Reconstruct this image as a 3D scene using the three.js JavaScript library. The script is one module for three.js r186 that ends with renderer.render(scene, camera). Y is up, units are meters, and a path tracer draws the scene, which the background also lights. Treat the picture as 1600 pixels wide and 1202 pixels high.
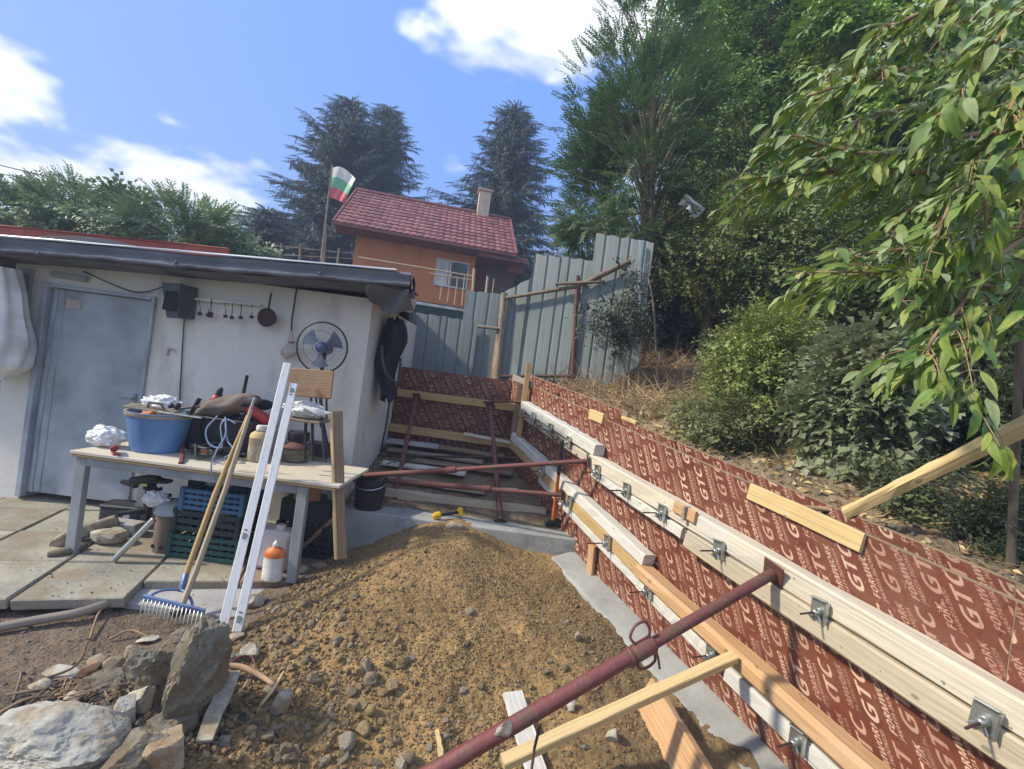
import * as THREE from 'three';
import { mergeGeometries, mergeVertices, toCreasedNormals } from 'three/addons/utils/BufferGeometryUtils.js';
import { ConvexGeometry } from 'three/addons/geometries/ConvexGeometry.js';

const V = (x, y, z) => new THREE.Vector3(x, y, z);
const C = (r, g, b) => new THREE.Color().setRGB(r, g, b);
const { PI, sin, cos, abs, min, max, floor, sqrt, exp, pow, hypot } = Math;
const clamp = (x, a = 0, b = 1) => min(b, max(a, x));
const lerp = (a, b, t) => a + (b - a) * t;
const sstep = (a, b, x) => { const t = clamp((x - a) / (b - a)); return t * t * (3 - 2 * t); };

// ---------------------------------------------------------------- camera, light, exposure
const scene = new THREE.Scene();
const EYE = V(0, 1.6, 0), FPX = 730, ROLL = 7.5 * PI / 180;
const camera = new THREE.PerspectiveCamera(2 * Math.atan(601 / FPX) * 180 / PI, 1024 / 769, 0.05, 400);
camera.position.copy(EYE);
camera.rotation.set(0, 0, ROLL);
const renderer = new THREE.WebGLRenderer({ antialias: true });
renderer.toneMapping = THREE.LinearToneMapping;
renderer.toneMappingExposure = 1.88;
renderer.shadowMap.enabled = true;
renderer.setSize(1024, 769);

const SUN = V(-0.74, 0.60, 0.14).normalize();
const sun = new THREE.DirectionalLight(C(1, 0.91, 0.76), 3.1);
sun.position.copy(SUN).multiplyScalar(40);
sun.castShadow = true;
sun.shadow.mapSize.set(4096, 4096);
Object.assign(sun.shadow.camera, { left: -16, right: 16, top: 16, bottom: -16, near: 1, far: 90 });
sun.shadow.radius = 7;
scene.add(sun, sun.target);
scene.fog = new THREE.FogExp2(C(0.55, 0.68, 0.9), 0.005);

// ---------------------------------------------------------------- noise
function hash(x, y, z) { let h = Math.imul(x, 374761393) ^ Math.imul(y, 668265263) ^ Math.imul(z, 2147483647 ^ 1274126177); h = Math.imul(h ^ (h >>> 13), 1274126177); return ((h ^ (h >>> 16)) >>> 0) / 4294967296; }
const fade = (t) => t * t * (3 - 2 * t);
function vnoise(x, y, z = 0) {
  const xi = floor(x), yi = floor(y), zi = floor(z), u = fade(x - xi), v = fade(y - yi), w = fade(z - zi);
  const f = (a, b, c) => hash(xi + a, yi + b, zi + c);
  return lerp(lerp(lerp(f(0, 0, 0), f(1, 0, 0), u), lerp(f(0, 1, 0), f(1, 1, 0), u), v), lerp(lerp(f(0, 0, 1), f(1, 0, 1), u), lerp(f(0, 1, 1), f(1, 1, 1), u), v), w);
}
function fbm(x, y, z = 0, o = 4) { let a = 0.5, s = 0, t = 0; for (let i = 0; i < o; i++) { s += a * vnoise(x, y, z + i * 7.3); t += a; a *= 0.5; x *= 2.03; y *= 2.03; z *= 2.03; } return s / t; }
function pn(x, y, px, py, sd = 0) {      // tiling value noise
  const xi = floor(x), yi = floor(y), u = fade(x - xi), v = fade(y - yi), m = (a, p) => ((a % p) + p) % p;
  const f = (a, b) => hash(m(xi + a, px), m(yi + b, py), sd);
  return lerp(lerp(f(0, 0), f(1, 0), u), lerp(f(0, 1), f(1, 1), u), v);
}
function pfbm(u, v, px, py, o = 4, sd = 0) { let a = 0.5, s = 0, t = 0; for (let i = 0; i < o; i++) { s += a * pn(u * px, v * py, px, py, sd + i); t += a; a *= 0.55; px *= 2; py *= 2; } return s / t; }
let seed = 12345;
function rnd() { seed = (Math.imul(seed, 1664525) + 1013904223) >>> 0; return seed / 4294967296; }
const rr = (a, b) => a + (b - a) * rnd();
const gauss = () => (rnd() + rnd() + rnd() + rnd() - 2) * 0.9;
const reseed = (n) => { seed = (n * 2654435761) >>> 0; rnd(); rnd(); };

// ---------------------------------------------------------------- rays: where a line of sight meets a plane of the place
function ray(px, py) {
  const dx = (px - 800) / FPX, dy = -(py - 601) / FPX, c = cos(ROLL), s = sin(ROLL);
  return V(dx * c - dy * s, dx * s + dy * c, -1);
}
const at = (px, py, d) => ray(px, py).multiplyScalar(d).add(EYE);
const onY = (px, py, y) => { const r = ray(px, py); return r.multiplyScalar((y - EYE.y) / r.y).add(EYE); };
// formwork frame: s along the wall (away from the camera), h along the height from its sloping top edge, n out of the wall towards the yard
const FO = V(2.0, 1.028, -1.0), FT = V(-0.4066, 0.1306, -0.9136), FN = V(-0.9136, 0, 0.4066);
const F = (s, h, n = 0) => FO.clone().addScaledVector(FT, s).addScaledVector(FN, n).add(V(0, h, 0));

// ---------------------------------------------------------------- sky
{
  const W = 2048, H = 1024, data = new Float32Array(W * H * 4);
  const dirOf = (px, py) => ray(px, py).normalize();
  const bumps = [[700, 15, 0.1, 0.6], [745, 40, 0.05, 0.35], [860, 45, 0.09, 0.7], [930, 20, 0.07, 0.5], [1100, 0, 0.12, 0.4], [708, 258, 0.05, 0.75], [660, 90, 0.03, 0.3],
    [10, 65, 0.05, 0.4], [45, 150, 0.06, 0.5], [20, 250, 0.07, 0.4], [110, 285, 0.06, 0.36], [235, 250, 0.05, 0.42], [310, 275, 0.07, 0.4], [390, 315, 0.08, 0.42], [150, 330, 0.08, 0.36], [290, 330, 0.08, 0.3], [100, 180, 0.08, -0.3], [160, 90, 0.16, -0.4], [60, 215, 0.03, -0.3],
    [300, 100, 0.34, -0.4], [560, 150, 0.24, -0.45], [640, 300, 0.14, -0.3], [900, 200, 0.14, -0.35], [800, 190, 0.12, -0.3], [480, 20, 0.16, -0.3]].map(([x, y, r, w]) => [dirOf(x, y), r, w]);
  const d = V(0, 0, 0);
  for (let j = 0; j < H; j++) for (let i = 0; i < W; i++) {
    const th = ((j + 0.5) / H - 0.5) * PI, ph = ((i + 0.5) / W - 0.5) * 2 * PI, k = (j * W + i) * 4;
    d.set(cos(th) * cos(ph), sin(th), cos(th) * sin(ph));
    const el = max(0, d.y), cs = d.dot(SUN);
    // clear air: deep towards the zenith, pale at the horizon, white around the sun
    const hz = exp(-el * 4.6), gl = exp(-(1 - cs) * 5.0), gl2 = exp(-(1 - cs) * 1.9);
    let r = lerp(0.08, 0.27, hz), g = lerp(0.195, 0.40, hz), b = lerp(0.54, 0.60, hz);
    r += 0.105 * gl2 + 0.12 * gl; g += 0.10 * gl2 + 0.10 * gl; b += 0.05 * gl2 + 0.06 * gl;
    if (d.y > -0.06) {
      // clouds in a layer, stretched towards the horizon
      const q = 1 / (max(d.y, 0) + 0.22), cx = d.x * q, cz = d.z * q;
      const wx = fbm(cx * 1.6 + 9, cz * 1.6, 3, 3) - 0.5, wz = fbm(cx * 1.6, cz * 1.6 + 40, 8, 3) - 0.5;
      let n = 0.52 * fbm(cx * 2.3 + wx * 1.2, cz * 3.4 + wz * 1.2, 1.5, 5) + 0.48 * fbm(cx * 8 + wx * 3, cz * 11 + wz * 3, 5.5, 5) + 0.02, b0 = 0;
      for (const [bd, rad, w] of bumps) { const a = 1 - bd.dot(d); if (a < 3 * rad * rad) b0 += w * exp(-a / (rad * rad * 0.5)); }
      n += b0 * 0.42 - 0.22 * (fbm(cx * 17 + wx * 4, cz * 24, 9.5, 4) - 0.5);
      const dens = sstep(0.44, 0.68, n), core = sstep(0.6, 0.9, n + 0.1 * wx);
      const lit = 0.70 + 0.08 * gl2 + 0.2 * (fbm(cx * 5, cz * 5, 20, 3) - 0.5);
      const cr = lerp(1.02, 0.86, core * 0.6) * lit, cg = lerp(1.03, 0.9, core * 0.6) * lit, cb = lerp(1.06, 0.98, core * 0.5) * lit;
      const t = dens * 0.93 * sstep(-0.05, 0.03, d.y);
      r = lerp(r, cr, t); g = lerp(g, cg, t); b = lerp(b, cb, t);
    }
    if (d.y < 0) { const t = sstep(0, -0.08, d.y); r = lerp(r, 0.2, t); g = lerp(g, 0.19, t); b = lerp(b, 0.16, t); }
    data[k] = r; data[k + 1] = g; data[k + 2] = b; data[k + 3] = 1;
  }
  const sky = new THREE.DataTexture(data, W, H, THREE.RGBAFormat, THREE.FloatType);
  sky.mapping = THREE.EquirectangularReflectionMapping; sky.magFilter = sky.minFilter = THREE.LinearFilter; sky.wrapS = THREE.RepeatWrapping; sky.needsUpdate = true;
  scene.background = sky; scene.environment = sky;
}

// ---------------------------------------------------------------- textures
const toS = (x) => { x = clamp(x); return 255 * (x <= 0.0031308 ? 12.92 * x : 1.055 * pow(x, 1 / 2.4) - 0.055); };
function tex(w, h, fn, repU, repV, srgb = true) {
  const a = new Uint8Array(w * h * 4);
  for (let j = 0; j < h; j++) for (let i = 0; i < w; i++) {
    const c = fn((i + 0.5) / w, (j + 0.5) / h), k = (j * w + i) * 4;
    for (let q = 0; q < 3; q++) a[k + q] = srgb ? toS(c[q]) : 255 * clamp(c[q]);
    a[k + 3] = 255;
  }
  const t = new THREE.DataTexture(a, w, h); t.wrapS = t.wrapT = THREE.RepeatWrapping; t.magFilter = THREE.LinearFilter; t.minFilter = THREE.LinearMipmapLinearFilter; t.generateMipmaps = true;
  if (srgb) t.colorSpace = THREE.SRGBColorSpace;
  t.repeat.set(repU, repV); t.needsUpdate = true; return t;
}
const g3 = (x) => [x, x, x];
// broad grey mottling with fine grain, used to vary many materials
const mottle = tex(512, 512, (u, v) => g3(0.62 + 0.5 * (pfbm(u, v, 4, 4, 6, 11) - 0.5) + 0.09 * (pn(u * 128, v * 128, 128, 128, 5) - 0.5)), 1 / 0.9, 1 / 0.9);
const fineBump = tex(512, 512, (u, v) => g3(pfbm(u, v, 24, 24, 4, 3)), 1 / 0.5, 1 / 0.5, false);
const coarseBump = tex(512, 512, (u, v) => g3(0.6 * pfbm(u, v, 8, 8, 6, 23) + 0.4 * abs(2 * pfbm(u, v, 6, 6, 4, 31) - 1)), 1 / 0.6, 1 / 0.6, false);
function woodTex(sd, light, dark, stain, knots) {
  const ks = []; for (let i = 0; i < knots; i++) ks.push([hash(i, sd, 1), hash(i, sd, 2), 0.006 + 0.008 * hash(i, sd, 3)]);
  return tex(1024, 256, (u, v) => {
    let dv = 0, kn = 0;
    for (const [ku, kv, kr] of ks) { let du = abs(u - ku); du = min(du, 1 - du) * 1.6; let ev = abs(v - kv); ev = min(ev, 1 - ev) * 0.4; const dd = hypot(du * 0.6, ev); kn = max(kn, sstep(kr, kr * 0.55, dd)); dv += 0.02 * exp(-dd * dd / (kr * kr * 6)); }
    const w = pfbm(u, v, 3, 3, 3, sd) * 0.10 + dv * 2;
    const ring = 0.5 + 0.5 * sin((v + w) * 2 * PI * 14), fib = pfbm(u, v, 10, 120, 3, sd + 9), fib2 = pfbm(u, v, 3, 50, 3, sd + 17);
    let t = clamp(0.25 * ring + 0.55 * fib + 0.5 * fib2 - 0.25);
    const st = sstep(0.48, 0.78, pfbm(u, v, 6, 4, 5, sd + 40)), crack = sstep(0.72, 0.8, pfbm(u, v, 2, 70, 3, sd + 61));
    return [0, 1, 2].map((q) => lerp(lerp(lerp(light[q], dark[q], t), stain[q], st * 0.6), dark[q] * 0.3, max(kn * 0.6, crack * 0.55)));
  }, 1 / 1.6, 1 / 0.4);
}
const woodPale = woodTex(1, [0.66, 0.6, 0.47], [0.47, 0.4, 0.29], [0.52, 0.51, 0.46], 3);      // weathered with cement film
const woodYellow = woodTex(2, [0.68, 0.52, 0.26], [0.5, 0.34, 0.14], [0.6, 0.46, 0.24], 7);
const woodOrange = woodTex(3, [0.58, 0.36, 0.18], [0.4, 0.22, 0.095], [0.5, 0.36, 0.22], 9);
const woodGrey = woodTex(4, [0.36, 0.31, 0.24], [0.2, 0.165, 0.12], [0.31, 0.29, 0.26], 5);
const woodBrown = woodTex(5, [0.3, 0.2, 0.12], [0.17, 0.105, 0.06], [0.27, 0.22, 0.17], 7);
const woodBump = tex(1024, 256, (u, v) => g3(0.6 * pfbm(u, v, 8, 90, 4, 71) + 0.4 * pfbm(u, v, 3, 6, 4, 77)), 1 / 1.6, 1 / 0.4, false);
const woodWhite = woodTex(6, [0.62, 0.6, 0.53], [0.52, 0.49, 0.42], [0.58, 0.58, 0.56], 3);
const concTex = tex(512, 512, (u, v) => { const n = pfbm(u, v, 5, 5, 6, 91), p = sstep(0.62, 0.8, pfbm(u, v, 7, 7, 6, 95)), m = 0.38 + 0.22 * (n - 0.5) - 0.09 * p + 0.05 * (pn(u * 90, v * 90, 90, 90, 97) - 0.5); return [m, m * 0.985, m * 0.93]; }, 1 / 1.1, 1 / 1.1);
const slabTex = tex(512, 512, (u, v) => { const n = pfbm(u, v, 3, 3, 6, 191), d = sstep(0.44, 0.68, pfbm(u, v, 5, 5, 6, 195)), k = sstep(0.035, 0.012, abs(pfbm(u, v, 5, 5, 5, 199) - 0.5)) * sstep(0.5, 0.6, pfbm(u, v, 2, 2, 2, 203)), m = (0.34 + 0.36 * (n - 0.5) + 0.1 * (pn(u * 110, v * 110, 110, 110, 207) - 0.5)) * (1 - 0.5 * k); return [lerp(m, 0.26, d * 0.6), lerp(m * 0.98, 0.21, d * 0.6), lerp(m * 0.9, 0.15, d * 0.6)]; }, 1 / 1.3, 1 / 1.3);
const soilTex = tex(1024, 1024, (u, v) => { const n = pfbm(u, v, 6, 6, 7, 131), f = pfbm(u, v, 90, 90, 3, 135), w = sstep(0.66, 0.74, pfbm(u, v, 70, 70, 2, 139)); const m = 0.6 + 0.55 * (n - 0.5) + 0.5 * (f - 0.5) + 0.16 * w; return [m, m * 0.99, m * 0.96]; }, 1 / 1.4, 1 / 1.4);
const soilBump = tex(1024, 1024, (u, v) => g3(0.5 * pfbm(u, v, 30, 30, 5, 231) + 0.5 * pfbm(u, v, 110, 110, 3, 235)), 1 / 1.4, 1 / 1.4, false);
const plasterTex = tex(1024, 1024, (u, v) => {
  const n = pfbm(u, v, 3, 3, 6, 301), s = sstep(0.5, 0.75, pfbm(u, v, 8, 3, 6, 305)), f = pfbm(u, v, 90, 90, 2, 309), m = 0.66 + 0.16 * (n - 0.5) + 0.05 * (f - 0.5);
  return [lerp(m, 0.36, s * 0.5), lerp(m * 0.965, 0.33, s * 0.5), lerp(m * 0.87, 0.27, s * 0.5)];
}, 1 / 2.6, 1 / 2.6);
const rustTex = tex(512, 512, (u, v) => { const n = sstep(0.42, 0.7, pfbm(u, v, 6, 6, 6, 401)), f = pfbm(u, v, 40, 40, 3, 405); return [lerp(0.165, 0.135, n) * (0.7 + 0.6 * f), lerp(0.058, 0.078, n) * (0.7 + 0.6 * f), lerp(0.05, 0.055, n) * (0.7 + 0.6 * f)]; }, 1 / 0.5, 1 / 0.5);
const sheetTex = tex(512, 512, (u, v) => { const n = pfbm(u, v, 3, 3, 6, 501), d = sstep(0.55, 0.75, pfbm(u, v, 10, 3, 5, 503)), m = 0.33 + 0.1 * (n - 0.5); return [lerp(m * 0.84, 0.2, d * 0.55), lerp(m * 0.98, 0.22, d * 0.55), lerp(m * 1.03, 0.2, d * 0.55)]; }, 1 / 1.5, 1 / 1.5);
const scratchTex = tex(512, 512, (u, v) => { const s = sstep(0.66, 0.85, pfbm(u, v, 4, 60, 3, 601)), d = sstep(0.62, 0.75, pfbm(u, v, 14, 14, 4, 605)); const m = 0.84 - 0.16 * s - 0.24 * d; return [m, m, m * 0.98]; }, 1 / 0.6, 1 / 0.12);
const barkTex = tex(512, 512, (u, v) => { const n = pfbm(u, v, 6, 30, 5, 701); return [0.16 + 0.2 * (n - 0.4), 0.12 + 0.16 * (n - 0.4), 0.085 + 0.12 * (n - 0.4)]; }, 1 / 0.6, 1 / 0.6);

const rockTex = tex(512, 512, (u, v) => { const n = pfbm(u, v, 4, 4, 7, 811), f = pfbm(u, v, 30, 30, 4, 815), s = sstep(0.5, 0.66, pfbm(u, v, 6, 6, 6, 819)), m = 0.40 + 0.3 * (n - 0.5) + 0.18 * (f - 0.5); return [lerp(m, 0.25, s * 0.7), lerp(m * 0.98, 0.19, s * 0.7), lerp(m * 0.93, 0.12, s * 0.7)]; }, 1 / 0.5, 1 / 0.5);
function formTex(base, ink, sd) {       // film-faced plywood, printed in slanting columns
  const Wd = 2048, Hd = 1024, cv = document.createElement('canvas'); cv.width = Wd; cv.height = Hd;
  const g = cv.getContext('2d'), m = Wd / 2.5;      // 2.5 m long sheet
  g.fillStyle = base; g.fillRect(0, 0, Wd, Hd);
  reseed(sd);
  for (let i = 0; i < 900; i++) { g.fillStyle = rnd() < 0.5 ? `rgba(40,14,8,${rr(0.02, 0.09)})` : `rgba(190,130,100,${rr(0.015, 0.06)})`; const x = rnd() * Wd, y = rnd() * Hd; g.beginPath(); g.ellipse(x, y, rr(5, 90), rr(3, 30), rr(-0.5, 0.5), 0, 7); g.fill(); }
  g.fillStyle = ink; g.textBaseline = 'alphabetic';
  const step = 0.083 * m, per = 0.39 * m;
  for (let c = -20; c < 42; c++) {
    g.save(); g.translate(c * step, Hd + 40); g.transform(1, 0, 0.60, 1, 0, 0); g.rotate(-PI / 2);
    for (let k = -14; k < 10; k++) {
      const o = k * per + ((c % 2 + 2) % 2 ? per * 0.52 : 0) + per * 0.09 * c + hash(c, k, sd) * 4;
      g.globalAlpha = 0.5 + 0.45 * hash(c, k, sd + 1);
      g.font = `bold ${0.078 * m}px sans-serif`; const w1 = g.measureText('GTC').width;
      g.save(); g.translate(o, 0); g.scale(0.166 * m / w1, 1); g.fillText('GTC', 0, 0); g.restore();
      g.font = `bold ${0.036 * m}px sans-serif`; const w2 = g.measureText('FORMWORK').width;
      g.save(); g.translate(o + 0.183 * m, -0.022 * m); g.scale(0.178 * m / w2, 1); g.fillText('FORMWORK', 0, 0); g.restore();
      g.font = `${0.023 * m}px sans-serif`; const w3 = g.measureText('JAKARTA INDONESIA').width;
      g.save(); g.translate(o + 0.185 * m, 0.003 * m); g.scale(0.176 * m / w3, 1); g.fillText('JAKARTA INDONESIA', 0, 0); g.restore();
    }
    g.restore();
  }
  g.globalAlpha = 1;
  for (let i = 0; i < 420; i++) { const x = rnd() * Wd, y0 = rnd() * Hd; g.fillStyle = `rgba(150,135,118,${rr(0.02, 0.08)})`; g.beginPath(); g.ellipse(x, y0, rr(10, 120), rr(6, 50), rr(0, 3), 0, 7); g.fill(); g.fillStyle = `rgba(60,30,20,${rr(0.05, 0.16)})`; g.fillRect(rnd() * Wd, rnd() * Hd, rr(2, 7), rr(40, 300)); }
  for (let i = 0; i < 900; i++) { g.fillStyle = `rgba(185,172,152,${rr(0.06, 0.4)})`; const x = rnd() * Wd, y = rnd() * Hd; g.beginPath(); g.ellipse(x, y, rr(1, 9), rr(1, 4), rr(0, 3), 0, 7); g.fill(); }
  for (let i = 0; i < 40; i++) { g.fillStyle = `rgba(40,20,14,${rr(0.05, 0.2)})`; g.fillRect(rnd() * Wd, rnd() * Hd, rr(10, 160), rr(1, 3)); }
  const t = new THREE.CanvasTexture(cv); t.colorSpace = THREE.SRGBColorSpace; t.wrapS = t.wrapT = THREE.RepeatWrapping; t.repeat.set(1 / 2.5, 1 / 1.25); return t;
}
const filmTex = formTex('#6c3a2a', 'rgb(212,184,160)', 4);

// ---------------------------------------------------------------- materials
const mat = (o) => new THREE.MeshStandardMaterial({ roughness: 0.8, ...o });
const wood = (map, color = 0xffffff, o = {}) => mat({ map, color, roughness: 0.82, bumpMap: woodBump, bumpScale: 0.0025, ...o });
const M = {
  pale: wood(woodPale), yellow: wood(woodYellow), orange: wood(woodOrange), grey: wood(woodGrey), brown: wood(woodBrown), white: wood(woodWhite),
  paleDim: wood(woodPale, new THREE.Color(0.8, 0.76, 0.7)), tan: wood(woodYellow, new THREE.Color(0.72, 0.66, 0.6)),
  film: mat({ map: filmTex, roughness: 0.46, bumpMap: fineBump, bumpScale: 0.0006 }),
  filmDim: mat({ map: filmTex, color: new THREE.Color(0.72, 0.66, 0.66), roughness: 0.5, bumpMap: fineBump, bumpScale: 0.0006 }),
  ply: mat({ map: woodGrey, color: new THREE.Color(0.9, 0.75, 0.6) }),
  conc: mat({ map: concTex, roughness: 0.9, bumpMap: coarseBump, bumpScale: 0.006 }),
  concPale: mat({ map: concTex, color: new THREE.Color(0.82, 0.84, 0.82), roughness: 0.88, bumpMap: coarseBump, bumpScale: 0.004 }),
  slab: mat({ map: slabTex, color: new THREE.Color(0.9, 0.86, 0.73), roughness: 0.92, bumpMap: coarseBump, bumpScale: 0.008 }),
  slabRed: mat({ map: slabTex, color: new THREE.Color(0.85, 0.62, 0.5), roughness: 0.92, bumpMap: coarseBump, bumpScale: 0.008 }),
  soil: mat({ map: soilTex, vertexColors: true, roughness: 1, bumpMap: soilBump, bumpScale: 0.02 }),
  plaster: mat({ map: plasterTex, roughness: 0.92, bumpMap: fineBump, bumpScale: 0.0016 }),
  doorPaint: mat({ map: mottle, color: C(0.50, 0.55, 0.60), roughness: 0.55, bumpMap: fineBump, bumpScale: 0.0008 }),
  tar: mat({ map: mottle, color: C(0.21, 0.22, 0.25), roughness: 0.85, bumpMap: coarseBump, bumpScale: 0.01 }),
  metalEdge: mat({ color: C(0.75, 0.77, 0.8), metalness: 0.6, roughness: 0.42 }),
  red: mat({ map: mottle, color: C(0.62, 0.13, 0.075), roughness: 0.6 }),
  rust: mat({ map: rustTex, roughness: 0.72, metalness: 0.2, bumpMap: fineBump, bumpScale: 0.001 }),
  rustRed: mat({ map: rustTex, color: new THREE.Color(1.12, 0.98, 1.02), roughness: 0.5, metalness: 0.1, bumpMap: fineBump, bumpScale: 0.0008 }),
  rustDark: mat({ map: rustTex, color: new THREE.Color(0.45, 0.55, 0.6), roughness: 0.8 }),
  galv: mat({ map: mottle, color: C(0.74, 0.78, 0.74), metalness: 0.85, roughness: 0.36 }),
  sheet: mat({ map: sheetTex, color: C(0.70, 0.70, 0.64), roughness: 0.66, metalness: 0.0, side: THREE.DoubleSide }),
  alu: mat({ map: scratchTex, color: C(0.92, 0.9, 0.85), metalness: 0.15, roughness: 0.42 }),
  steelPaint: mat({ map: mottle, color: C(0.42, 0.45, 0.46), roughness: 0.6 }),
  black: mat({ map: mottle, color: C(0.035, 0.036, 0.04), roughness: 0.55 }),
  blackSoft: mat({ map: mottle, color: C(0.03, 0.032, 0.042), roughness: 0.95 }),
  dark: mat({ color: C(0.012, 0.012, 0.013), roughness: 0.95 }),
  bluePl: mat({ map: mottle, color: C(0.17, 0.36, 0.72), roughness: 0.5 }),
  blueCr: mat({ map: mottle, color: C(0.06, 0.18, 0.33), roughness: 0.5 }),
  greenCr: mat({ map: mottle, color: C(0.025, 0.115, 0.1), roughness: 0.5 }),
  darkCr: mat({ map: mottle, color: C(0.03, 0.05, 0.05), roughness: 0.55 }),
  blueMet: mat({ map: mottle, color: C(0.2, 0.3, 0.56), roughness: 0.5, metalness: 0.1 }),
  whitePl: mat({ map: mottle, color: C(1.0, 0.99, 0.93), roughness: 0.5 }),
  milky: new THREE.MeshPhysicalMaterial({ color: C(0.62, 0.57, 0.42), roughness: 0.45, transmission: 0.25, thickness: 0 }),
  orangePl: mat({ map: mottle, color: C(0.9, 0.24, 0.05), roughness: 0.5 }),
  yellowPl: mat({ map: mottle, color: C(1.0, 0.62, 0.02), roughness: 0.5 }),
  redPl: mat({ map: mottle, color: C(0.55, 0.05, 0.04), roughness: 0.45 }),
  bag: new THREE.MeshPhysicalMaterial({ color: C(0.78, 0.8, 0.8), roughness: 0.35, transmission: 0.25, thickness: 0, side: THREE.DoubleSide }),
  cloth: mat({ map: mottle, color: C(0.98, 0.97, 0.9), roughness: 1, side: THREE.DoubleSide }),
  beigeCloth: mat({ map: mottle, color: C(0.72, 0.62, 0.55), roughness: 1, side: THREE.DoubleSide }),
  sack: mat({ map: mottle, color: C(0.27, 0.22, 0.18), roughness: 1, bumpMap: fineBump, bumpScale: 0.003 }),
  terracotta: mat({ map: mottle, color: C(0.5, 0.27, 0.17), roughness: 0.9, bumpMap: fineBump, bumpScale: 0.002 }),
  rock: mat({ map: rockTex, color: C(1.0, 0.92, 0.76), roughness: 0.95, bumpMap: coarseBump, bumpScale: 0.012 }),
  rockWhite: mat({ map: rockTex, color: C(1.0, 0.97, 0.84), roughness: 0.95, bumpMap: coarseBump, bumpScale: 0.012 }),
  rockDark: mat({ map: rockTex, color: C(0.48, 0.44, 0.34), roughness: 0.95, bumpMap: coarseBump, bumpScale: 0.018 }),
  rockBrown: mat({ map: rockTex, color: C(0.82, 0.68, 0.48), roughness: 0.95, bumpMap: coarseBump, bumpScale: 0.014 }),
  rockYellow: mat({ map: rockTex, color: C(1.0, 0.78, 0.42), roughness: 0.95, bumpMap: coarseBump, bumpScale: 0.01 }),
  bark: mat({ map: barkTex, roughness: 0.95, bumpMap: coarseBump, bumpScale: 0.012 }),
  barkGrey: mat({ map: barkTex, color: new THREE.Color(1.6, 1.65, 1.6), roughness: 0.95, bumpMap: coarseBump, bumpScale: 0.006 }),
  twig: mat({ map: barkTex, color: new THREE.Color(1.9, 1.7, 1.4), roughness: 0.95 }),
  cableBlue: mat({ color: C(0.2, 0.27, 0.42), roughness: 0.5 }),
  cable: mat({ color: C(0.05, 0.05, 0.055), roughness: 0.6 }),
  vial: mat({ color: C(0.12, 0.16, 0.12), roughness: 0.15 }),
};

// ---------------------------------------------------------------- naming and grouping
const used = {};
function numbered(n) { const k = used[n] = (used[n] ?? -1) + 1; return k ? `${n}_${String(k).padStart(3, '0')}` : n; }
function shade(o) { o.castShadow = o.receiveShadow = true; return o; }
function thing(name, label, category, pos = V(0, 0, 0), group) {
  const o = new THREE.Group(); o.name = numbered(name); o.position.copy(pos); scene.add(o);
  o.userData = { label, category }; if (group) o.userData.group = group; return o;
}
const worldOf = (p) => { const w = V(0, 0, 0); for (let q = p; q && q !== scene; q = q.parent) w.add(q.position); return w; };
// geometry in world coordinates, or relative to the thing when it carries none of its own rotation
function part(parent, name, geo, m, label) {
  const w = worldOf(parent); geo = geo.clone(); geo.translate(-w.x, -w.y, -w.z);
  const o = shade(new THREE.Mesh(geo, m)); o.name = name; if (label) o.userData.label = label; parent.add(o); return o;
}
function local(parent, name, geo, m, pos, rot, scl) {   // geometry shared, placed by its own transform
  const o = shade(new THREE.Mesh(geo, m)); o.name = name; if (pos) o.position.copy(pos); if (rot) o.rotation.set(...rot); if (scl) o.scale.copy(scl); parent.add(o); return o;
}
function single(name, label, category, geo, m, group) {
  geo.computeBoundingBox(); const b = geo.boundingBox, p = V((b.min.x + b.max.x) / 2, b.min.y, (b.min.z + b.max.z) / 2);
  geo.translate(-p.x, -p.y, -p.z);
  const o = shade(new THREE.Mesh(geo, m)); o.name = numbered(name); o.position.copy(p); o.userData = { label, category }; if (group) o.userData.group = group; scene.add(o); return o;
}
function struct(name, geo, m) { const o = shade(new THREE.Mesh(geo, m)); o.name = name; o.userData = { kind: 'structure' }; scene.add(o); return o; }
function copyOf(src, pos, rotY, label) { const c = src.clone(); c.name = numbered(src.name.replace(/_\d{3}$/, '')); c.position.copy(pos); if (rotY !== undefined) c.rotation.y = rotY; if (label) c.userData = { ...src.userData, label }; scene.add(c); return c; }

// ---------------------------------------------------------------- geometry helpers (world coordinates)
function build(pos, uv, idx) { const g = new THREE.BufferGeometry(); g.setAttribute('position', new THREE.Float32BufferAttribute(pos, 3)); g.setAttribute('uv', new THREE.Float32BufferAttribute(uv, 2)); if (idx) g.setIndex(idx); g.computeVertexNormals(); return g; }
const merge = (...gs) => mergeGeometries(gs.flat().map((g) => { const q = g.index ? g.toNonIndexed() : g; for (const k of Object.keys(q.attributes)) if (!['position', 'normal', 'uv'].includes(k)) q.deleteAttribute(k); return q; }), false);
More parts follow.
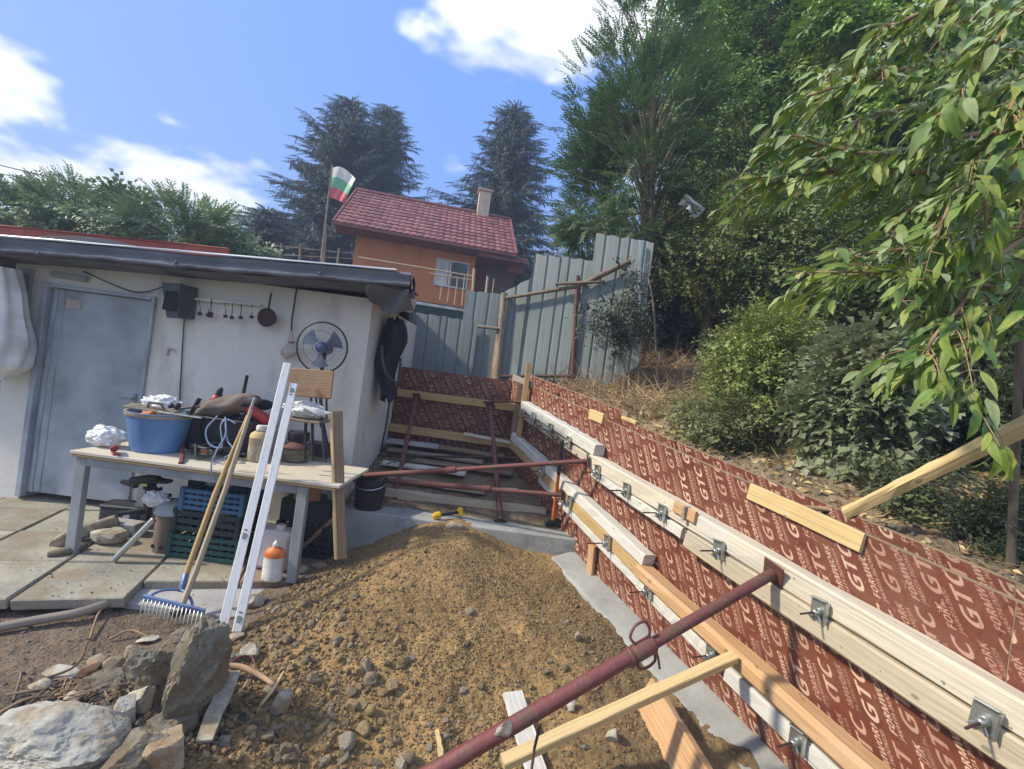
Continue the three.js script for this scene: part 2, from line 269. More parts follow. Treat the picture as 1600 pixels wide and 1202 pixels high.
// sawn timber: chamfered section swept along its length, slightly bowed and rough
function beam(p0, p1, w, h, { up = V(0, 1, 0), seg = 8, rough = 0.0018, bow = 0.003, ch = 0.004, w1 = w, h1 = h, skew = 0 } = {}) {
  const d = p1.clone().sub(p0), L = d.length(), t = d.normalize(), sd = up.clone().cross(t).normalize(), u = t.clone().cross(sd).normalize();
  const pos = [], uv = [], ou = rnd() * 3, ov = rnd(), bx = rr(-bow, bow), by = rr(-bow, bow), id = floor(rnd() * 1000);
  const rings = [];
  for (let i = 0; i <= seg; i++) {
    const f = i / seg, a = lerp(w, w1, f) / 2, b = lerp(h, h1, f) / 2, c = min(ch, a * 0.45, b * 0.45), ring = [];
    const sec = [[a - c, -b], [a, -b + c], [a, b - c], [a - c, b], [-a + c, b], [-a, b - c], [-a, -b + c], [-a + c, -b]];
    let per = 0, last = null;
    sec.forEach(([x, y], k) => {
      if (last) per += hypot(x - last[0], y - last[1]); last = [x, y];
      const n = (hash(id, i, k) - 0.5) * 2 * rough, en = (i === 0 ? -1 : i === seg ? 1 : 0) * skew * x / max(a, 1e-6);
      const p = p0.clone().addScaledVector(t, f * L + en).addScaledVector(sd, x * (1 + n / a) + bx * sin(f * PI)).addScaledVector(u, y + n + by * sin(f * PI));
      ring.push([p, [f * L + ou, per + ov]]);
    });
    ring.push([ring[0][0], [f * L + ou, per + 0.005 + ov]]);
    rings.push(ring);
  }
  const tri = (A, B, D) => { for (const q of [A, B, D]) { pos.push(q[0].x, q[0].y, q[0].z); uv.push(...q[1]); } };
  for (let i = 0; i < seg; i++) for (let k = 0; k < 8; k++) { const a = rings[i][k], b = rings[i + 1][k], c = rings[i + 1][k + 1], e = rings[i][k + 1]; tri(a, e, b); tri(b, e, c); }
  for (const [r, flip] of [[rings[0], 1], [rings[seg], 0]]) {
    const e = r.slice(0, 8).map(([p], k) => [p, [ou + 0.1 * sin(k), ov + 0.02 * cos(k)]]);
    for (let k = 1; k < 7; k++) flip ? tri(e[0], e[k + 1], e[k]) : tri(e[0], e[k], e[k + 1]);
  }
  return build(pos, uv);
}
// tube along points with a radius at each
function tube(pts, rad, n = 8, { close = false, cap = true, smooth = 0, flat = 1 } = {}) {
  if (smooth) { const cv = new THREE.CatmullRomCurve3(pts, close); const N = smooth, rs = rad; pts = cv.getPoints(N); if (Array.isArray(rs)) { const o = []; for (let i = 0; i <= N; i++) { const x = i / N * (rs.length - 1), k = min(rs.length - 2, floor(x)); o.push(lerp(rs[k], rs[k + 1], x - k)); } rad = o; } }
  const m = pts.length, pos = [], uv = [], idx = []; let acc = 0, N0 = null;
  for (let i = 0; i < m; i++) {
    const t = pts[min(m - 1, i + 1)].clone().sub(pts[max(0, i - 1)]).normalize();
    if (!N0) { N0 = abs(t.y) > 0.9 ? V(1, 0, 0) : V(0, 1, 0); }
    N0 = N0.clone().addScaledVector(t, -N0.dot(t)).normalize(); const B = t.clone().cross(N0);
    if (i) acc += pts[i].distanceTo(pts[i - 1]);
    const r = Array.isArray(rad) ? rad[i] : rad;
    for (let k = 0; k <= n; k++) { const a = k / n * 2 * PI, p = pts[i].clone().addScaledVector(N0, cos(a) * r).addScaledVector(B, sin(a) * r * flat); pos.push(p.x, p.y, p.z); uv.push(acc, k / n * 2 * PI * max(r, 0.01)); }
  }
  for (let i = 0; i < m - 1; i++) for (let k = 0; k < n; k++) { const a = i * (n + 1) + k, b = a + n + 1; idx.push(a, a + 1, b, b, a + 1, b + 1); }
  if (cap) for (const e of [0, m - 1]) { const c = pos.length / 3; pos.push(pts[e].x, pts[e].y, pts[e].z); uv.push(0, 0); for (let k = 0; k < n; k++) { const a = e * (n + 1) + k; e ? idx.push(c, a, a + 1) : idx.push(c, a + 1, a); } }
  return build(pos, uv, idx);
}
const bar = (a, b, r, n = 8, r1 = r) => tube([a, b], [r, r1], n);
// box UVs in metres by dominant normal
function boxUV(g, off = 0) {
  if (g.index) g = g.toNonIndexed();
  const p = g.attributes.position, n = p.count, uv = new Float32Array(n * 2), a = V(0, 0, 0), b = V(0, 0, 0), c = V(0, 0, 0);
  for (let i = 0; i < n; i += 3) {
    a.fromBufferAttribute(p, i); b.fromBufferAttribute(p, i + 1); c.fromBufferAttribute(p, i + 2);
    const N = b.clone().sub(a).cross(c.clone().sub(a)), ax = abs(N.x), ay = abs(N.y), az = abs(N.z);
    [a, b, c].forEach((q, k) => { const [x, y] = ay >= ax && ay >= az ? [q.x, q.z] : ax >= az ? [q.z, q.y] : [q.x, q.y]; uv[(i + k) * 2] = x + off; uv[(i + k) * 2 + 1] = y + off * 1.7; });
  }
  g.setAttribute('uv', new THREE.BufferAttribute(uv, 2)); return g;
}
// box with chamfered edges; centre, size, yaw/pitch/roll
function box(c, sx, sy, sz, { ch = 0.004, rot = [0, 0, 0], jit = 0 } = {}) {
  const pts = [], q = min(ch, sx * 0.3, sy * 0.3, sz * 0.3), e = new THREE.Euler(...rot, 'YXZ');
  for (const x of [-1, 1]) for (const y of [-1, 1]) for (const z of [-1, 1]) {
    const X = x * sx / 2, Y = y * sy / 2, Z = z * sz / 2, j = jit ? V(rr(-jit, jit), rr(-jit, jit), rr(-jit, jit)) : V(0, 0, 0);
    pts.push(V(X - x * q, Y - y * q, Z).add(j), V(X - x * q, Y, Z - z * q).add(j), V(X, Y - y * q, Z - z * q).add(j));
  }
  const g = boxUV(new ConvexGeometry(pts), rnd() * 3);
  return g.applyMatrix4(new THREE.Matrix4().compose(c, new THREE.Quaternion().setFromEuler(e), V(1, 1, 1)));
}
const plainBox = (c, sx, sy, sz, rot = [0, 0, 0]) => boxUV(new THREE.BoxGeometry(sx, sy, sz)).applyMatrix4(new THREE.Matrix4().compose(c, new THREE.Quaternion().setFromEuler(new THREE.Euler(...rot, 'YXZ')), V(1, 1, 1)));
function lathe(profile, c, n = 28, sx = 1, sz = 1) { const g = new THREE.LatheGeometry(profile.map(([r, y]) => new THREE.Vector2(r, y)), n); g.scale(sx, 1, sz); g.translate(c.x, c.y, c.z); return g; }
// surface from a function of two parameters
function surf(nu, nv, fn, su = 1, sv = 1) {
  const pos = [], uv = [], idx = [];
  for (let j = 0; j <= nv; j++) for (let i = 0; i <= nu; i++) { const p = fn(i / nu, j / nv); pos.push(p.x, p.y, p.z); uv.push(i / nu * su, j / nv * sv); }
  for (let j = 0; j < nv; j++) for (let i = 0; i < nu; i++) { const a = j * (nu + 1) + i, b = a + nu + 1; idx.push(a, a + 1, b, b, a + 1, b + 1); }
  return build(pos, uv, idx);
}
// broken stone: an ico sphere cut by random planes and roughened
function rockGeo(sd, sx, sy, sz, detail = 3, rough = 0.05, planes = 11) {
  reseed(sd * 7 + 3); const pl = [];
  for (let i = 0; i < planes; i++) { const n = V(gauss(), gauss(), gauss()).normalize(); pl.push([n, rr(0.46, 0.84)]); }
  let g = new THREE.IcosahedronGeometry(1, detail); g.deleteAttribute('uv'); g.deleteAttribute('normal'); g = mergeVertices(g, 1e-4);
  const p = g.attributes.position, v = V(0, 0, 0);
  for (let i = 0; i < p.count; i++) {
    v.fromBufferAttribute(p, i).normalize(); let r = 1;
    for (const [n, d] of pl) { const c = v.dot(n); if (c > 0.05) r = min(r, d / c); }
    r += rough * 2 * (fbm(v.x * 2.5 + sd, v.y * 2.5, v.z * 2.5, 4) - 0.5) + rough * 0.9 * (fbm(v.x * 8 + sd, v.y * 8, v.z * 8, 3) - 0.5) + (detail > 7 ? rough * 0.35 * (fbm(v.x * 26 + sd, v.y * 26, v.z * 26, 2) - 0.5) : 0);
    p.setXYZ(i, v.x * r * sx, v.y * r * sy, v.z * r * sz);
  }
  g.computeVertexNormals(); return boxUV(toCreasedNormals(g, 0.45), sd * 0.37);
}
// ================================================================ the ground
const wallS = (x, z) => (x - 2) * -0.4066 + (z + 1) * -0.9136;
const wallN = (x, z) => (x - 2) * -0.9136 + (z + 1) * 0.4066;
function yardY(x, z) {
  const D = -z;
  if (D > 4.02 && x > -1.33) return 0.36 + 0.30 * (D - 4.05) + 0.03 * (fbm(x * 4, z * 4, 3, 3) - 0.5) + 0.02 * (fbm(x * 18, z * 18, 1, 2) - 0.5);
  const right = sstep(-0.1, 0.9, x);
  let y = lerp(-0.10, -0.02 + 0.12 * max(0, D - 2.1), right);
  const xc = -0.36 + 0.05 * sin(D * 2), nr = sstep(3.6, 2.0, D), wd = x < xc ? lerp(0.78, 0.94, nr) : lerp(0.70, 1.0, nr);
  y += 0.50 * exp(-pow(abs(x - xc) / wd, 2.1)) * pow(sstep(1.35, 3.75, D), 1.15);
  y += 0.16 * exp(-((x + 1.55) ** 2 / 0.5 + (z + 1.75) ** 2 / 0.16));          // rubble ridge
  y += 0.08 * exp(-((x + 0.95) ** 2 / 0.12 + (z + 2.0) ** 2 / 0.3));
  const lump = sstep(-1.9, -0.9, x);
  const calm = 0.35 + 0.65 * sstep(0.30, 0.05, y);
  y += lump * calm * (0.075 * (fbm(x * 3.1 + 5, z * 3.1, 2, 3) - 0.5) + 0.05 * (fbm(x * 9, z * 9, 7, 3) - 0.5) * sstep(4.2, 2.2, D) + 0.028 * (fbm(x * 26, z * 26, 9, 2) - 0.5));
  y += 0.03 * (fbm(x * 7, z * 7, 4, 4) - 0.5);
  return y;
}
function hillY(x, z) {
  const s = wallS(x, z), q = max(0, -wallN(x, z) - 0.335);
  const edge = 1.028 + 0.1306 * s;
  let y = edge - 0.07 + 0.30 * min(q, 3.2) + 0.22 * max(0, min(q, 9) - 3.2);
  y += (0.22 * (fbm(x * 1.1, z * 1.1, 5, 4) - 0.5)) * sstep(0, 1, q) + 0.09 * (fbm(x * 4, z * 4, 8, 3) - 0.5) * sstep(0, 0.4, q) + 0.03 * (fbm(x * 17, z * 17, 2, 2) - 0.5);
  return y;
}
function landY(x, z) {
  const D = -z; let y = -0.45;
  y += 3.0 * sstep(6.5, 12.5, D) + 0.8 * sstep(-2, -8, x) * sstep(5, 9, D);
  const q = -wallN(x, z) - 0.3;
  if (q > 6) y = max(y, hillY(x, z) - 0.35 - 0.1 * (q - 6));
  return y + 0.3 * (fbm(x * 0.3, z * 0.3, 6, 3) - 0.5);
}
function terrain(name, x0, x1, z0, z1, nx, nz, fy, fc) {
  const pos = [], uv = [], col = [], idx = [];
  for (let j = 0; j <= nz; j++) for (let i = 0; i <= nx; i++) {
    const x = lerp(x0, x1, i / nx), z = lerp(z0, z1, j / nz), y = fy(x, z), c = fc(x, z, y);
    pos.push(x, y, z); uv.push(x, z); col.push(...c);
  }
  for (let j = 0; j < nz; j++) for (let i = 0; i < nx; i++) { const a = j * (nx + 1) + i, b = a + nx + 1; idx.push(a, b, a + 1, a + 1, b, b + 1); }
  const g = build(pos, uv, idx); g.setAttribute('color', new THREE.Float32BufferAttribute(col, 3));
  return struct(name, g, M.soil);
}
const mix3 = (a, b, t) => a.map((v, k) => lerp(v, b[k], t));
const yardC = (x, z) => {
  const n = fbm(x * 2.2, z * 2.2, 1, 4), n2 = fbm(x * 6, z * 6, 12, 4), D = -z;
  let c = mix3([0.37, 0.24, 0.10], [0.48, 0.315, 0.13], n);
  c = mix3(c, [0.34, 0.2, 0.1], 0.5 * sstep(0.5, 0.75, n2) * exp(-((x + 0.2) ** 2) / 0.5));
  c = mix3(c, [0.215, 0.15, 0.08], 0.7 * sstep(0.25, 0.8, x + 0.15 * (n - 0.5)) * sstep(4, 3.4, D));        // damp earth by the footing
  c = mix3(c, [0.235, 0.175, 0.12], sstep(-1.0, -1.35, x + 0.4 * (n2 - 0.5)));                            // trodden reddish earth on the left
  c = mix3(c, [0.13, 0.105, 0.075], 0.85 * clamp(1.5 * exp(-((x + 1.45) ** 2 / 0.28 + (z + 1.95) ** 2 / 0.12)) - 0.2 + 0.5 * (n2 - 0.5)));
  if (D > 4.02) c = mix3([0.26, 0.19, 0.12], [0.34, 0.25, 0.15], n2);
  return c;
};
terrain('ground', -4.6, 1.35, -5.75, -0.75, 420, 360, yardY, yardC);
terrain('far_ground', -90, 90, -120, 40, 120, 110, landY, (x, z) => mix3([0.13, 0.14, 0.06], [0.2, 0.17, 0.1], fbm(x * 0.2, z * 0.2, 2, 3)));
{ // hillside beyond the formwork, laid out along it
  const ns = 230, nq = 170, pos = [], uv = [], col = [], idx = [];
  for (let j = 0; j <= nq; j++) for (let i = 0; i <= ns; i++) {
    const s = lerp(-3.2, 10, i / ns), q = pow(j / nq, 1.6) * 11, x = 2 + s * -0.4066 + (-0.335 - q) * -0.9136, z = -1 + s * -0.9136 + (-0.335 - q) * 0.4066;
    const y = hillY(x, z); pos.push(x, j === 0 ? y - 0.5 : y, z); uv.push(x, z);
    const n = fbm(x * 2, z * 2, 4, 4), n2 = fbm(x * 5, z * 5, 14, 4);
    let c = mix3([0.38, 0.25, 0.13], [0.48, 0.34, 0.18], n);
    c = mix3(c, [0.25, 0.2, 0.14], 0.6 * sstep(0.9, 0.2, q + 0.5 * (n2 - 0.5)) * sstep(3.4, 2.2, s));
    c = mix3(c, [0.17, 0.18, 0.06], 0.5 * sstep(0.52, 0.7, n2) * sstep(0.5, 1.2, q) * sstep(4, 2, s));
    col.push(...c);
  }
  for (let j = 0; j < nq; j++) for (let i = 0; i < ns; i++) { const a = j * (ns + 1) + i, b = a + ns + 1; idx.push(a, a + 1, b, b, a + 1, b + 1); }
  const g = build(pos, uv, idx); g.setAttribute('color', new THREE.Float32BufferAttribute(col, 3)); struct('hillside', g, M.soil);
}
// paving slabs left of the shed: a skewed grid of single slabs
{
  const root = new THREE.Group(); root.name = 'paving'; root.userData = { kind: 'structure' }; scene.add(root);
  const base = box(V(-3.6, -0.075, -3.75), 4.2, 0.04, 1.7, {}); part(root, 'bedding', base, M.conc);
  const A = V(0.951, 0, -0.309), B = V(-0.309, 0, -0.951), o = onY(12, 938, 0);
  reseed(77);
  for (let i = -4; i < 5; i++) for (let j = 0; j < 6; j++) {
    const su = 0.56, sv = 0.56;
    const c = o.clone().addScaledVector(A, (i + 0.5) * su).addScaledVector(B, (j + 0.5 + (i > 0 ? 0.42 : 0)) * sv);
    if (c.z < -4.62 || c.x > -1.5 || c.x < -5.6) continue;
    if (j === 0 && i > 3) continue;
    const ang = Math.atan2(-A.z, A.x);
    const g = box(V(c.x, -0.028 + rr(-0.008, 0.006), c.z), su - 0.014, 0.062, sv - 0.014, { ch: 0.007, rot: [rr(-0.008, 0.008), ang + rr(-0.012, 0.012), rr(-0.008, 0.008)], jit: 0.004 });
    part(root, 'slab', g, i >= 2 && rnd() < 0.7 ? M.slabRed : M.slab);
  }
}
// concrete strip in front of the excavation and the footing under the formwork
{
  const g = new THREE.Group(); g.name = 'concrete_platform'; g.userData = { kind: 'structure' }; scene.add(g);
  const N = 40, s = surf(N, 10, (u, v) => {           // wrapped front: face then top
    const x = lerp(-1.27, 0.76, u); const k = v * 10;
    const rz = 0.012 * (fbm(x * 6, 3, 1, 3) - 0.5);
    if (k <= 4) return V(x, lerp(-0.4, 0.372, k / 4), -3.90 + rz);
    if (k <= 5) return V(x, 0.386 + 0.01 * (fbm(x * 5, 9, 2, 3) - 0.5), -3.915 + rz);
    return V(x, 0.386 + 0.012 * (fbm(x * 5, k, 2, 3) - 0.5), lerp(-3.92, -4.34, (k - 5) / 5));
  }, 2, 1.2);
  part(g, 'concrete_face', boxUV(s), M.concPale);
  part(g, 'concrete_core', box(V(-0.26, -0.03, -4.13), 1.98, 0.8, 0.42), M.conc);
  const f = new THREE.Group(); f.name = 'concrete_footing'; f.userData = { kind: 'structure' }; scene.add(f);
  const prof = [[0.235, -1.75], [0.215, -1.225], [0.2, -1.205], [0.015, -1.165], [-0.1, -1.165]];
  part(f, 'concrete_face', boxUV(surf(50, 40, (u, v) => {
    const x = v * 4, k = min(3, floor(x)), a = prof[k], b = prof[k + 1], t = x - k, s = lerp(-1.2, 3.2, u);
    return F(s, lerp(a[1], b[1], t) + 0.012 * (fbm(s * 5, v * 5, 1, 3) - 0.5), lerp(a[0], b[0], t) + 0.015 * (fbm(s * 4, v * 3, 4, 3) - 0.5));
  })), M.concPale);
}

// ================================================================ loose ground: stones and crumbs
const stoneCols = [C(0.34, 0.24, 0.105), C(0.39, 0.27, 0.115), C(0.3, 0.21, 0.11), C(0.42, 0.3, 0.14), C(0.34, 0.2, 0.09), C(0.38, 0.29, 0.17), C(0.25, 0.18, 0.1)];
const matStone = mat({ map: mottle, roughness: 0.98, color: 0xffffff });
function scatter(name, label, category, n, geo, place, size, cols = stoneCols, m = matStone) {
  const im = new THREE.InstancedMesh(geo, m, n), q = new THREE.Quaternion(), M4 = new THREE.Matrix4(); let k = 0, guard = 0;
  while (k < n && guard++ < n * 20) {
    const p = place(); if (!p) continue;
    const s = size(p); q.setFromEuler(new THREE.Euler(rnd() * 6.3, rnd() * 6.3, rnd() * 6.3));
    im.setMatrixAt(k, M4.compose(p, q, V(s * rr(0.7, 1.2), s * rr(0.6, 1), s * rr(0.7, 1.2))));
    im.setColorAt(k, cols[floor(rnd() * cols.length)].clone().multiplyScalar(rr(0.7, 1.25))); k++;
  }
  im.count = k; im.name = name; im.userData = { label, category, kind: 'stuff' }; scene.add(shade(im)); return im;
}
{
  const small = rockGeo(301, 1, 0.8, 0.9, 1, 0.05, 7), mid = rockGeo(302, 1, 0.75, 0.85, 3, 0.06, 7);
  reseed(501);
  scatter('earth_crumbs', 'small crumbs of yellow brown earth covering the heap', 'earth', 26000, small, () => {
    const z = -rr(1.2, 3.88), x = rr(-1.35, 1.0); if (wallN(x, z) < 0.25) return null;
    const keep = 0.28 + 0.72 * sstep(0.42, 0.62, fbm(x * 3, z * 3, 6, 3)) * sstep(4, 2.4, -z) + 0.3 * sstep(-0.6, -1.1, x);
    return rnd() < keep ? V(x, yardY(x, z) + 0.002, z) : null;
  }, (p) => 0.0035 + 0.008 * pow(rnd(), 4) + 0.002 * sstep(2.8, 1.5, -p.z));
  reseed(502);
  scatter('gravel', 'yellow and brown gravel rolled to the foot of the earth heap', 'gravel', 3000, mid, () => {
    const z = -rr(1.2, 3.4), x = rr(-1.35, 0.85); if (wallN(x, z) < 0.27) return null;
    const k = sstep(0.0, -1.0, x + 0.25 * (-z - 2)) * 0.9 + 0.10 + 0.3 * sstep(1.9, 1.4, -z); return rnd() < k * k ? V(x, yardY(x, z) + 0.004, z) : null;
  }, () => 0.009 + 0.016 * pow(rnd(), 2.2));
  reseed(503);
  scatter('left_gravel', 'pebbles and clods trodden into the reddish earth before the paving', 'gravel', 2600, small, () => { const z = -rr(1.1, 2.75), x = rr(-3.4, -1.1); return V(x, yardY(x, z), z); }, () => 0.004 + 0.012 * pow(rnd(), 4), [C(0.24, 0.17, 0.12), C(0.3, 0.22, 0.16), C(0.36, 0.33, 0.28)]);
  reseed(506);
  scatter('rubble_dirt', 'dark crumbly mortar and earth between the rubble lumps', 'rubble', 900, mid, () => { const x = -1.4 + 0.42 * gauss(), z = -1.95 + 0.24 * gauss(); return V(x, yardY(x, z) + 0.004, z); }, () => 0.008 + 0.028 * pow(rnd(), 2.5), [C(0.14, 0.12, 0.09), C(0.2, 0.165, 0.12), C(0.26, 0.22, 0.17), C(0.11, 0.09, 0.07)]);
  reseed(507);
  scatter('paving_grit', 'earth crumbs and grit lying on the paving slabs', 'grit', 900, small, () => { const x = rr(-4.2, -1.5), z = -rr(2.72, 4.1); const k = 0.12 + exp(-(-z - 2.72) * 4) + 0.8 * exp(-(-1.5 - x) * 2.5); return rnd() < k ? V(x, 0.004, z) : null; }, () => 0.002 + 0.006 * pow(rnd(), 5), [C(0.3, 0.24, 0.17), C(0.36, 0.29, 0.2), C(0.38, 0.34, 0.28)]);
  reseed(504);
  scatter('hill_clods', 'dark clods and chips of earth along the top of the formwork', 'earth', 5200, small, () => {
    const s = rr(-1, 5.2), q = pow(rnd(), 1.6) * 3, x = 2 + s * -0.4066 + (-0.36 - q) * -0.9136, z = -1 + s * -0.9136 + (-0.36 - q) * 0.4066; return V(x, hillY(x, z), z);
  }, () => 0.006 + 0.026 * pow(rnd(), 4), [C(0.16, 0.13, 0.1), C(0.27, 0.2, 0.12), C(0.2, 0.15, 0.1), C(0.36, 0.3, 0.22)]);
  // single stones one can point at, lying on the heap
  const protos = [rockGeo(311, 1, 0.72, 0.84, 5, 0.07, 9), rockGeo(312, 1, 0.6, 0.7, 5, 0.07, 8), rockGeo(313, 0.9, 0.8, 1, 5, 0.08, 8)];
  const kinds = [['pale grey stone', M.rock, 'pale stones on the heap'], ['yellow brown stone', M.rockYellow, 'yellow stones on the heap'], ['brown stone', M.rockBrown, 'brown stones on the heap']];
  reseed(505); const src = {}; let n = 0;
  while (n < 190) {
    const left = rnd() < 0.72, px = left ? rr(330, 640) : rr(640, 1010), py = left ? rr(900, 1195) : rr(960, 1195);
    if (left && py < 1400 - px * 0.9 - 60) continue;
    let p = onY(px, py, 0); p = onY(px, py, yardY(p.x, p.z)); p = onY(px, py, yardY(p.x, p.z));
    if (wallN(p.x, p.z) < 0.32 || p.x > 0.7) continue;
    const k = left ? (rnd() < 0.14 ? 0 : rnd() < 0.6 ? 1 : 2) : (rnd() < 0.45 ? 0 : 2), g = floor(rnd() * 3), key = k * 3 + g, r = left ? 0.014 + 0.036 * pow(rnd(), 2.4) : 0.012 + 0.018 * rnd();
    let o = src[key];
    if (!o) { o = src[key] = shade(new THREE.Mesh(protos[g], kinds[k][1])); o.name = numbered('stone'); scene.add(o); }
    else o = copyOf(o, p);
    const where = p.x > 0.25 ? 'in the damp earth beside the concrete footing' : -p.z < 1.95 ? (p.x < -0.55 ? 'in the gravel by the crossed roots' : 'at the foot of the heap near the red prop') : p.x < -0.85 ? 'on the gravel right of the spirit levels' : -p.z < 2.5 ? 'low on the front of the earth heap' : 'high on the front of the earth heap';
    o.userData = { label: kinds[k][0] + ' lying loose ' + where, category: 'stone', group: kinds[k][0] + 's ' + where };
    o.position.set(p.x, yardY(p.x, p.z) + r * 0.25, p.z); o.rotation.set(rr(-0.5, 0.5), rnd() * 6.3, rr(-0.5, 0.5)); o.scale.setScalar(r); n++;
  }
}
// ================================================================ formwork of the retaining wall
reseed(900);
const wallUp = V(0, 1, 0);
function sheetOfForm(s0, s1, h0, h1, n, label, m = M.film, name = 'formwork_panel') {   // film-faced sheet, face towards the yard
  const base = F(s0, h0, n), t = thing(name, label, 'formwork panel', base, 'film faced formwork sheets');
  const off = rnd() * 2, voff = rnd();
  const quad = (nn, back) => { const a = F(s0, h0, nn), b = F(s1, h0, nn), c = F(s1, h1, nn), d = F(s0, h1, nn);
    const g = build([...a.toArray(), ...b.toArray(), ...c.toArray(), ...a.toArray(), ...c.toArray(), ...d.toArray()], [s0, h0, s1, h0, s1, h1, s0, h0, s1, h1, s0, h1].map((v, i) => (i & 1 ? v + voff : -(v + off)))); return g; };
  const core = beam(F(s0, (h0 + h1) / 2, n - 0.0105), F(s1, (h0 + h1) / 2, n - 0.0105), 0.018, abs(h1 - h0), { seg: 4, rough: 0.0006, bow: 0, ch: 0.001 });
  part(t, 'plywood_core', core, M.ply);
  part(t, 'film_face', quad(n + 0.0005), m);
  return t;
}
sheetOfForm(-1.9, 0.598, -1.19, 0.0, 0.01, 'nearest red brown formwork sheet of the front row, cut by the right edge');
sheetOfForm(0.602, 3.098, -1.19, 0.0, 0.01, 'long red brown formwork sheet in the middle of the front row behind the timber walers');
sheetOfForm(3.102, 4.95, -1.15, 0.012, 0.01, 'far sunlit end sheet of the front row next to the corner post');
sheetOfForm(-1.9, 0.7, -1.2, -0.035, -0.29, 'nearest sheet of the rear formwork row with dusty upper edge');
sheetOfForm(0.704, 3.18, -1.2, -0.015, -0.29, 'rear row formwork sheet between the pole and the short pale batten');
sheetOfForm(3.184, 5.5, -1.2, 0.055, -0.29, 'higher far sheet of the rear formwork row below the dry brush');
{ // end wall of the excavation, square to the view
  const z = -5.46, x0 = -1.34, x1 = -0.015;
  const t = thing('formwork_panel', 'dark red formwork sheet standing across the end of the excavation', 'formwork panel', V(-0.66, 0.6, z), 'film faced formwork sheets');
  part(t, 'plywood_core', box(V((x0 + x1) / 2, 1.1, z - 0.012), x1 - x0, 1.08, 0.018, { ch: 0.001 }), M.ply);
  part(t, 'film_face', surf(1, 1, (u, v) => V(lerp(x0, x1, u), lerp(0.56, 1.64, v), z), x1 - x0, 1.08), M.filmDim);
}
const wl = (name, label, s0, s1, h0, h1, n, m, w = 0.095, h = 0.108, o = {}) => single(name, label, 'timber', beam(F(s0, h0, n), F(s1, h1, n), w, h, { seg: 22, rough: 0.0045, bow: 0.009, ch: 0.010, ...o }), m, 'timber walers on the formwork');
wl('waler', 'long pale upper waler across the front formwork sheets, topmost near timber', -1.4, 2.99, -0.315, -0.335, 0.07, M.pale);
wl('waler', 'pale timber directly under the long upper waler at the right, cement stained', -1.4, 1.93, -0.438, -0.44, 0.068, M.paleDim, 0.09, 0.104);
wl('waler', 'whitish thin timber under the upper waler, ending at the patched joint', 1.97, 2.95, -0.428, -0.41, 0.066, M.white, 0.085, 0.07);
wl('waler', 'thick pale timber end of the far upper waler below the yellow block', 2.93, 4.35, -0.235, -0.20, 0.07, M.white, 0.095, 0.1);
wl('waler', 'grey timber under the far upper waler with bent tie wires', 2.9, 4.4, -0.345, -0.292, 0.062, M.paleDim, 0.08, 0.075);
wl('waler', 'far lower waler, pale upper timber ending in a blunt cut end', 2.24, 4.5, -0.735, -0.575, 0.07, M.white, 0.095, 0.085);
wl('waler', 'yellowish timber under the pale far lower waler', 2.26, 4.5, -0.83, -0.665, 0.07, M.tan, 0.09, 0.085);
wl('waler', 'thin whitish lath lowest on the far lower waler', 2.27, 3.8, -0.915, -0.785, 0.066, M.white, 0.06, 0.06);
wl('waler', 'broad orange brown near lower waler with a rounded end', -1.2, 2.27, -0.872, -0.808, 0.092, M.orange, 0.125, 0.112, { ch: 0.022, rough: 0.004, h1: 0.085, bow: 0.012 });
wl('waler', 'chipped whitish timber under the orange brown waler, far piece', 1.62, 2.28, -0.945, -0.905, 0.07, M.white, 0.075, 0.075);
wl('waler', 'cement streaked timber under the orange brown waler, near piece', -1.2, 1.56, -0.99, -0.95, 0.07, M.white, 0.08, 0.085);
single('timber_patch', 'short brown scab block nailed onto the long upper waler', 'block', beam(F(1.86, -0.285, 0.122), F(2.03, -0.287, 0.122), 0.02, 0.07), M.orange);
single('spacer_block', 'small dark wooden spacer stuck upright between the upper walers', 'block', beam(F(1.93, -0.33, 0.128), F(1.93, -0.25, 0.128), 0.02, 0.05, { up: FN.clone() }), M.grey);
single('batten', 'yellow block nailed over the joint of the front sheets', 'batten', beam(F(3.0, 0.0, 0.022), F(3.2, -0.005, 0.022), 0.022, 0.085), M.yellow);
single('batten', 'short pale batten lying on the edge of the rear formwork row', 'batten', beam(F(2.98, 0.0, -0.305), F(3.18, 0.0, -0.305), 0.04, 0.03), M.yellow);
single('batten', 'short fresh yellow batten nailed along the top of the front sheets', 'batten', beam(F(1.06, -0.035, 0.024), F(1.62, -0.035, 0.024), 0.024, 0.085, { seg: 10 }), M.yellow);
single('batten', 'grey board end nailed across the top by the corner post', 'batten', beam(F(4.35, 0.03, 0.024), F(4.85, 0.02, 0.024), 0.024, 0.07), M.grey);
single('post', 'upright tan timber post at the far corner of the formwork', 'post', beam(at(809, 690, 4.98), at(827, 568, 4.98), 0.055, 0.05, { up: V(0, 0, 1) }), M.tan);
single('post', 'broad brown timber upright behind the far corner walers', 'post', beam(at(803, 690, 5.1), at(815, 600, 5.1), 0.09, 0.04, { up: V(0, 0, 1) }), M.brown);
single('stake', 'brown board end standing between the footing and the platform', 'stake', beam(at(921, 912, 3.62), at(926, 852, 3.62), 0.075, 0.03, { up: FN.clone() }), M.orange);
single('waler', 'tan upper timber across the dark end sheet of the excavation', 'timber', beam(at(618, 613, 5.38), at(830, 640, 5.3), 0.07, 0.085, { seg: 8 }), M.tan, 'timber walers on the formwork');
single('waler', 'tan lower timber across the dark end sheet of the excavation', 'timber', beam(at(606, 667, 5.36), at(800, 694, 5.3), 0.06, 0.09, { seg: 8 }), M.tan, 'timber walers on the formwork');
single('lath', 'thin pale lath fixed on the lower timber of the end sheet', 'lath', beam(at(725, 678, 5.27), at(838, 700, 5.1), 0.02, 0.035), M.pale);
